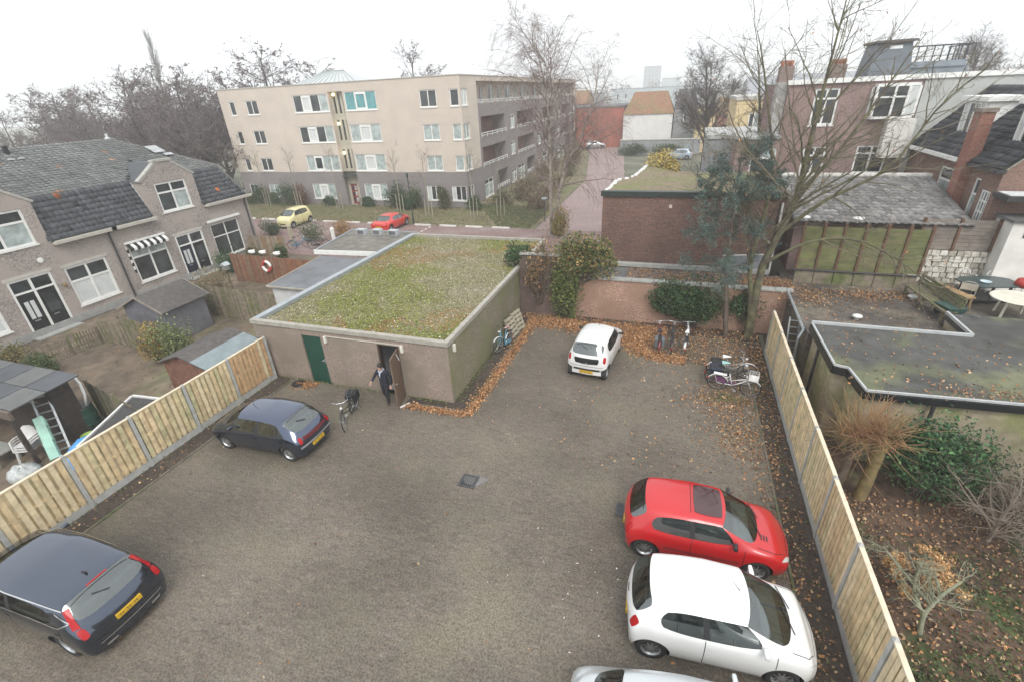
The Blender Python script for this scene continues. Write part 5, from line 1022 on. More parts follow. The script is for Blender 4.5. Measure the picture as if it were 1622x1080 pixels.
lt_ = leaves([('rect',(-13,3,2.5,19,.018,.003),60), ('blob',(-1.2,7.2,1.2,1.2,.018,.003),24), ('blob',(2.4,14.8,.6,.4,.018,.003),40)]); v, f, c = cards(rs, lt_, .05, [(.6,.56,.5),(.5,.46,.38),(.66,.62,.55)], flat=2., jit=.15); tag(link('litter', npmesh('litter', v, f, leaf_mat, c)), 'pale crumbs of litter scattered on the car park', 'litter', kind='stuff')
# moss and weeds in the beds, grass on the verge
wd = leaves([('line',(-6.95,13.2,-6.95,20.4,.12,.1),700), ('line',(-15,13,-7.2,12.98,.05,.08),500), ('blob',(2.4,15.75,.35,.18,.0,.12),260), ('line',(3.7,4,3.7,20,.1,.06),260), ('line',(-14.9,4,-14.9,13,.1,.08),220)])
v, f, c = cards(rs, wd, .09, [(.10,.13,.04),(.07,.10,.03),(.15,.16,.06)], asp=.3); tag(link('weeds', npmesh('weeds', v, f, leaf_mat, c)), 'small weeds and moss along walls and kerbs', 'weeds', kind='stuff')
n = 26000; q = np.stack([rs.uniform(-50,-11.3,n), rs.uniform(37.9,44.6,n), np.full(n,.03)+np.abs(rs.normal(0,.05,n))],1)
v, f, c = cards(rs, q, .16, [(.17,.145,.08),(.13,.135,.055),(.20,.165,.09),(.11,.12,.045)], asp=.22, jit=.2); tag(link('verge_grass', npmesh('verge_grass', v, f, leaf_mat, c)), 'tufty winter grass on the verge', 'grass', kind='stuff')
# groundcover where the verge meets the side street
n = 9000; q = np.stack([rs.uniform(-19,-11.4,n), rs.uniform(38,46,n), np.abs(rs.normal(.05,.12,n))],1); q = q[(q[:,0]+q[:,1]*.6) > 8.5]
v, f, c = cards(rs, q, .16, [(.13,.15,.07),(.10,.125,.055),(.16,.14,.08)], asp=.4); tag(link('ground_cover', npmesh('ground_cover', v, f, leaf_mat, c)), 'grey green ground cover at the verge corner', 'ground cover', kind='stuff')
# ------------------------------------------------------------------ cars
tyre_m = M('tyre', (.018,.018,.019), .85, .2, 12); rim_m = M('alloy', (.42,.43,.44), .35, .1, 9, metal=.8); hub_m = M('hub_dark', (.06,.06,.062), .5)
car_glass = M('car_glass', (.018,.026,.026), .05, .2, 2, spec=.42); plate_y = M('plate_yellow', (.52,.31,.02), .5, .05, 9); lamp_red = M('lamp_red', (.33,.008,.010), .25, .1, 9, coat=.1, spec=.3); interior_m = M('car_interior', (.10,.10,.10), .8, .25, 6); lamp_clear = M('lamp_clear', (.55,.56,.56), .1, .12, 20, coat=.8)
plastic = M('black_plastic', (.022,.022,.024), .6, .1, 6); seam_m = M('panel_gap', (.012,.012,.012), .8); chrome = M('chrome', (.55,.56,.57), .2, .05, 5, metal=.9)
MK = [bpy.data.materials.new('slot_%d' % i) for i in range(10)]
def paint(name, c, r=.28, metal=0.): return M(name, c, r, .04, 1.5, coat=.8, spec=.5, metal=metal)
def car(name, label, loc, head, L, W, H, wb, fo, pm, belt=.92, cowl=.98, nose=.70, xs=None, boot=None, rim=.2, wr=.29, lower=None, roofw=.70, extras=None, group=None, plate=True, five=False, windows=True):
    """x forward. xs = (rear glass base, rear glass top, C edge bottom, C edge top, B, roof front, cowl) measured from the rear end"""
    t = thing(name, label, 'car', (*loc, .015), R(head), group)
    x0 = -L/2; X = [x0+v for v in xs]; rgb, rgt, cb, ct, bp, rf, cw = X; w = W/2; f = L/2; zb = .16
    rgz = boot[1] if boot else belt+.10; rw_ = w*roofw
    # per station: 8 points bottom centre -> top centre  (x, y, z)
    def hoodst(x, z, ww, dz=.03): return [(x,0,zb),(x,ww*.86,zb),(x,ww,.42),(x,ww*.985,min(z-.12,.7)),(x,ww*.93,z-.05),(x,ww*.72,z-.005),(x,ww*.4,z+dz*.7),(x,0,z+dz)]
    st = [
      [(x0+.12,0,zb+.06),(x0+.14,w*.88,zb+.06),(x0+.10,w*.95,.46),(x0+.07,w*.90,.72),(x0+.10,w*.76,.80),(x0+.07,w*.55,.80),(x0+.03,w*.3,.80),(x0+.02,0,.80)],
      [(x0+.3,0,zb),(x0+.36,w*.88,zb),(x0+.34,w*.985,.46),(x0+.30,w*.96,belt-.1),(rgb+.16,w*.88,belt+.02),(rgb+.06,w*.76,rgz),(rgb,w*.4,rgz),(rgb-.02,0,rgz)],
      [(x0+.7,0,zb),(x0+.7,w*.9,zb),(x0+.7,w,.46),(x0+.66,w*.99,belt-.1),((rgt+cb)/2-.08 if cb-.25 < rgt else cb-.22,w*.92,belt+.02),(rgt+.12,rw_*1.02,H-.12),(rgt+.03,rw_*.8,H-.04),(rgt,0,H-.01)],
      [(cb,0,zb),(cb,w*.9,zb),(cb,w,.46),(cb,w*.99,belt-.08),(cb,w*.93,belt),(ct,rw_*1.08,H-.11),(ct,rw_*.86,H-.015),(ct,0,H+.01)]]
    for q in (-.035, .035): st.append([(bp+q,0,zb),(bp+q,w*.9,zb),(bp+q,w,.45),(bp+q,w*.995,belt-.1),(bp+q,w*.94,belt-.01),(bp+q-.04,rw_*1.10,H-.10),(bp+q-.04,rw_*.88,H),(bp+q,0,H+.02)])
    am = cw-.16
    st += [[(am,0,zb),(am,w*.9,zb),(am,w,.45),(am,w*.985,belt-.1),(am,w*.92,belt-.03),(rf,rw_*1.06,H-.13),(rf+.06,rw_*.84,H-.05),(rf+.12,0,H-.03)],
      [(cw+.04,0,zb),(cw+.04,w*.9,zb),(cw+.04,w,.45),(cw+.04,w*.98,belt-.12),(cw,w*.91,belt-.05),(cw+.02,w*.80,cowl-.05),(cw+.14,w*.5,cowl),(cw+.20,0,cowl+.01)],
      hoodst((cw+f)/2+.06, (cowl+nose)/2+.07, w*.98), hoodst(f-.28, nose+.05, w*.88), 
      [(f-.1,0,zb+.04),(f-.18,w*.74,zb+.04),(f-.12,w*.82,.44),(f-.12,w*.78,.55),(f-.11,w*.64,nose-.1),(f-.09,w*.46,nose-.08),(f-.05,w*.24,nose-.08),(f-.04,0,nose-.08)]]
    bm = bmesh.new(); cl = bm.edges.layers.float.new('crease_edge'); G = []
    for s_ in st:
        row = [bm.verts.new((p[0],p[1],p[2])) for p in s_]; row += [bm.verts.new((p[0],-p[1],p[2])) for p in s_[-2:0:-1]]; G.append(row)
    n = 14; mi = {}
    # material slots: 0 body 1 windscreen 2 rear window 3.. side windows 7 lower trim
    def side(k): return k if k < 7 else 13-k
    for i in range(len(G)-1):
        for k in range(n):
            fc = bm.faces.new((G[i][k], G[i+1][k], G[i+1][(k+1)%n], G[i][(k+1)%n])); s_ = side(k); left = k < 7; m = 0
            if i == 6 and s_ in (5,6): m = 1
            elif i == 1 and s_ in (5,6): m = 2
            elif i == 3 and s_ == 4: m = 3 if left else 4
            elif i == 5 and s_ == 4: m = 5 if left else 6
            elif i in (0,) and s_ in (0,) : m = 7
            elif s_ == 0: m = 7
            elif i == 4 and s_ == 4: m = 8
            elif lower and s_ == 1: m = 7
            fc.material_index = m
    bm.faces.new(G[0][::1]).material_index = 0; bm.faces.new(G[-1][::-1]).material_index = 0
    for e in bm.edges:
        ms = {q.material_index for q in e.link_faces}
        if len(ms) > 1 and ms & {1,2,3,4,5,6,8}: e[cl] = .9
        if ms == {0,7}: e[cl] = .5
    bmesh.ops.recalc_face_normals(bm, faces=bm.faces)
    me = bpy.data.meshes.new('cage'); bm.to_mesh(me); bm.free()
    mats = [pm, car_glass, car_glass, car_glass, car_glass, car_glass, car_glass, lower or plastic, plastic]
    for m in MK[:9]: me.materials.append(m)
    me.polygons.foreach_set('use_smooth', [True]*len(me.polygons))
    tmp = bpy.data.objects.new('cage', me); COL.objects.link(tmp); sm = tmp.modifiers.new('s', 'SUBSURF'); sm.levels = sm.render_levels = 2
    xf, xr = f-fo, f-fo-wb; cb_ = MB()
    for xx in (xf, xr):
        for sy in (-1, 1):
            y0, y1 = (w-.24, w+.2) if sy > 0 else (-w-.2, -w+.24)
            cb_.tube([(xx,y0,wr+.02),(xx,y1,wr+.02)], wr+.055, 28)
    cm = cb_.mesh('cut', [MK[9]]); cut = bpy.data.objects.new('cut', cm); COL.objects.link(cut)
    bo = tmp.modifiers.new('b', 'BOOLEAN'); bo.object = cut; bo.operation = 'DIFFERENCE'; bo.solver = 'EXACT'
    try: bo.material_mode = 'TRANSFER'
    except Exception: pass
    dg = bpy.context.evaluated_depsgraph_get(); ev = tmp.evaluated_get(dg); full = bpy.data.meshes.new_from_object(ev)
    bpy.data.objects.remove(tmp); bpy.data.objects.remove(cut)
    bm = bmesh.new(); bm.from_mesh(full); bvh = BVHTree.FromBMesh(bm); bm.free()
    names = ['body','windscreen','rear_window','side_window','side_window','side_window','side_window','underbody','window_pillar','wheel_well']
    mats.append(plastic); slot = {m.name: i for i, m in enumerate(full.materials)}
    for mi_ in range(10):
        if MK[mi_].name not in slot: continue
        si = slot[MK[mi_].name]
        b2 = bmesh.new(); b2.from_mesh(full); bmesh.ops.delete(b2, geom=[q for q in b2.faces if q.material_index != si], context='FACES')
        if len(b2.faces):
            for q in b2.faces: q.material_index = 0
            if 1 <= mi_ <= 6:
                for v_ in b2.verts: v_.co -= v_.normal*.006
            m2 = bpy.data.meshes.new(names[min(mi_,9)]); b2.to_mesh(m2); m2.materials.clear(); m2.materials.append(mats[mi_]); link(names[min(mi_,9)], m2, t)
        b2.free()
    def hit(p, d):
        d = Vector(d).normalized(); p = Vector(p); h = bvh.ray_cast(p-d*1.2, d, 3.)
        return (h[0], h[1]) if h[0] is not None else (None, None)
    def patch(nm, c4, d, mat, off=.006, nu=8, nv=5, parent=t, round_=.0, thick=.0):
        c4 = [Vector(q) for q in c4]; V = {}; mb = MB()
        for i in range(nu+1):
            for j in range(nv+1):
                u_, v_ = i/nu, j/nv
                if round_:
                    a_, b_ = u_*2-1, v_*2-1; u_, v_ = (a_*math.sqrt(1-b_*b_*round_)+1)/2, (b_*math.sqrt(1-a_*a_*round_)+1)/2
                p_ = (c4[0]*(1-u_)+c4[1]*u_)*(1-v_) + (c4[3]*(1-u_)+c4[2]*u_)*v_; h, nn = hit(p_, d)
                if h is not None: V[i,j] = len(mb.v); mb.v.append(tuple(h+nn*off))
        for i in range(nu):
            for j in range(nv):
                k = [(i,j),(i+1,j),(i+1,j+1),(i,j+1)]
                if all(q in V for q in k): mb.f.append(tuple(V[q] for q in k)); mb.m.append(0)
        if mb.f: return obj(nm, mb, mat, parent, True)
    def line(nm, pts, d, mat=seam_m, wd=.007, off=.003, parent=t):
        P_ = []
        for a, b in zip(pts, pts[1:]):
            a, b = Vector(a), Vector(b); k = max(2, int((b-a).length/.05))
            P_ += [a.lerp(b, i/k) for i in range(k)]
        P_.append(Vector(pts[-1])); hs_ = [hit(p, d) for p in P_]; hs_ = [h for h in hs_ if h[0] is not None]; mb = MB()
        for (a, na), (b, nb) in zip(hs_, hs_[1:]):
            tt = (b-a)
            if tt.length < 1e-4 or tt.length > .3: continue
            sx = tt.normalized().cross(na).normalized()*wd
            mb.poly([a-sx+na*off, b-sx+nb*off, b+sx+nb*off, a+sx+na*off])
        if mb.f: return obj(nm, mb, mat, parent)
    # cabin
    for sy in (-1, 1):
        mb = MB(); sx_ = bp+.18; mb.box(sx_-.05,sx_+.42,sy*w*.42-.22,sy*w*.42+.22,.34,.56); mb.hexa([(sx_-.16,sy*w*.42-.22,.5),(sx_+.02,sy*w*.42-.22,.5),(sx_+.02,sy*w*.42+.22,.5),(sx_-.16,sy*w*.42+.22,.5),(sx_-.34,sy*w*.42-.2,belt+.14),(sx_-.22,sy*w*.42-.2,belt+.14),(sx_-.22,sy*w*.42+.2,belt+.14),(sx_-.34,sy*w*.42+.2,belt+.14)]); mb.box(sx_-.36,sx_-.26,sy*w*.42-.12,sy*w*.42+.12,belt+.16,min(H-.16,belt+.32)); obj('seat', mb, interior_m, t, bevel=.03)
        mb = MB(); mb.box(cb-.1,am,sy*w*.84-.02,sy*w*.84+.02,.3,belt-.06); obj('door_card', mb, interior_m, t)
    mb = MB(); mb.box(max(rgt,x0+.5)+.1,max(rgt,x0+.5)+.62,-w*.74,w*.74,.34,.58); mb.box(max(rgt,x0+.5)+.0,max(rgt,x0+.5)+.14,-w*.74,w*.74,.58,belt+.08); obj('rear_bench', mb, interior_m, t, bevel=.03)
    mb = MB(); mb.box(cw-.32,cw+.02,-w*.8,w*.8,.6,cowl-.12); obj('dashboard', mb, interior_m, t, bevel=.03)
    mb = MB(); mb.tube([(cw-.42+.06*math.sin(a_),w*.42+.17*math.cos(a_),.86+.15*math.sin(a_)) for a_ in np.linspace(0,2*math.pi,17)], .013, 5); obj('steering_wheel', mb, plastic, t)
    mb = MB(); mb.box(x0+.45,cw,-w*.82,w*.82,.28,.31); obj('floor', mb, interior_m, t)
    mb = MB(); mb.box(rgt+.25,rf-.05,-rw_*.78,rw_*.78,H-.11,H-.09); obj('headlining', mb, M('headlining', (.22,.22,.21), .9), t)
    # wheels
    for xx in (xf, xr):
        for sy in (-1, 1):
            wo2 = link('wheel', None, t, (xx, sy*(w-.15), wr)); s = sy
            mb = MB(); prof = [(wr*.62,-.085),(wr*.93,-.09),(wr,-.06),(wr,.06),(wr*.93,.09),(wr*.66,.085),(wr*.64,.06),(wr*.64,-.05)]; b0 = len(mb.v); nn = 24
            for r_, h_ in prof:
                for j in range(nn): a_ = 2*math.pi*j/nn; mb.v.append((r_*math.cos(a_), s*h_, r_*math.sin(a_)))
            for i in range(len(prof)):
                for j in range(nn): i2 = (i+1)%len(prof); mb.f.append((i*nn+j, i*nn+(j+1)%nn, i2*nn+(j+1)%nn, i2*nn+j)); mb.m.append(0)
            obj('tyre', mb, tyre_m, wo2, True)
            mb = MB(); mb.lathe([(0,s*.0),(wr*.64,s*.0)], (0,0,0), 20, 'y'); obj('brake_disc', mb, hub_m, wo2)
            mb = MB(); R_ = wr*.66
            mb.lathe([(R_*.93,s*.055),(R_,s*.085),(R_,s*.07),(R_*.93,s*.03)], (0,0,0), 24, 'y') if False else None
            for j in range(24):
                a0, a1 = 2*math.pi*j/24, 2*math.pi*(j+1)/24
                for (r1, h1), (r2, h2) in (((R_*.86,.05),(R_,.082)), ((R_*.86,.05),(R_*.84,.01))): mb.poly([(r1*math.cos(a0),s*h1,r1*math.sin(a0)),(r1*math.cos(a1),s*h1,r1*math.sin(a1)),(r2*math.cos(a1),s*h2,r2*math.sin(a1)),(r2*math.cos(a0),s*h2,r2*math.sin(a0))])
            sp_ = 9
            for j in range(sp_):
                a_ = 2*math.pi*j/sp_; c_, s_ = math.cos(a_), math.sin(a_); q = R_*.07; 
                mb.poly([(c_*R_*.12-s_*q*1.5,s*.062,s_*R_*.12+c_*q*1.5),(c_*R_*.12+s_*q*1.5,s*.062,s_*R_*.12-c_*q*1.5),(c_*R_*.9+s_*q,s*.056,s_*R_*.9-c_*q),(c_*R_*.9-s_*q,s*.056,s_*R_*.9+c_*q)])
            mb.lathe([(0,s*.068),(R_*.2,s*.064),(R_*.22,s*.04)], (0,0,0), 12, 'y'); obj('rim', mb, rim_m, wo2)
    # mirrors, lamps, plates, seams
    for sy in (-1, 1):
        mb = MB(); mx_ = cw-.36; mb.hexa([(mx_-.05,sy*(w*.90),belt+.07),(mx_+.06,sy*(w*.90),belt+.07),(mx_+.05,sy*(w*.94+.16),belt+.03),(mx_-.05,sy*(w*.94+.16),belt+.03),(mx_-.05,sy*(w*.90),belt+.1),(mx_+.05,sy*(w*.90),belt+.1),(mx_+.02,sy*(w*.94+.16),belt+.15),(mx_-.05,sy*(w*.94+.16),belt+.15)] if sy > 0 else [(mx_-.05,sy*(w*.94+.16),belt+.03),(mx_+.05,sy*(w*.94+.16),belt+.03),(mx_+.06,sy*(w*.90),belt+.07),(mx_-.05,sy*(w*.90),belt+.07),(mx_-.05,sy*(w*.94+.16),belt+.15),(mx_+.02,sy*(w*.94+.16),belt+.15),(mx_+.05,sy*(w*.90),belt+.1),(mx_-.05,sy*(w*.90),belt+.1)])
        obj('wing_mirror', mb, pm if not (extras and extras.get('blackmirror')) else plastic, t, True, bevel=.025)
        patch('headlight', [(f-.44,sy*w*.88,nose+.04),(f-.16,sy*w*.70,nose-.07),(f-.10,sy*w*.52,nose-.13),(f-.26,sy*w*.62,nose+.02)] if not (extras and 'head' in extras) else [(a,sy*b,c) for a, b, c in extras['head']], (-.75,-sy*.55,-.35), lamp_clear, .006, 8, 6, round_=.35)
        e = extras or {}
        tl = e.get('tail', [(x0+.30,w*.92,belt-.02),(x0+.20,w*.80,belt+.06),(x0+.08,w*.80,belt-.22),(x0+.16,w*.90,belt-.26)])
        patch('tail_light', [(a,sy*b,c) for a, b, c in tl], (.75,-sy*.6,-.1), lamp_red, .006, 7, 7, round_=.3)
        d_ = (0,-sy,0); ys_ = sy*w
        line('door_seam', [(bp-.01,ys_,belt-.02),(bp-.01,ys_,.32),(bp+.02,ys_,.27)], d_); line('door_seam', [(am+.02,ys_,belt-.06),(am+.02,ys_,.42),(am-.08,ys_,.28),(bp+.02,ys_,.27)], d_)
        if five: line('door_seam', [(cb-.02,ys_,belt-.02),(cb-.04,ys_,.62),(xr+wr+.09,ys_,.42),(xr+wr+.10,ys_,.28),(bp,ys_,.27)], d_)
        patch('door_handle', [(bp+.06,ys_,belt-.16),(bp+.22,ys_,belt-.16),(bp+.22,ys_,belt-.20),(bp+.06,ys_,belt-.20)], d_, pm if not e.get('handle') else e['handle'], .02, 5, 2)
        if five: patch('door_handle', [(cb+.02,ys_,belt-.15),(cb+.17,ys_,belt-.15),(cb+.17,ys_,belt-.19),(cb+.02,ys_,belt-.19)], d_, pm if not e.get('handle') else e['handle'], .02, 5, 2)
        if e.get('rub'): patch('rubbing_strip', [(xr+wr+.14,ys_,.56),(xf-wr-.12,ys_,.54),(xf-wr-.12,ys_,.49),(xr+wr+.14,ys_,.51)], d_, e['rub'], .012, 14, 1)
        line('bonnet_seam', [(cw+.1,sy*w*.80,1.2),((cw+f)/2,sy*w*.80,1.2),(f-.26,sy*w*.62,1.2)], (0,0,-1))
        if e.get('rail'): line('window_trim', [(ct-.25,sy*rw_*1.1,H),(bp,sy*rw_*1.15,H),(rf-.05,sy*rw_*1.1,H)], (0,-sy*.5,-1), chrome, .012, .012)
    line('bumper_seam', [(x0,-w*.8,.60),(x0,0,.60),(x0,w*.8,.60)], (1,0,0)); line('bonnet_seam', [(f-.22,-w*.6,1.2),(f-.17,0,1.2),(f-.22,w*.6,1.2)], (0,0,-1))
    line('tailgate_seam', [(rgt-.02,-rw_*.8,H+.3),(rgt-.03,0,H+.3),(rgt-.02,rw_*.8,H+.3)], (0,0,-1))
    for sy in (-1, 1): line('wiper', [(cw+.20,sy*.25-.1,H),(cw+.05,sy*.25+.38,H)], (0,0,-1), plastic, .012, .015)
    line('rear_wiper', [(rgb,.0,H),(rgb+.16,.25,H)] if not boot else [(rgb+.05,-.01,H),(rgb+.08,.0,H)], (.5,0,-1), plastic, .014, .018)
    patch('grille', [(f,-.3,.45),(f,.3,.45),(f,.3,.34),(f,-.3,.34)], (-1,0,0), plastic, .008, 6, 2)
    if plate:
        z_ = (extras or {}).get('plate', .52); hp, _ = hit((x0,0,z_), (1,0,-.1)); hx = hp.x if hp else x0
        mb = MB(); mb.box(hx-.03,hx+.06,-.26,.26,z_-.055,z_+.055); o_ = obj('number_plate', mb, plate_y, t)
        mb = MB()
        for k in range(8):
            if k in (2, 5): continue
            yy = .20-.05*k; 
            for a_, b_ in ((-.012,.0),(.006,.018)): mb.box(hx-.034,hx-.0305,yy-.015,yy-.007,z_-.03,z_+.03)
            mb.box(hx-.034,hx-.0305,yy-.007,yy+.01,z_+.02-.02*(k%3),z_+.03-.02*(k%3))
        obj('plate_characters', mb, black_paint, o_)
    if extras and extras.get('fn'): extras['fn'](t, patch, line, hit, dict(x0=x0,w=w,f=f,H=H,X=X,rw=rw_,belt=belt,xf=xf,xr=xr,cowl=cowl))
    mb = MB(); hp, _ = hit((rf-.05,0,H+.3), (0,0,-1))
    if hp is not None and not (extras and extras.get('noaerial')): mb.tube([hp, hp+Vector((-.18,0,.25))], [.008,.004], 5); obj('aerial', mb, plastic, t)
    return t
_n = car_glass.node_tree; _b = _n.nodes['Principled BSDF']; _o = [q for q in _n.nodes if q.type == 'OUTPUT_MATERIAL'][0]; _t = _n.nodes.new('ShaderNodeBsdfTransparent'); _t.inputs[0].default_value = (.50,.58,.56,1); _x = _n.nodes.new('ShaderNodeMixShader'); _x.inputs[0].default_value = .19; _g = _n.nodes.new('ShaderNodeBsdfGlossy'); _g.inputs['Roughness'].default_value = .03; _g.inputs['Color'].default_value = (.9,.95,.94,1)
_n.links.new(_g.outputs[0], _x.inputs[2]); _n.links.new(_t.outputs[0], _x.inputs[1]); _n.links.new(_x.outputs[0], _o.inputs['Surface'])
red_p = paint('red_paint', (.43,.008,.011)); white_p = paint('white_paint_car', (.70,.70,.69)); navy_p = paint('navy_paint', (.075,.09,.135), .12, .9); ink_p = paint('ink_blue_paint', (.062,.075,.105), .12, .9); silver_p = paint('pale_silver_paint', (.55,.58,.59), .35, .6); yel_p = paint('cream_yellow_paint', (.66,.60,.30)); red2 = paint('scarlet_paint', (.52,.03,.022))
def roof_sun(t, patch, line, hit, d):
    X, rw, H = d['X'], d['rw'], d['H']
    patch('sunroof', [(X[4]-.02,-rw*.80,H+.3),(X[5]+.02,-rw*.78,H+.3),(X[5]+.02,rw*.78,H+.3),(X[4]-.02,rw*.80,H+.3)], (0,0,-1), M('sunroof_glass', (.05,.02,.022), .08, .1, 3, coat=.6), .012, 10, 8, round_=.12)
    line('roof_seam', [(X[4]-.08,-rw*.8,H+.3),(X[4]-.08,rw*.8,H+.3)], (0,0,-1))
    for k in range(3): patch('bonnet_vent', [(d['f']-.78+.06*k,-.44,1.2),(d['f']-.75+.06*k,-.44,1.2),(d['f']-.75+.06*k,-.30,1.2),(d['f']-.78+.06*k,-.30,1.2)], (0,0,-1), plastic, .006, 2, 3)
car('red_hatchback', 'red three door hatchback with a glass sunroof beside the right fence', (1.30+.1,9.06), 1.5, 3.84, 1.66, 1.43, 2.42, .80, red_p, .93, .97, .66, (.20,.52,.62,.72,1.62,2.20,2.86), None, wr=.285, extras=dict(fn=roof_sun, rub=M('grey_red_strip', (.16,.02,.022)), blackmirror=True))
def ka_fn(t, patch, line, hit, d):
    patch('tail_garnish', [(d['x0']+.05,-.1,.98),(d['x0']+.05,.1,.98),(d['x0']+.05,.1,.93),(d['x0']+.05,-.1,.93)], (1,0,0), chrome, .006, 3, 2)
car('white_hatchback', 'white three door hatchback parked beside the red hatchback', (1.60,6.78), 3.2, 3.62, 1.68, 1.50, 2.31, .72, white_p, .97, 1.02, .74, (.16,.46,.60,.72,1.52,2.16,2.86), None, wr=.295, extras=dict(fn=ka_fn, head=[(1.30,.74,.80),(1.60,.60,.68),(1.68,.50,.58),(1.40,.60,.74)], tail=[(-1.52,.78,.98),(-1.62,.66,1.06),(-1.72,.64,.80),(-1.62,.74,.78)]))
def sax_fn(t, patch, line, hit, d):
    x0, w = d['x0'], d['w']
    patch('tail_panel', [(x0,-w*.62,.86),(x0,w*.62,.86),(x0,w*.62,.74),(x0,-w*.62,.74)], (1,0,0), M('dark_red_panel', (.10,.012,.016)), .006, 10, 2)
    patch('bumper_strip', [(x0,-w*.84,.60),(x0,w*.84,.60),(x0,w*.84,.52),(x0,-w*.84,.52)], (1,0,0), M('grey_bumper', (.22,.23,.25)), .014, 12, 2)
car('navy_hatchback', 'dark navy five door hatchback by the left fence and garage', (-12.06,9.52), 181, 3.96, 1.69, 1.40, 2.5, .80, navy_p, .90, .94, .66, (.28,.70,.72,.84,1.70,2.45,3.02), None, wr=.28, five=True, extras=dict(fn=sax_fn, plate=.42, tail=[(-1.80,.74,.88),(-1.90,.68,.90),(-1.94,.66,.70),(-1.86,.73,.68)]))
def est_fn(t, patch, line, hit, d):
    x0, w, H, belt = d['x0'], d['w'], d['H'], d['belt']
    for sy in (-1, 1): patch('tail_light', [(x0+.54,sy*w*.86,H-.14),(x0+.46,sy*w*.79,H-.12),(x0+.20,sy*w*.86,belt),(x0+.30,sy*w*.96,belt)], (.7,-sy*.7,-.1), lamp_red, .008, 5, 8)
    patch('brake_light', [(x0+.585,-.2,H+.1),(x0+.585,.2,H+.1),(x0+.62,.2,H+.1),(x0+.62,-.2,H+.1)], (.2,0,-1), lamp_red, .008, 6, 2)
    patch('bumper_chrome', [(x0,-w*.7,.47),(x0,w*.7,.47),(x0,w*.7,.44),(x0,-w*.7,.44)], (1,0,0), chrome, .008, 12, 1)
    for sy in (-1, 1): patch('exhaust_trim', [(x0,sy*w*.62,.34),(x0,sy*w*.40,.34),(x0,sy*w*.40,.28),(x0,sy*w*.62,.28)], (1,0,0), chrome, .01, 4, 2)
    mb = MB(); hp, _ = hit((x0+1.0,0,H+.3), (0,0,-1)); mb.hexa([hp+Vector(q) for q in ((-.1,-.03,-.01),(.1,-.02,-.01),(.1,.02,-.01),(-.1,.03,-.01),(-.09,-.008,.06),(-.04,-.006,.05),(-.04,.006,.05),(-.09,.008,.06))]); obj('roof_fin', mb, plastic, t)
    for sy in (-1, 1): line('window_trim', [(d['X'][3]-.1,sy*w,H-.2),(d['X'][2]-.25,sy*w,belt+.12),(d['X'][2],sy*w,belt+.01),(d['X'][4],sy*w,belt),(d['X'][6]-.25,sy*w,belt-.02)], (0,-sy,0), chrome, .012, .008)
car('dark_estate_car', 'dark ink blue estate car with yellow plate in the lower left corner', (-12.34,3.40), 180.5, 4.63, 1.86, 1.48, 2.78, .93, ink_p, 1.0, 1.03, .78, (.24,.60,.72,.90,2.25,3.05,3.75), None, wr=.33, five=True, roofw=.76, extras=dict(fn=est_fn, plate=.76, rail=True, noaerial=True, tail=[(-2.06,.88,.98),(-2.18,.80,1.0),(-2.27,.78,.80),(-2.18,.86,.76)]))
def c1_fn(t, patch, line, hit, d):
    x0, w, H = d['x0'], d['w'], d['H']
    patch('tailgate_glass', [(x0+.02,-w*.60,.96),(x0+.02,w*.60,.96),(x0+.02,w*.55,.72),(x0+.02,-w*.55,.72)], (1,0,0), M('black_gloss', (.015,.018,.019), .08, .1, 3), .008, 12, 5, round_=.1)
    patch('bumper_grille', [(x0,-w*.72,.50),(x0,w*.72,.50),(x0,w*.70,.41),(x0,-w*.70,.41)], (1,0,0), plastic, .008, 12, 2)
    patch('badge', [(x0,-.05,.80),(x0,.05,.80),(x0,.05,.73),(x0,-.05,.73)], (1,0,0), chrome, .014, 3, 3, round_=.5)
c1 = car('small_white_hatchback', 'small white hatchback seen from behind near the pink wall', (-2.52,17.42), 85, 3.43, 1.63, 1.47, 2.34, .66, white_p, .98, 1.02, .74, (.12,.42,.62,.72,1.50,2.10,2.72), None, wr=.28, five=True, extras=dict(fn=c1_fn, plate=.36, blackmirror=True, tail=[(-1.46,.76,1.0),(-1.56,.68,1.04),(-1.62,.66,.80),(-1.54,.73,.76)]))
car('silver_saloon', 'pale silver saloon cut off by the bottom of the picture', (1.16,4.43), 7, 4.3, 1.70, 1.40, 2.55, .85, silver_p, .92, .96, .70, (.52,.98,1.10,1.30,2.05,2.65,3.25), (0,.98), wr=.29, five=True, extras=dict(tail=[(-2.02,.76,.70),(-2.08,.66,.72),(-2.12,.64,.58),(-2.06,.74,.56)]))
car('yellow_hatchback', 'small pale yellow hatchback parked nose first on the street', (-33.75,36.1), 270, 3.5, 1.62, 1.54, 2.3, .62, yel_p, 1.0, 1.04, .80, (.14,.36,.56,.66,1.55,2.15,2.75), None, wr=.28, extras=dict(blackmirror=True))
car('red_coupe', 'bright red coupe parked in front of the young trees', (-23.62,36.4), 90, 4.2, 1.76, 1.28, 2.6, .9, red2, .86, .88, .62, (.55,1.15,1.15,1.3,2.0,2.6,3.3), (0,.92), wr=.30)
car('silver_hatchback', 'silver car at the far end of the side street', (-16.0,98.5), 10, 4.0, 1.7, 1.42, 2.5, .8, silver_p, .92, .96, .68, (.25,.6,.7,.8,1.7,2.35,3.0), None)
car('dark_grey_hatchback', 'dark car in front of the red brick hall', (-14.2,108), 5, 4.2, 1.75, 1.45, 2.55, .8, navy_p, .92, .96, .68, (.25,.6,.7,.8,1.7,2.35,3.0), None)
car('pale_blue_hatchback', 'pale blue car behind the yellow shrub', (-.5,82), 170, 4.1, 1.75, 1.45, 2.55, .8, paint('pale_blue_paint', (.34,.42,.5)), .92, .96, .68, (.25,.6,.7,.8,1.7,2.35,3.0), None)
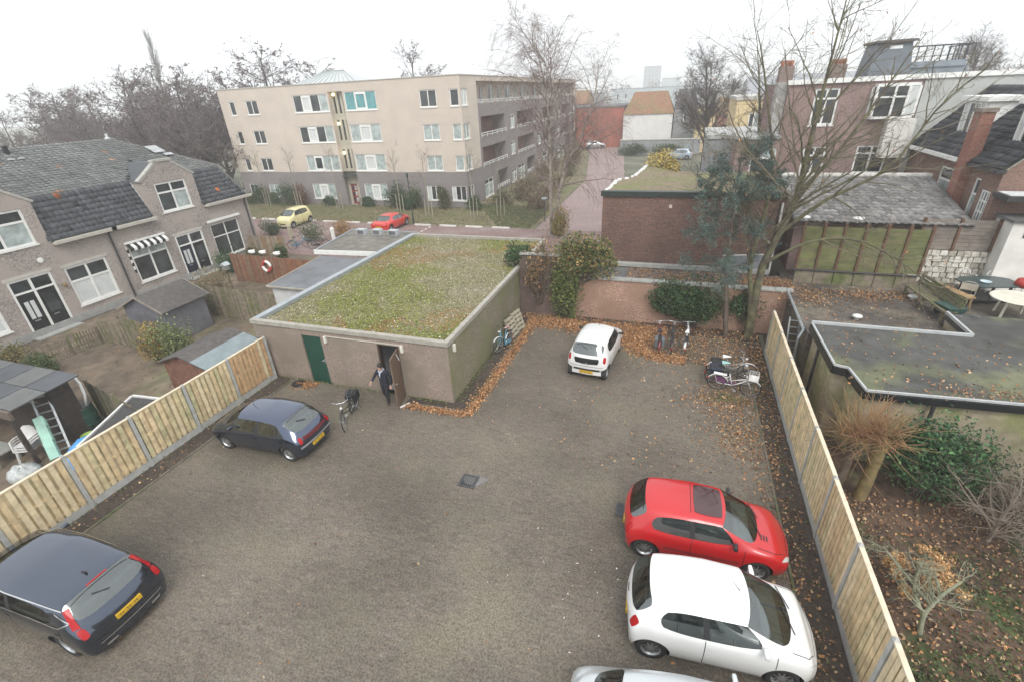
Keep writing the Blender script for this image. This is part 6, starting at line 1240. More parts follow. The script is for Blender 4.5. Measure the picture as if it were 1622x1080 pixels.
# ------------------------------------------------------------------ bicycles
def bike(label, loc, head, col, lean=0., saddle=None, bags=None, basket=False, skirt=None, steer=0., group='bicycles in the car park', guard=None):
    t = thing('bicycle', label, 'bicycle', (*loc, .016), R(head), group); t.rotation_mode = 'ZYX'; t.rotation_euler = (R(lean), 0, R(head))
    fm = M('bike_'+'_'.join('%02d' % int(c*99) for c in col), col, .35, .08, 8, coat=.4); r = .33; xr, xf = -.55, .55
    gm = M('bike_guard_'+'_'.join('%02d' % int(c*99) for c in (guard or col)), guard or col, .4, .08, 8)
    def wheel(x, nm):
        w = link('wheel', None, t, (x,0,r))
        if x > 0 and steer: w.rotation_euler.z = R(steer)
        mb = MB(); n = 28
        mb.tube([(r*math.cos(2*math.pi*i/n),0,r*math.sin(2*math.pi*i/n)) for i in range(n+1)], .019, 6, caps=False); obj('tyre', mb, tyre_m, w, True)
        mb = MB(); mb.tube([((r-.025)*math.cos(2*math.pi*i/n),0,(r-.025)*math.sin(2*math.pi*i/n)) for i in range(n+1)], .009, 4, caps=False)
        mb.tube([(0,-.04,0),(0,.04,0)], .022, 8)
        for i in range(14): a = 2*math.pi*i/14; mb.tube([(0,.02*(-1)**i,0),((r-.03)*math.cos(a),0,(r-.03)*math.sin(a))], .0025, 3, caps=False)
        obj('rim', mb, steel, w)
        mb = MB(); a0, a1 = (.25, 2.75) if x < 0 else (.55, 2.5)
        pts = [((r+.03)*math.cos(a0+(a1-a0)*i/12),(r+.03)*math.sin(a0+(a1-a0)*i/12)) for i in range(13)]
        for (xa, za), (xb, zb) in zip(pts, pts[1:]): mb.poly([(xa,-.028,za),(xb,-.028,zb),(xb,.028,zb),(xa,.028,za)]); mb.poly([(xa,.028,za),(xb,.028,zb),(xb,.028,zb-.015),(xa,.028,za-.015)]); mb.poly([(xa,-.028,za),(xb,-.028,zb),(xb,-.028,zb-.015),(xa,-.028,za-.015)])
        obj('mudguard', mb, gm, w); return w
    wheel(xr, 'r'); wheel(xf, 'f')
    mb = MB(); bb = (-.05,0,.30); hd0, hd1 = (.40,0,.62), (.35,0,.86); st_ = (-.20,0,.80)
    for a, b, q in ((bb,hd0,.02),(bb,st_,.017),((.385,0,.70),(-.13,0,.50),.015),(hd0,hd1,.022)): mb.tube([a,b], q, 8)
    for s in (-1,1): mb.tube([bb,(xr,s*.05,r)], .011, 6); mb.tube([(-.17,0,.70),(xr,s*.05,r)], .010, 6); mb.tube([hd0,(.47,s*.05,.52),(xf,s*.045,r)], .012, 6)
    obj('frame', mb, fm, t, True)
    mb = MB(); mb.tube([st_,(-.23,0,.90)], .013, 6); mb.tube([hd1,(.32,0,1.0)], .013, 6); obj('seat_post', mb, steel, t)
    mb = MB(); mb.hexa([(-.38,-.10,.90),(-.08,-.025,.91),(-.08,.025,.91),(-.38,.10,.90),(-.37,-.09,.97),(-.08,-.018,.95),(-.08,.018,.95),(-.37,.09,.97)]); obj('saddle', mb, saddle or plastic, t, True, bevel=.02)
    h = link('handlebar', None, t, (.32,0,1.0)); h.rotation_euler.z = R(steer)
    mb = MB(); mb.tube([(-.18,-.28,.04),(-.02,-.26,.07),(.04,-.12,.03),(.04,.12,.03),(-.02,.26,.07),(-.18,.28,.04)], .011, 6); obj('bar', mb, chrome, h, True)
    for s in (-1,1): mb = MB(); mb.tube([(-.19,s*.28,.04),(-.08,s*.27,.06)], .017, 6); obj('grip', mb, plastic, h)
    mb = MB(); mb.lathe([(.0,.0),(.04,.0),(.045,.05),(.02,.09)], (.10,0,-.12), 8, 'x'); obj('head_lamp', mb, lamp_clear, h)
    mb = MB(); mb.box(-.72,-.28,-.06,.06,.715,.73); mb.tube([(-.70,.05,.72),(xr,.06,r)], .006, 5); mb.tube([(-.70,-.05,.72),(xr,-.06,r)], .006, 5); obj('carrier', mb, gm if basket else plastic, t)
    mb = MB(); mb.hexa([(-.60,.055,.24),(.02,.055,.20),(.04,.075,.20),(-.60,.075,.24),(-.60,.055,.38),(.02,.055,.40),(.04,.075,.40),(-.60,.075,.38)]); obj('chain_case', mb, fm if skirt is None else skirt, t)
    mb = MB(); mb.tube([(-.05,-.07,.30),(.05,-.09,.17)], .009, 5); mb.box(.0,.1,-.16,-.09,.16,.185); mb.tube([(-.05,.08,.30),(-.15,.1,.43)], .009, 5); mb.box(-.2,-.1,.1,.17,.42,.445); obj('pedals', mb, steel, t)
    mb = MB(); mb.tube([(-.40,.06,.32),(-.46,.20,.0)], .010, 5); obj('kickstand', mb, steel, t)
    mb = MB(); mb.box(xr-.37,xr-.34,-.03,.03,.42,.48); obj('rear_lamp', mb, lamp_red, t)
    if skirt is not None:
        for s in (-1,1):
            mb = MB(); mb.poly([(xr-.1,s*.045,.62),(-.30,s*.045,.60),(-.30,s*.045,.32),(xr-.12,s*.045,.40)]); obj('skirt_guard', mb, skirt, t)
    if bags is not None:
        for s in (-1,1): mb = MB(); mb.box(-.74,-.36,s*.07 if s > 0 else -.20,.20 if s > 0 else -.07,.42,.74); obj('pannier', mb, bags, t, bevel=.03)
    if basket:
        mb = MB(); mb.box(.42,.72,-.17,.17,.78,.80)
        for a in range(5): 
            z = .80+.05*a; mb.tube([(.42,-.17,z),(.72,-.17,z),(.72,.17,z),(.42,.17,z),(.42,-.17,z)], .006, 4)
        for a in range(4):
            for y in (-.17,.17): mb.tube([(.42+.1*a,y,.78),(.42+.1*a,y,1.0)], .005, 4)
        obj('basket', mb, gm, t)
    return t
navyfab = M('navy_fabric', (.02,.026,.045), .9, .15, 12); white_s = M('white_saddle', (.6,.6,.58), .6); teal_s = M('teal_saddle', (.25,.45,.43), .6)
bike('black city bicycle standing in front of the garage doors', (-10.22,11.25), -76, (.02,.02,.022), 8, plastic, M('black_bag', (.015,.015,.016), .8), steer=18, group=None)
bike('white step-through bicycle with front basket nearest the right fence', (2.62,16.28), -8, (.72,.70,.68), 9, plastic, basket=True, skirt=M('plum_skirt', (.13,.05,.12), .7), guard=(.7,.68,.66))
bike('dark bicycle with navy panniers behind the white step-through', (2.55,16.85), 2, (.03,.032,.036), 7, teal_s, navyfab)
bike('grey bicycle with pale saddle last in the row by the conifer', (2.6,17.35), 4, (.28,.28,.29), 7, white_s, M('black_bag', (.015,.015,.016)), guard=(.6,.6,.58))
bike('red and grey bicycle left of the three before the pink wall', (-.12,19.3), 93, (.20,.03,.04), 6, plastic, M('grey_bag', (.10,.11,.12), .8), steer=12)
bike('dark bicycle in the middle of the three before the pink wall', (.42,19.35), 90, (.05,.04,.045), 5, plastic, steer=-8)
bike('white framed bicycle right of the three before the ivy', (.98,19.45), 86, (.62,.60,.62), 6, white_s, steer=10, guard=(.6,.6,.6))
bike('small blue and white bicycle leaning on the garage side wall', (-6.60,17.4), -96, (.08,.28,.40), -13, M('pink_saddle', (.5,.25,.24), .6), steer=-15, guard=(.65,.66,.68))
bike('blue bicycle in the far garden beside the round bush', (-27.6,29.4), 35, (.10,.22,.32), 5, plastic, group='bicycles in the far garden')
bike('dark bicycle in the far garden nearer the red coupe', (-25.9,29.6), 20, (.04,.04,.045), 5, plastic, group='bicycles in the far garden')
# ------------------------------------------------------------------ person stepping out of the doorway
def person():
    t = thing('person', 'person in dark jacket and trousers stepping out of the garage doorway', 'person', (-9.42,12.42,.014), R(180+4))
    # local: facing +y before rotation, x = person's right is -x ... built facing +Y
    J = {'pel':(0,0,.93),'w':(0,.02,1.05),'ch':(0,.05,1.28),'nk':(0,.06,1.46),'hd0':(0,.09,1.53),'hd':(0,.11,1.62),'hd1':(0,.11,1.70),
         'ls':(-.17,.04,1.40),'le':(-.29,-.02,1.15),'lw':(-.30,.10,.92),'lh':(-.30,.13,.84),
         'rs':(.17,.04,1.40),'re':(.33,.02,1.16),'rw':(.38,.20,1.02),'rh':(.39,.27,.99),
         'lhip':(-.09,0,.88),'lk':(-.10,.10,.50),'la':(-.09,.10,.10),'lt':(-.09,.24,.04),'rhip':(.09,0,.88),'rk':(.09,.0,.49),'ra':(.09,-.16,.11),'rt':(.09,-.03,.04)}
    Rr = {'pel':(.15,.11),'w':(.145,.105),'ch':(.165,.12),'nk':(.06,.06),'hd0':(.065,.075),'hd':(.083,.10),'hd1':(.07,.085),'ls':(.075,.075),'le':(.056,.056),'lw':(.042,.042),'lh':(.04,.03),'rs':(.075,.075),'re':(.056,.056),'rw':(.042,.042),'rh':(.04,.03),
          'lhip':(.10,.10),'lk':(.07,.07),'la':(.05,.05),'lt':(.045,.035),'rhip':(.10,.10),'rk':(.07,.07),'ra':(.05,.05),'rt':(.045,.035)}
    E = [('pel','w'),('w','ch'),('ch','nk'),('nk','hd0'),('hd0','hd'),('hd','hd1'),('ch','ls'),('ls','le'),('le','lw'),('lw','lh'),('ch','rs'),('rs','re'),('re','rw'),('rw','rh'),('pel','lhip'),('lhip','lk'),('lk','la'),('la','lt'),('pel','rhip'),('rhip','rk'),('rk','ra'),('ra','rt')]
    ks = list(J); me = bpy.data.meshes.new('sk'); me.from_pydata([J[k] for k in ks], [(ks.index(a),ks.index(b)) for a, b in E], [])
    o = bpy.data.objects.new('sk', me); COL.objects.link(o); o.modifiers.new('s','SKIN'); sk = me.skin_vertices[0].data
    for i, k in enumerate(ks): sk[i].radius = Rr[k]; sk[i].use_root = (k == 'pel')
    q = o.modifiers.new('ss','SUBSURF'); q.levels = q.render_levels = 2
    ev = o.evaluated_get(bpy.context.evaluated_depsgraph_get()); m2 = bpy.data.meshes.new_from_object(ev); bpy.data.objects.remove(o)
    m2.materials.clear(); skin = M('skin', (.48,.29,.22), .6, .05, 9); jk = M('dark_jacket', (.014,.017,.028), .85, .2, 9); tr = M('dark_trousers', (.016,.017,.021), .9, .2, 9); sh = M('brown_shoes', (.10,.055,.045), .7, .1, 9)
    for m in (jk, tr, skin, sh): m2.materials.append(m)
    for p in m2.polygons:
        c = p.center; p.use_smooth = True
        p.material_index = 3 if c.z < .105 else 2 if (c.z > 1.475 or (abs(c.x) > .25 and c.z < .91) or (c.x > .32 and c.y > .22)) else 1 if c.z < .86 else 0
    b = link('body', m2, t)
    mb = MB()     # fingers rooted inside the palms
    for (hx, hy, hz, dx, dy, dz) in ((-.30,.135,.83,0,.25,-1), (.39,.285,.985,.1,1,-.35)):
        d = Vector((dx,dy,dz)).normalized(); s = Vector((1,0,0)) if hx < 0 else Vector((.2,0,1)).normalized()
        for k in range(4):
            a = Vector((hx,hy,hz))+s*(.024*(k-1.5)); ln = (.065,.075,.07,.055)[k]; mb.tube([a, a+d*ln*.6, a+d*ln+Vector((0,.012,-.012))], [.010,.009,.007], 6)
        a = Vector((hx,hy,hz))-s*.04-d*.03; mb.tube([a, a-s*.02+d*.03, a-s*.015+d*.06], [.011,.01,.008], 6)
    obj('fingers', mb, skin, b, True)
    mb = MB(); mb.lathe([(.0,.10),(.06,.09),(.092,.045),(.098,.0),(.094,-.05),(.075,-.075)], (0,.095,1.66), 14); obj('hair', mb, M('dark_hair', (.022,.018,.016), .7, .3, 30), t, True)
    mb = MB(); mb.tube([(-.09,.02,1.47),(-.05,.13,1.45),(0,.165,1.40),(.05,.13,1.45),(.09,.02,1.47),(0,-.04,1.49),(-.09,.02,1.47)], .034, 8); mb.tube([(0,.165,1.41),(.02,.185,1.30),(.01,.18,1.20)], [.03,.028,.012], 8); obj('scarf', mb, M('pale_grey_scarf', (.36,.39,.45), .9, .25, 40), t, True)
    for s in (-1, 1): mb = MB(); mb.lathe([(0,-.006),(.011,0),(0,.008)], (s*.034,.205,1.615), 8, 'y'); obj('eye', mb, black_paint, t)
    mb = MB(); mb.hexa([(-.014,.19,1.57),(.014,.19,1.57),(.008,.20,1.60),(-.008,.20,1.60),(-.012,.225,1.575),(.012,.225,1.575),(.006,.207,1.615),(-.006,.207,1.615)]); obj('nose', mb, skin, t, True)
    mb = MB(); mb.box(-.025,.025,.195,.208,1.545,1.552); obj('mouth', mb, M('lips', (.30,.12,.11)), t)
    for s in (-1, 1): mb = MB(); mb.lathe([(0,-.01),(.022,0),(.028,.01),(0,.014)], (s*.088,.10,1.60), 8, 'x'); obj('ear', mb, skin, t, True)
person()
# ------------------------------------------------------------------ board fences
def board_fence(name, label, p0, p1, h, bw, mats, z0=0., gap=.01, rails=True, top=.0, thick=.016, group=None, cat='fence', taper=0, horiz=False, postm=None, posts=3, lean=0.):
    p0, p1 = Vector((*p0,z0)), Vector((*p1,z0)); d = p1-p0; L = d.length; rz = math.atan2(d.y, d.x)
    t = thing(name, label, cat, tuple(p0), rz, group); rr = random.Random(int(L*100)); n = max(1, int(L/bw))
    if lean: t.rotation_euler.x = lean
    if not horiz:
        b = MB(); b.box(0,bw-gap,0,thick,0,1); bms = [b.mesh('board', [m]) for m in mats]
        for i in range(n):
            hh = h*(1-taper*abs(2*i/n-1)**2)+rr.uniform(-.02,.02); o = link('board', bms[rr.randrange(len(mats))], t, (i*L/n,rr.uniform(-.006,.006),.03)); o.scale = (L/n/bw,1,hh); o.rotation_euler.y = rr.uniform(-.012,.012)
        if rails:
            for z in (.3,h-.3): mb = MB(); mb.box(0,L,thick+.008,thick+.05,z,z+.07); obj('rail', mb, mats[0], t)
    else:
        m_ = int(h/bw)
        for k in range(posts-1):
            for i in range(m_):
                mb = MB(); a, c = L*k/(posts-1)+.05, L*(k+1)/(posts-1)-.05; y = rr.uniform(-.006,.006); mb.box(a,c,y,y+thick,i*bw,i*bw+bw-gap); obj('board', mb, mats[rr.randrange(len(mats))], t)
    for k in range(posts):
        mb = MB(); x = L*k/(posts-1); mb.box(x-.045,x+.045,-.06 if horiz else thick+.0,.05 if horiz else thick+.09,-.05,h+top); obj('post', mb, postm or mats[0], t)
    return t
old = [M('grey_board_a', (.165,.135,.095), .9, .3, 5, .3, 40, big=.2), M('grey_board_b', (.14,.12,.08), .9, .3, 5, .3, 40, alt=(.11,.12,.045), altscale=1.5), M('grey_board_c', (.19,.155,.115), .9, .3, 5, .3, 40)]
redb = [M('red_board_a', (.20,.085,.048), .9, .25, 5), M('red_board_b', (.16,.075,.045), .9, .25, 5), M('red_board_c', (.17,.11,.065), .9, .25, 5)]
mossb = [M('moss_board_a', (.13,.135,.055), .9, .25, 3, .3, 40, big=.2), M('moss_board_b', (.115,.125,.05), .9, .25, 3, .3, 40), M('moss_board_c', (.15,.14,.07), .9, .25, 3, .3, 40)]
greyb = [M('silver_board_a', (.20,.17,.145), .9, .2, 4, .3, 40), M('silver_board_b', (.17,.145,.125), .9, .2, 4, .3, 40)]
slim = M('rust_post', (.11,.06,.035), .9, .2, 5)
board_fence('board_fence', 'weathered grey board fence between the gardens and garage corner', (-24.6,17.4), (-16.2,16.9), 1.75, .14, old, posts=5)
board_fence('board_fence', 'mossy grey board fence left of the brown shed', (-24.4,13.4), (-21.9,13.1), 1.6, .12, [old[1], old[0]], posts=2, taper=.12)
board_fence('board_fence', 'dark mossy fence running between the two left gardens', (-19.7,8.95), (-15.6,8.05), 1.55, .13, [old[1], M('dark_board', (.085,.075,.055), .9, .3, 5)], posts=3)
board_fence('board_fence', 'low grey picket fence below the black front doors', (-26.4,10.9), (-26.1,13.4), .9, .12, old, gap=.05, posts=3)
board_fence('board_fence', 'grey board fence joining the picket fence to the shed', (-26.1,13.5), (-24.5,13.4), 1.15, .13, old, posts=2)
board_fence('board_fence', 'reddish brown board fence with a lifebuoy on it', (-26.6,22.2), (-18.9,21.9), 1.8, .14, redb, posts=5)
board_fence('board_fence', 'old pale board fence at the end of the terraced houses', (-30.2,27.2), (-27.0,27.3), 1.5, .16, [M('pale_board', (.27,.22,.16), .9, .25, 4), old[2], M('rusty_board', (.22,.14,.08), .9, .25, 4)], posts=3)
board_fence('slat_fence', 'tall mossy green slat fence on the roof terrace', (5.25,23.0), (9.75,23.0), 2.0, .155, mossb, z0=2.62, horiz=True, posts=7, postm=slim, top=.03)
board_fence('slat_fence', 'silvery brown slat fence above the rubble wall', (9.8,24.1), (12.3,24.1), 1.25, .155, greyb, z0=3.42, horiz=True, posts=3, postm=slim, top=.05)
pl = thing('fence_plinth', 'low mossy concrete plinth under the green slat fence', 'plinth'); 
for k in range(6):
    mb = MB(); mb.box(5.27+.75*k,5.99+.75*k,22.98,23.08,1.98,2.55); obj('panel', mb, M('mossy_concrete', (.20,.165,.125), .9, .3, 4, .3, 30, alt=(.10,.12,.04), altscale=1.2), pl)
mb = MB(); mb.tube([(5.1,22.93,2.58),(9.8,22.93,2.58)], .04, 6); obj('pipe', mb, M('dark_pipe', (.03,.03,.03)), pl)
rub = thing('rubble_wall', 'pale rubble stone wall behind the terrace furniture', 'wall'); rr = random.Random(9); mb = MB(); mb.box(9.8,12.3,24.2,24.6,1.98,3.4); obj('core', mb, concrete, rub)
stm = [M('pale_stone_a', (.45,.42,.36), .9, .25, 6, .4, 20), M('pale_stone_b', (.33,.30,.25), .9, .25, 6, .4, 20), M('pale_stone_c', (.52,.49,.43), .9, .2, 6)]
for r_ in range(6):
    x = 9.75
    while x < 12.25:
        w_ = rr.uniform(.16,.34); mb = MB(); z = 1.99+.235*r_; j = lambda a=.02: rr.uniform(-a,a)
        mb.hexa([(x+.01+j(),24.02+j(),z+j()),(x+w_-.01+j(),24.02+j(),z+j()),(x+w_,24.25,z),(x,24.25,z),(x+.02+j(),24.05+j(),z+.21+j()),(x+w_-.02+j(),24.05+j(),z+.21+j()),(x+w_,24.25,z+.22),(x,24.25,z+.22)]); obj('stone', mb, stm[rr.randrange(3)], rub); x += w_
# ------------------------------------------------------------------ roof terrace furniture
Z = 1.985
moss_w = M('mossy_timber', (.15,.13,.08), .9, .3, 6, .4, 30, alt=(.10,.12,.045), altscale=3); grn = M('green_tub', (.035,.075,.065), .5, .15, 5); cream_p = M('cream_plastic_table', (.60,.57,.47), .5, .1, 3)
b = thing('garden_bench', 'mossy old timber bench with slatted back on the terrace', 'bench', (9.62,20.95,Z), R(96))
for k in range(3): mb = MB(); mb.box(-1.45,1.45,-.06+.15*k,.07+.15*k,.42,.46); obj('seat_slat', mb, moss_w, b)
for k in range(3): mb = MB(); mb.box(-1.45,1.45,-.14-.03*k,-.11-.03*k,.52+.14*k,.63+.14*k); obj('back_slat', mb, moss_w, b)
for x in (-1.3,0,1.3):
    mb = MB(); mb.box(x-.04,x+.04,-.12,-.05,0,.42); mb.bar((x,-.08,.4),(x,-.2,.98),.07); obj('leg', mb, moss_w, b); mb = MB(); mb.box(x-.04,x+.04,.27,.34,0,.42); obj('leg', mb, moss_w, b)
b2 = thing('timber_trestle', 'rust brown low timber trestle between bench and table', 'trestle', (10.45,21.6,Z), R(110))
mb = MB(); mb.box(-.8,.8,-.16,.16,.5,.56); obj('top', mb, M('rusty_timber', (.26,.17,.08), .9, .3, 5), b2)
for x in (-.65,.65):
    for y in (-.12,.12): mb = MB(); mb.bar((x,y,.5),(x*1.08,y*1.6,0),.06); obj('leg', mb, MATS['rusty_timber'], b2)
def wire_chair(lab, x, y, rz):
    c = thing('garden_chair', lab, 'chair', (x,y,Z), R(rz), 'white chairs on the terrace'); mb = MB(); n = 12
    mb.tube([(.24*math.cos(math.pi*i/n),-.2-.06*math.sin(math.pi*i/n)+.0,.62+.24*math.sin(math.pi*i/n)) for i in range(n+1)], .016, 6)
    for i in range(1,6): u = -.24+.08*i; mb.tube([(u,-.2,.44),(u,-.23,.62+.22*math.sqrt(max(0,1-(u/.24)**2)))], .007, 4)
    obj('backrest', mb, white_paint, c)
    mb = MB(); mb.lathe([(0,.43),(.24,.43),(.25,.45),(0,.46)], (0,0,0), 14); obj('seat', mb, white_paint, c)
    for sx in (-1,1):
        for sy in (-1,1): mb = MB(); mb.tube([(sx*.18,sy*.18,.43),(sx*.22,sy*.22,0)], .012, 6); obj('leg', mb, white_paint, c)
        mb = MB(); mb.tube([(sx*.24,-.2,.62),(sx*.27,.05,.66),(sx*.24,.18,.45)], .012, 6); obj('arm', mb, white_paint, c)
wire_chair('white wire chair behind the dark table beside the rubble wall', 11.55,23.3,195); wire_chair('white wire chair behind the dark table nearer the white outbuilding', 12.45,23.25,170)
c = thing('garden_chair', 'beige folding chair in front of the dark table', 'chair', (10.75,21.35,Z), R(150)); mb = MB(); mb.box(-.22,.22,-.2,.22,.42,.46); obj('seat', mb, M('beige_seat', (.36,.32,.26)), c)
mb = MB(); mb.tube([(-.23,-.2,.0),(-.23,-.24,.85),(-.1,-.26,.92),(.1,-.26,.92),(.23,-.24,.85),(.23,-.2,0)], .013, 6); mb.box(-.22,.22,-.26,-.24,.6,.85); obj('backrest', mb, M('beige_seat', (.3,.3,.3)), c)
for sx in (-1,1): mb = MB(); mb.tube([(sx*.21,.2,.43),(sx*.21,.26,0)], .013, 6); obj('leg', mb, steel, c)
tb = thing('dark_table', 'dark green slate topped table with clutter on the terrace', 'table', (11.75,22.3,Z), R(12))
mb = MB(); mb.prism([(-.95,-.3),(-.6,-.6),(.6,-.6),(.95,-.3),(.95,.3),(.6,.6),(-.6,.6),(-.95,.3)], .70, .745); obj('top', mb, M('slate_green', (.035,.055,.055), .35, .2, 4), tb)
for x in (-.6,.6):
    for y in (-.35,.35): mb = MB(); mb.bar((x,y,.7),(x,y,0),.07); obj('leg', mb, black_paint, tb)
mb = MB(); mb.box(-.75,.75,-.45,.45,.05,.12); obj('shelf', mb, black_paint, tb)
a = thing('dish', 'pale blue dish lying on the dark terrace table', 'dish', (11.6,22.15,Z+.747)); mb = MB(); mb.lathe([(0,0),(.14,0),(.19,.05),(.16,.05),(.12,.015),(0,.012)], (0,0,0), 14); obj('bowl', mb, M('pale_blue_dish', (.4,.48,.52), .3), a, True)
g_ = thing('kettle_grill', 'red kettle grill with dark handle beside the dark table', 'grill', (12.75,22.1,Z)); mb = MB(); mb.lathe([(0,.62),(.18,.64),(.28,.76),(.29,.82),(.24,.95),(.1,1.02),(0,1.03)], (0,0,0), 16); obj('kettle', mb, M('grill_red', (.35,.03,.02), .4), g_, True)
mb = MB(); mb.bar((-.07,0,1.05),(.07,0,1.05),.05); obj('handle', mb, black_paint, g_)
for k in range(3): an = 2.1*k; mb = MB(); mb.tube([(.18*math.cos(an),.18*math.sin(an),.68),(.3*math.cos(an),.3*math.sin(an),0)], .014, 6); obj('leg', mb, steel, g_)
rt_ = thing('round_table', 'round cream plastic table on the terrace', 'table', (11.95,20.7,Z)); mb = MB(); mb.lathe([(0,.69),(.72,.69),(.77,.71),(.75,.735),(0,.74)], (0,0,0), 28); obj('top', mb, cream_p, rt_)
for k in range(4): an = .6+1.57*k; mb = MB(); mb.bar((.42*math.cos(an),.42*math.sin(an),.69),(.52*math.cos(an),.52*math.sin(an),0),.06); obj('leg', mb, cream_p, rt_)
sk_ = thing('dome_skylight', 'small domed skylight in front of the round table', 'skylight', (11.7,19.85,Z)); mb = MB(); mb.lathe([(0,0),(.3,0),(.3,.08),(.25,.1)], (0,0,0), 20); obj('kerb', mb, M('pale_plastic', (.45,.46,.46), .5), sk_); mb = MB(); mb.lathe([(.25,.1),(.22,.17),(.12,.22),(0,.235)], (0,0,0), 20); obj('dome', mb, M('dome_acrylic', (.16,.18,.20), .12), sk_, True)
for x, y, lab in ((6.78,19.25,'white mushroom vent cap on the dark terrace roof'), (9.3,21.75,'white mushroom vent cap beside the mossy bench')):
    v_ = thing('roof_vent', lab, 'vent', (x,y,Z)); mb = MB(); mb.lathe([(.07,0),(.07,.12)], (0,0,0), 12); obj('pipe', mb, MATS['pale_plastic'], v_); mb = MB(); mb.lathe([(0,.12),(.17,.12),(.16,.16),(.08,.2),(0,.21)], (0,0,0), 16); obj('cap', mb, white_paint, v_, True)
tu = thing('wheelbarrow', 'dark green wheelbarrow parked at the end of the bench', 'wheelbarrow', (9.75,19.9,Z), R(100)); mb = MB(); mb.hexa([(-.3,-.2,.28),(.3,-.2,.28),(.3,.2,.28),(-.3,.2,.28),(-.42,-.3,.58),(.5,-.28,.52),(.5,.28,.52),(-.42,.3,.58)]); obj('tray', mb, grn, tu)
mb = MB(); mb.lathe([(.06,-.03),(.17,-.04),(.17,.04),(.06,.03)], (.55,0,.17), 16, 'y'); obj('wheel', mb, tyre_m, tu)
for s in (-1,1): mb = MB(); mb.tube([(.55,s*.05,.17),(-.1,s*.2,.3),(-.95,s*.27,.55)], .016, 6); mb.tube([(-.25,s*.2,.3),(-.3,s*.22,0)], .014, 6); obj('handle', mb, steel, tu)
# pipes and ladder between the fence and the annex
la = thing('ladder', 'grey aluminium ladder leaning against the terrace edge', 'ladder', (4.62,18.3,0))
for s in (-.17,.17): mb = MB(); mb.bar((s,-.55,.05),(s,.3,2.15),.05,.03); obj('stile', mb, M('dull_alu', (.20,.215,.215), .5, .1, 5, metal=.4), la)
for k in range(9): mb = MB(); u = (k+.5)/9; mb.bar((-.17,-.55+.85*u,.05+2.1*u),(.17,-.55+.85*u,.05+2.1*u),.03); obj('rung', mb, MATS['dull_alu'], la)
gt = thing('rain_gutter', 'zinc gutter and downpipe at the terrace corner', 'gutter', (4.78,21.6,0)); mb = MB(); mb.tube([(.05,.1,2.08),(.05,-3.6,1.95)], .055, 8); mb.tube([(.05,-3.6,1.95),(-.1,-3.8,1.7),(-.1,-3.8,0)], .045, 8); obj('pipe', mb, zinc, gt)
ant = thing('metal_gate', 'grey sheet gate at the end of the dark brick building', 'gate', (3.6,24.0,1.95), R(14)); mb = MB(); mb.box(-1.3,.6,-.02,.02,0,.85); obj('sheet', mb, M('blue_grey_sheet', (.17,.18,.20), .6, .15, 4), ant); mb = MB(); mb.bar((-1.35,0,.88),(.65,0,.88),.07,.05); obj('cap', mb, M('pale_pipe', (.5,.49,.47)), ant)
dpp = thing('drainpipe', 'pale drainpipe at the corner of the dark brick building', 'pipe', (4.42,24.02,2)); mb = MB(); mb.tube([(0,0,3.2),(0,0,.0)], .045, 8); obj('pipe', mb, MATS['pale_pipe'], dpp)
for i, (x, lab) in enumerate(((5.15,'white mushroom shaped lamp at the left end of the green fence'), (7.1,'small white lamp on top of the green fence'))):
    t = thing('fence_lamp', lab, 'lamp', (x,23.02,4.64)); mb = MB(); mb.lathe([(.03,0),(.03,.12),(.1,.15),(.22,.2),(.2,.25),(0,.27)], (0,0,0), 12); obj('lamp_head', mb, white_paint, t, True); mb = MB(); mb.box(-.04,.04,-.04,.04,-.05,.02); obj('bracket', mb, black_paint, t)
# ------------------------------------------------------------------ left garden: sheds and clutter
dkw = M('dark_stained_wood', (.045,.035,.03), .85, .3, 6)
sh = thing('garden_shed', 'dark garden shed with a patchwork panel roof at the left edge', 'shed', (-21.2,7.2,0))
mb = MB(); mb.box(-2.4,2.3,.35,1.0,0,2.1); mb.box(-2.4,-1.9,-.75,.35,0,2.1); obj('wall', mb, dkw, sh)
for i in range(5):
    for j in range(2):
        mb = MB(); x0_, y0_ = -2.7+1.12*i, -.85+1.0*j; z = lambda y: 2.22+.10*(y+.85)/2; mb.hexa([(x0_,y0_,z(y0_)),(x0_+1.08,y0_,z(y0_)),(x0_+1.08,y0_+.97,z(y0_+.97)),(x0_,y0_+.97,z(y0_+.97)),(x0_,y0_,z(y0_)+.04),(x0_+1.08,y0_,z(y0_)+.04),(x0_+1.08,y0_+.97,z(y0_+.97)+.04),(x0_,y0_+.97,z(y0_+.97)+.04)]); obj('roof_panel', mb, M('roof_panel_a' if (i+j) % 2 else 'roof_panel_b', (.055,.06,.068) if (i+j) % 2 else (.09,.092,.09), .35, .2, 3), sh)
mb = MB(); mb.box(-2.75,2.9,-.95,-.87,1.95,2.24); obj('fascia', mb, M('brown_fascia', (.11,.085,.07), .8, .2, 5), sh)
for q_ in (2.2,-.3):
    mb = MB(); mb.box(q_,q_+.12,-.8,-.68,0,2.1); obj('post', mb, dkw, sh)
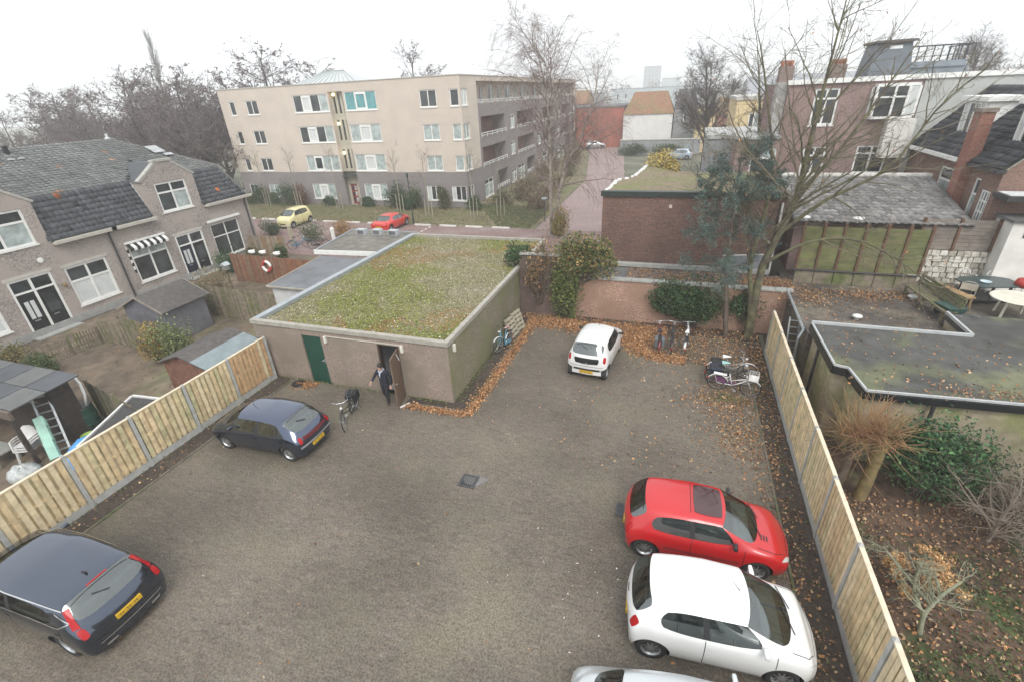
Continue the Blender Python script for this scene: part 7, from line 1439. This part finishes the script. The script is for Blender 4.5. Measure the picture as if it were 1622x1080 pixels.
def plastic_chair(parent_label, x, y, rz, z=0.):
    c = thing('plastic_chair', parent_label, 'chair', (x,y,z), R(rz), 'stacked white plastic chairs'); mb = MB(); n = 8
    mb.hexa([(-.23,-.22,.40),(.23,-.22,.40),(.25,.24,.43),(-.25,.24,.43),(-.23,-.22,.43),(.23,-.22,.43),(.25,.24,.46),(-.25,.24,.46)]); obj('seat', mb, M('white_plastic', (.62,.61,.60), .5, .08, 3), c)
    mb = MB(); pr = [(-.24,0),(-.25,.25),(-.2,.42),(-.1,.5),(.1,.5),(.2,.42),(.25,.25),(.24,0)]
    f_ = [(a,-.22-.1*h_,.43+h_) for a, h_ in pr]; r2 = [(a,-.25-.1*h_,.43+h_) for a, h_ in pr]; mb.poly(f_); mb.poly(r2[::-1])
    for i in range(len(pr)-1): mb.poly([f_[i],f_[i+1],r2[i+1],r2[i]])
    obj('backrest', mb, MATS['white_plastic'], c)
    for sx in (-1,1):
        mb = MB(); mb.tube([(sx*.27,-.24,.62),(sx*.29,0,.66),(sx*.28,.2,.64),(sx*.26,.24,.44)], .022, 6); obj('armrest', mb, MATS['white_plastic'], c)
        for sy in (-1,1): mb = MB(); mb.bar((sx*.22,sy*.2,.42),(sx*.27,sy*.26,0),.05); obj('leg', mb, MATS['white_plastic'], c)
plastic_chair('white plastic chair at the bottom of the stack by the ladder', -19.35,6.6,205); plastic_chair('white plastic chair in the middle of the stack by the ladder', -19.35,6.61,204,.09); plastic_chair('white plastic chair on top of the stack by the ladder', -19.34,6.62,206,.18)
la = thing('step_ladder', 'aluminium ladder leaning on the dark shed roof', 'ladder', (-18.85,7.2,0), R(55)); 
for s in (-.2,.2): mb = MB(); mb.bar((s,-.35,.05),(s,.5,2.0),.06,.03); obj('stile', mb, M('bright_alu', (.45,.47,.48), .4, .1, 5, metal=.5), la)
for k in range(8): mb = MB(); u = (k+.5)/8; mb.box(-.2,.2,-.35+.85*u-.04,-.35+.85*u+.04,.05+1.95*u,.05+1.95*u+.025); obj('step', mb, MATS['bright_alu'], la)
tw_ = thing('plastic_sheet', 'mint green plastic sheet draped over the ladder', 'sheet', (-18.6,6.85,0), R(55)); mb = MB(); pts = [(-.35,.06),(-.1,.6),(.1,1.05),(.25,1.35)]
for (ya, za), (yb, zb) in zip(pts, pts[1:]):
    mb.poly([(-.13,ya,za+.1),(.12,ya+.03,za+.12),(.1,yb+.03,zb+.14),(-.14,yb,zb+.1)]); mb.poly([(.12,ya+.03,za+.12),(.16,ya+.05,za-.02),(.14,yb+.05,zb-.02),(.1,yb+.03,zb+.14)])
obj('cloth', mb, M('mint_sheet', (.30,.52,.42), .4, .2, 3), tw_, True)
bu = thing('water_butt', 'dark green water butt beside the mossy fence', 'barrel', (-19.15,8.3,0)); mb = MB(); mb.lathe([(.27,0),(.33,.3),(.34,.6),(.30,.9),(.31,.94)], (0,0,0), 20); obj('barrel', mb, M('butt_green', (.02,.06,.045), .45), bu, True)
for z in (.28,.62): mb = MB(); mb.lathe([(.34,0),(.35,.015),(.34,.03)], (0,0,z), 20); obj('band', mb, MATS['butt_green'], bu)
mb = MB(); mb.lathe([(.0,.9),(.3,.92),(.28,.98),(0,.99)], (0,0,0), 20); obj('lid', mb, black_paint, bu)
ta = thing('tarpaulin', 'bright blue tarpaulin over a heap behind the timber fence', 'tarpaulin', (-17.3,7.3,0), R(50)); mb = MB(); N_ = 12; rs = np.random.default_rng(5); zz = lambda i, j: .06+.75*math.sin(math.pi*i/N_)**.6*math.sin(math.pi*j/N_)**.6+rs.normal(0,.02); Zs = [[zz(i,j) for j in range(N_+1)] for i in range(N_+1)]
for i in range(N_):
    for j in range(N_): p_ = lambda a, b: (-.9+1.8*a/N_,-.5+1.0*b/N_,Zs[a][b]); mb.poly([p_(i,j),p_(i+1,j),p_(i+1,j+1),p_(i,j+1)])
obj('sheet', mb, M('blue_tarp', (.07,.25,.58), .4, .15, 4), ta, True, weld=True)
ln_ = thing('lean_to_roof', 'dark felt lean-to roof with white edging against the fence', 'lean-to', (-16.0,7.6,0)); mb = MB(); mb.hexa([(.35,-1.3,1.48),(.9,-1.3,1.55),(.9,1.1,1.55),(-.85,1.1,1.42),(.35,-1.3,1.52),(.9,-1.3,1.59),(.9,1.1,1.59),(-.85,1.1,1.46)]); obj('roof', mb, M('black_felt', (.045,.042,.042), .9, .25, 9, .4, 60), ln_)
mb = MB(); mb.bar((.3,-1.34,1.5),(-.92,1.12,1.44),.07,.12); mb.bar((-.92,1.16,1.44),(.9,1.16,1.57),.07,.12); obj('edge', mb, M('white_edge', (.58,.57,.55), .6, .15, 5), ln_)
for x, y in ((.4,-1.1),(-.72,1.02),(.8,-1.1),(.8,1.02)): mb = MB(); mb.box(x-.04,x+.04,y-.04,y+.04,0,1.42 if x < 0 else 1.48); obj('post', mb, dkw, ln_)
pk = thing('timber_plank', 'orange brown plank leaning in the shed corner', 'plank', (-19.75,7.9,0), R(40)); mb = MB(); mb.bar((0,0,.02),(.15,.35,1.9),.16,.03); obj('plank', mb, M('orange_plank', (.36,.19,.08), .8, .2, 6), pk)
pk = thing('timber_board', 'grey board lying across under the shed roof', 'board', (-20.2,7.55,1.5), R(15)); mb = MB(); mb.box(-.9,.9,-.12,.12,0,.04); obj('plank', mb, M('grey_plank', (.24,.23,.20), .8, .2, 6), pk)
pi_ = thing('white_pipe', 'white plastic pipe propped at the shed end', 'pipe', (-18.9,8.35,.95)); mb = MB(); mb.tube([(-.15,.1,1.25),(.05,.1,.9),(.12,.05,.5),(.0,0,.05)], .045, 8); obj('pipe', mb, white_paint, pi_, True)
po = thing('plant_pot', 'lime green plant tub beside the blue tarpaulin', 'tub', (-18.35,7.75,0)); mb = MB(); mb.lathe([(0,0),(.17,0),(.23,.3),(.2,.3),(.15,.03),(0,.03)], (0,0,0), 16); obj('tub', mb, M('lime_tub', (.22,.33,.06), .5), po, True)
bg_ = thing('plastic_bag', 'crumpled translucent bag on the ground by the fence', 'bag', (-18.6,5.95,0)); rs = np.random.default_rng(6); mb = MB(); pr = [(.36,.0),(.42,.1),(.36,.24),(.2,.33),(.03,.36)]; mb.lathe(pr, (0,0,0), 14); mb.v = [tuple(np.array(q)+rs.normal(0,.035,3)*(q[2] > .02)) for q in mb.v]; obj('bag', mb, M('cloudy_bag', (.35,.37,.36), .4, .3, 9), bg_, True)
ts = thing('garden_table', 'stack of grey slatted boards under the white chairs', 'table', (-20.3,6.2,0)); mb = MB(); mb.box(-.5,.5,-.35,.35,.42,.46); obj('top', mb, M('grey_slat', (.22,.22,.2)), ts)
for x in (-.42,.42):
    for y in (-.28,.28): mb = MB(); mb.box(x-.03,x+.03,y-.03,y+.03,0,.42); obj('leg', mb, M('grey_slat', (.2,.2,.2)), ts)
# brown shed, gable felt shed, grey roofed shed and white edged roof
def gable_shed(name, label, x0, x1, y0, y1, ze, zr, wallm, roofm, axis='y', over=.18, trimm=None, sheet_=None):
    t = thing(name, label, 'shed'); mb = MB(); mb.box(x0,x1,y0,y1,0,ze-.02)
    if axis == 'y':
        xm = (x0+x1)/2
        for y in (y0,y1): mb.poly([(x0,y,ze-.02),(x1,y,ze-.02),(xm,y,zr-.03)])
        obj('wall', mb, wallm, t)
        for s, xe in ((-1,x0-over),(1,x1+over)):
            ng = 5; k = (zr-ze)/((x1-x0)/2); zl = ze-over*k
            for i in range(ng):
                a, b = y0-over+(y1-y0+2*over)*i/ng, y0-over+(y1-y0+2*over)*(i+1)/ng; mb = MB(); mb.hexa([(xe,a,zl),(xm,a,zr),(xm,b,zr),(xe,b,zl),(xe,a,zl+.03),(xm,a,zr+.03+.006*(i%2)),(xm,b,zr+.03),(xe,b,zl+.03+.006*(i%2))] if s < 0 else [(xm,a,zr),(xe,a,zl),(xe,b,zl),(xm,b,zr),(xm,a,zr+.03),(xe,a,zl+.03),(xe,b,zl+.036),(xm,b,zr+.036)])
                obj('felt_strip', mb, roofm, t)
                if sheet_ and s > 0:
                    mb = MB(); xh = xm+(xe-xm)*.42; zh = zr+(zl-zr)*.42; mb.hexa([(xh,a,zh+.045),(xe+.02,a,zl+.045),(xe+.02,b,zl+.045),(xh,b,zh+.045),(xh,a,zh+.06),(xe+.02,a,zl+.06),(xe+.02,b,zl+.06),(xh,b,zh+.06)]); obj('roof_sheet', mb, sheet_, t)
        if trimm:
            for y in (y0-over-.01,y1+over+.01):
                mb = MB(); mb.bar((x0-over,y,zl),(xm,y,zr+.01),.03,.1); mb.bar((xm,y,zr+.01),(x1+over,y,zl),.03,.1); obj('barge_board', mb, trimm, t)
    return t
sheds_felt = M('shed_felt', (.075,.067,.062), .9, .25, 5, .4, 50, big=.2)
gable_shed('brown_shed', 'small red brown shed with felt roof and blue grey sheet', -17.75,-15.45,10.6,12.7,1.72,2.12, M('red_brown_wood', (.175,.085,.06), .85, .25, 5), sheds_felt, over=.2, sheet_=M('blue_grey_roofing', (.17,.205,.215), .6, .15, 3))
gs_ = gable_shed('felt_shed', 'gabled shed with dark felt strips under the white blind window', -24.9,-22.3,14.2,16.4,1.75,2.35, M('slate_hung', (.12,.12,.135), .85, .2, 3), sheds_felt, over=.2, trimm=M('grey_barge', (.22,.19,.16), .8))
s3 = thing('flat_shed', 'low shed with smooth grey felt roof beside the planted roof', 'shed'); mb = MB(); mb.box(-18.15,-15.72,16.85,21.2,0,2.25); obj('wall', mb, M('pale_shed_wall', (.50,.50,.49), .8, .1, 2), s3)
mb = MB(); mb.hexa([(-18.3,16.7,2.25),(-15.68,16.7,2.25),(-15.68,21.4,2.3),(-18.7,21.3,2.3),(-18.3,16.7,2.33),(-15.68,16.7,2.33),(-15.68,21.4,2.38),(-18.7,21.3,2.38)]); obj('roof', mb, M('smooth_felt', (.13,.135,.145), .7, .2, 1.2, .2, 60, big=.25), s3)
mb = MB(); mb.bar((-18.3,16.68,2.33),(-15.7,16.68,2.33),.06,.07); mb.bar((-18.31,16.7,2.34),(-18.71,21.3,2.39),.05,.06); obj('edge', mb, M('brownish_edge', (.30,.27,.22)), s3)
s4 = thing('carport', 'white edged flat carport roof behind the grey shed', 'carport'); mb = MB(); mb.hexa([(-19.9,22.3,2.25),(-15.7,22.6,2.25),(-15.7,27,2.25),(-20.6,27,2.25),(-19.9,22.3,2.31),(-15.7,22.6,2.31),(-15.7,27,2.31),(-20.6,27,2.31)]); obj('roof', mb, M('brown_felt', (.13,.12,.105), .9, .3, 2, big=.25), s4)
mb = MB(); mb.bar((-20.0,22.27,2.26),(-15.7,22.57,2.26),.06,.26); obj('fascia', mb, white_paint, s4); mb = MB(); mb.bar((-19.95,22.3,2.34),(-20.65,27,2.34),.08,.08); mb.bar((-20.65,27.03,2.34),(-15.7,27.03,2.34),.08,.08); obj('edge', mb, zinc, s4)
for x, y in ((-19.8,22.5),(-20.5,26.8),(-15.9,22.8),(-18,26.8)): mb = MB(); mb.box(x-.06,x+.06,y-.06,y+.06,0,2.24); obj('post', mb, white_paint, s4)
for i, (x, y) in enumerate(((-19.3,26.2),(-18.2,26.3),(-17.0,26.3))): 
    o_ = thing('roof_box', ('pale boxed upstand left of the three on the carport roof','pale boxed upstand in the middle of the carport roof','pale boxed upstand right of the three on the carport roof')[i], 'upstand', (x,y,2.312)); mb = MB(); mb.box(-.3,.3,-.2,.2,0,.35); obj('box', mb, M('pale_upstand', (.36,.39,.41), .6, .1, 4), o_, bevel=.02); mb = MB(); mb.box(-.24,.24,-.215,-.202,.06,.3); obj('panel', mb, felt, o_)
pt_ = thing('garden_post', 'white garden post by the street hedge', 'post', (-25.6,31.0,0)); mb = MB(); mb.box(-.1,.1,-.1,.1,0,1.2); mb.hexa([(-.13,-.13,1.2),(.13,-.13,1.2),(.13,.13,1.2),(-.13,.13,1.2),(-.04,-.04,1.34),(.04,-.04,1.34),(.04,.04,1.34),(-.04,.04,1.34)]); obj('shaft', mb, white_paint, pt_)
pt_ = thing('garden_post', 'pale post at the end of the board fence', 'post', (-29.0,30.2,0)); mb = MB(); mb.box(-.12,.12,-.12,.12,0,1.5); mb.hexa([(-.15,-.15,1.5),(.15,-.15,1.5),(.15,.15,1.5),(-.15,.15,1.5),(-.03,-.03,1.72),(.03,-.03,1.72),(.03,.03,1.72),(-.03,.03,1.72)]); obj('shaft', mb, M('stake_wood', (.3,.3,.2)), pt_)
lb = thing('lifebuoy', 'red and white lifebuoy hanging on the reddish fence', 'lifebuoy', (-23.6,21.98,1.25)); n = 24
for q in range(4):
    mb = MB(); mb.tube([(.30*math.cos(q*math.pi/2+k*math.pi/12),0,.30*math.sin(q*math.pi/2+k*math.pi/12)) for k in range(7)], .085, 8); obj('segment', mb, M('buoy_red', (.45,.05,.05), .5) if q % 2 else white_paint, lb, True)
bd = thing('bird_house', 'grey bird house on a pole beside the reddish fence', 'bird house', (-25.3,20.6,0)); mb = MB(); mb.tube([(0,0,0),(0,0,1.4)], .03, 6); obj('pole', mb, dkw, bd); mb = MB(); mb.box(-.14,.14,-.14,.14,1.4,1.68); obj('box', mb, M('grey_slat', (.2,.2,.2)), bd); mb = MB(); mb.hexa([(-.2,-.2,1.68),(.2,-.2,1.68),(.2,.2,1.68),(-.2,.2,1.68),(-.01,-.2,1.86),(.01,-.2,1.86),(.01,.2,1.86),(-.01,.2,1.86)]); obj('roof', mb, M('pale_upstand', (.4,.4,.4)), bd)
for i, (x, y, h_, lab) in enumerate(((-25.0,22.45,1.95,'white ornament at the left end of the reddish fence'), (-24.2,22.5,1.95,'white ornament second along the reddish fence'), (-22.9,22.3,2.0,'white ornament above the lifebuoy'))):
    t = thing('garden_ornament', lab, 'ornament', (x,y,h_-.12)); mb = MB(); mb.lathe([(0,-.28),(.09,-.2),(.13,0),(.11,.14),(.06,.22),(0,.3)], (0,0,.12), 10, 'x'); mb.lathe([(0,0),(.06,.03),(.07,.08),(.0,.14)], (.22,0,.16), 8); obj('body', mb, white_paint, t, True); mb = MB(); mb.tube([(0,0,.03),(0,0,-.2)], .02, 5); obj('peg', mb, dkw, t)
# planks at the door, pallets by the garage side
for i, (x, y, rz, lab) in enumerate(((-6.55,18.75,82,'grey broken pallet leaning on the garage side wall nearest the bicycle'), (-6.5,19.45,76,'grey broken pallet leaning nearest the plum wall'))):
    t = thing('wooden_pallet', lab, 'pallet', (x,y,.02), R(rz)); t.rotation_euler.x = R(70)
    for k in range(5): mb = MB(); mb.box(-.38,.38,.0+.2*k,.13+.2*k,.09,.11); obj('slat', mb, M('pallet_wood', (.30,.27,.20), .9, .25, 6), t)
    for xx in (-.36,0,.30): mb = MB(); mb.box(xx,xx+.07,0,.93,0,.088); obj('bearer', mb, MATS['pallet_wood'], t)
cn = thing('plank', 'short white plank lying beside the open garage door', 'plank', (-8.72,12.42,.02), R(60)); mb = MB(); mb.box(-.2,.2,-.03,.03,0,.04); obj('plank', mb, white_paint, cn)
dr_ = thing('drain_cover', 'round dark rubber drain cover near the green door', 'drain', (-13.75,12.7,.016)); mb = MB(); mb.lathe([(0,0),(.28,0),(.26,.04),(.2,.045),(0,.03)], (0,0,0), 20); obj('cover', mb, black_paint, dr_)
# ------------------------------------------------------------------ street lamps
lp = thing('lamp_post', 'dark green lamp post beside the red coupe', 'lamp', (-22.4,38.1,0)); mb = MB(); mb.tube([(0,0,0),(0,0,.8),(0,0,.82),(0,0,4.0)], [.07,.07,.045,.035], 8); obj('post', mb, M('lamp_green', (.02,.035,.03), .5), lp); mb = MB(); mb.lathe([(.04,0),(.09,.06),(.1,.35),(.05,.42),(0,.44)], (0,0,3.95), 10); obj('lantern', mb, MATS['lamp_green'], lp)
lp = thing('lamp_post', 'short lamp with a pale dish top near the birches', 'lamp', (-10.75,40.3,0)); mb = MB(); mb.tube([(0,0,0),(0,0,1.9)], .04, 8); obj('post', mb, MATS['lamp_green'], lp); mb = MB(); mb.lathe([(.05,0),(.25,.12),(.3,.2),(.28,.24),(0,.3)], (0,0,1.8), 14); obj('lantern', mb, M('pale_upstand', (.4,.4,.4)), lp, True)
wl = thing('garden_kerb_wall', 'pale low wall at the corner of the dark brick building', 'wall', (-4.6,27.5,0)); mb = MB(); mb.box(-.9,.9,-.15,.15,0,1.5); obj('wall', mb, M('pale_ragged_edge', (.6,.58,.55)), wl)
mb = MB(); mb.box(-.95,.95,-.2,.2,1.502,1.58); obj('coping', mb, concrete, wl)
# ------------------------------------------------------------------ winter haze
hz = MB(); hz.box(-910, 910, -160, 1510, -1.2, 31); hm = bpy.data.materials.new('winter_haze'); hm.use_nodes = True; t = hm.node_tree; t.nodes.clear()
pv = t.nodes.new('ShaderNodeVolumePrincipled'); pv.inputs['Color'].default_value = (.985,.99,.995,1); pv.inputs['Density'].default_value = HAZE; pv.inputs['Anisotropy'].default_value = .2
ou = t.nodes.new('ShaderNodeOutputMaterial'); t.links.new(pv.outputs[0], ou.inputs['Volume'])
tag(obj('haze', hz, hm), 'thin pale winter haze over the neighbourhood', kind='stuff')
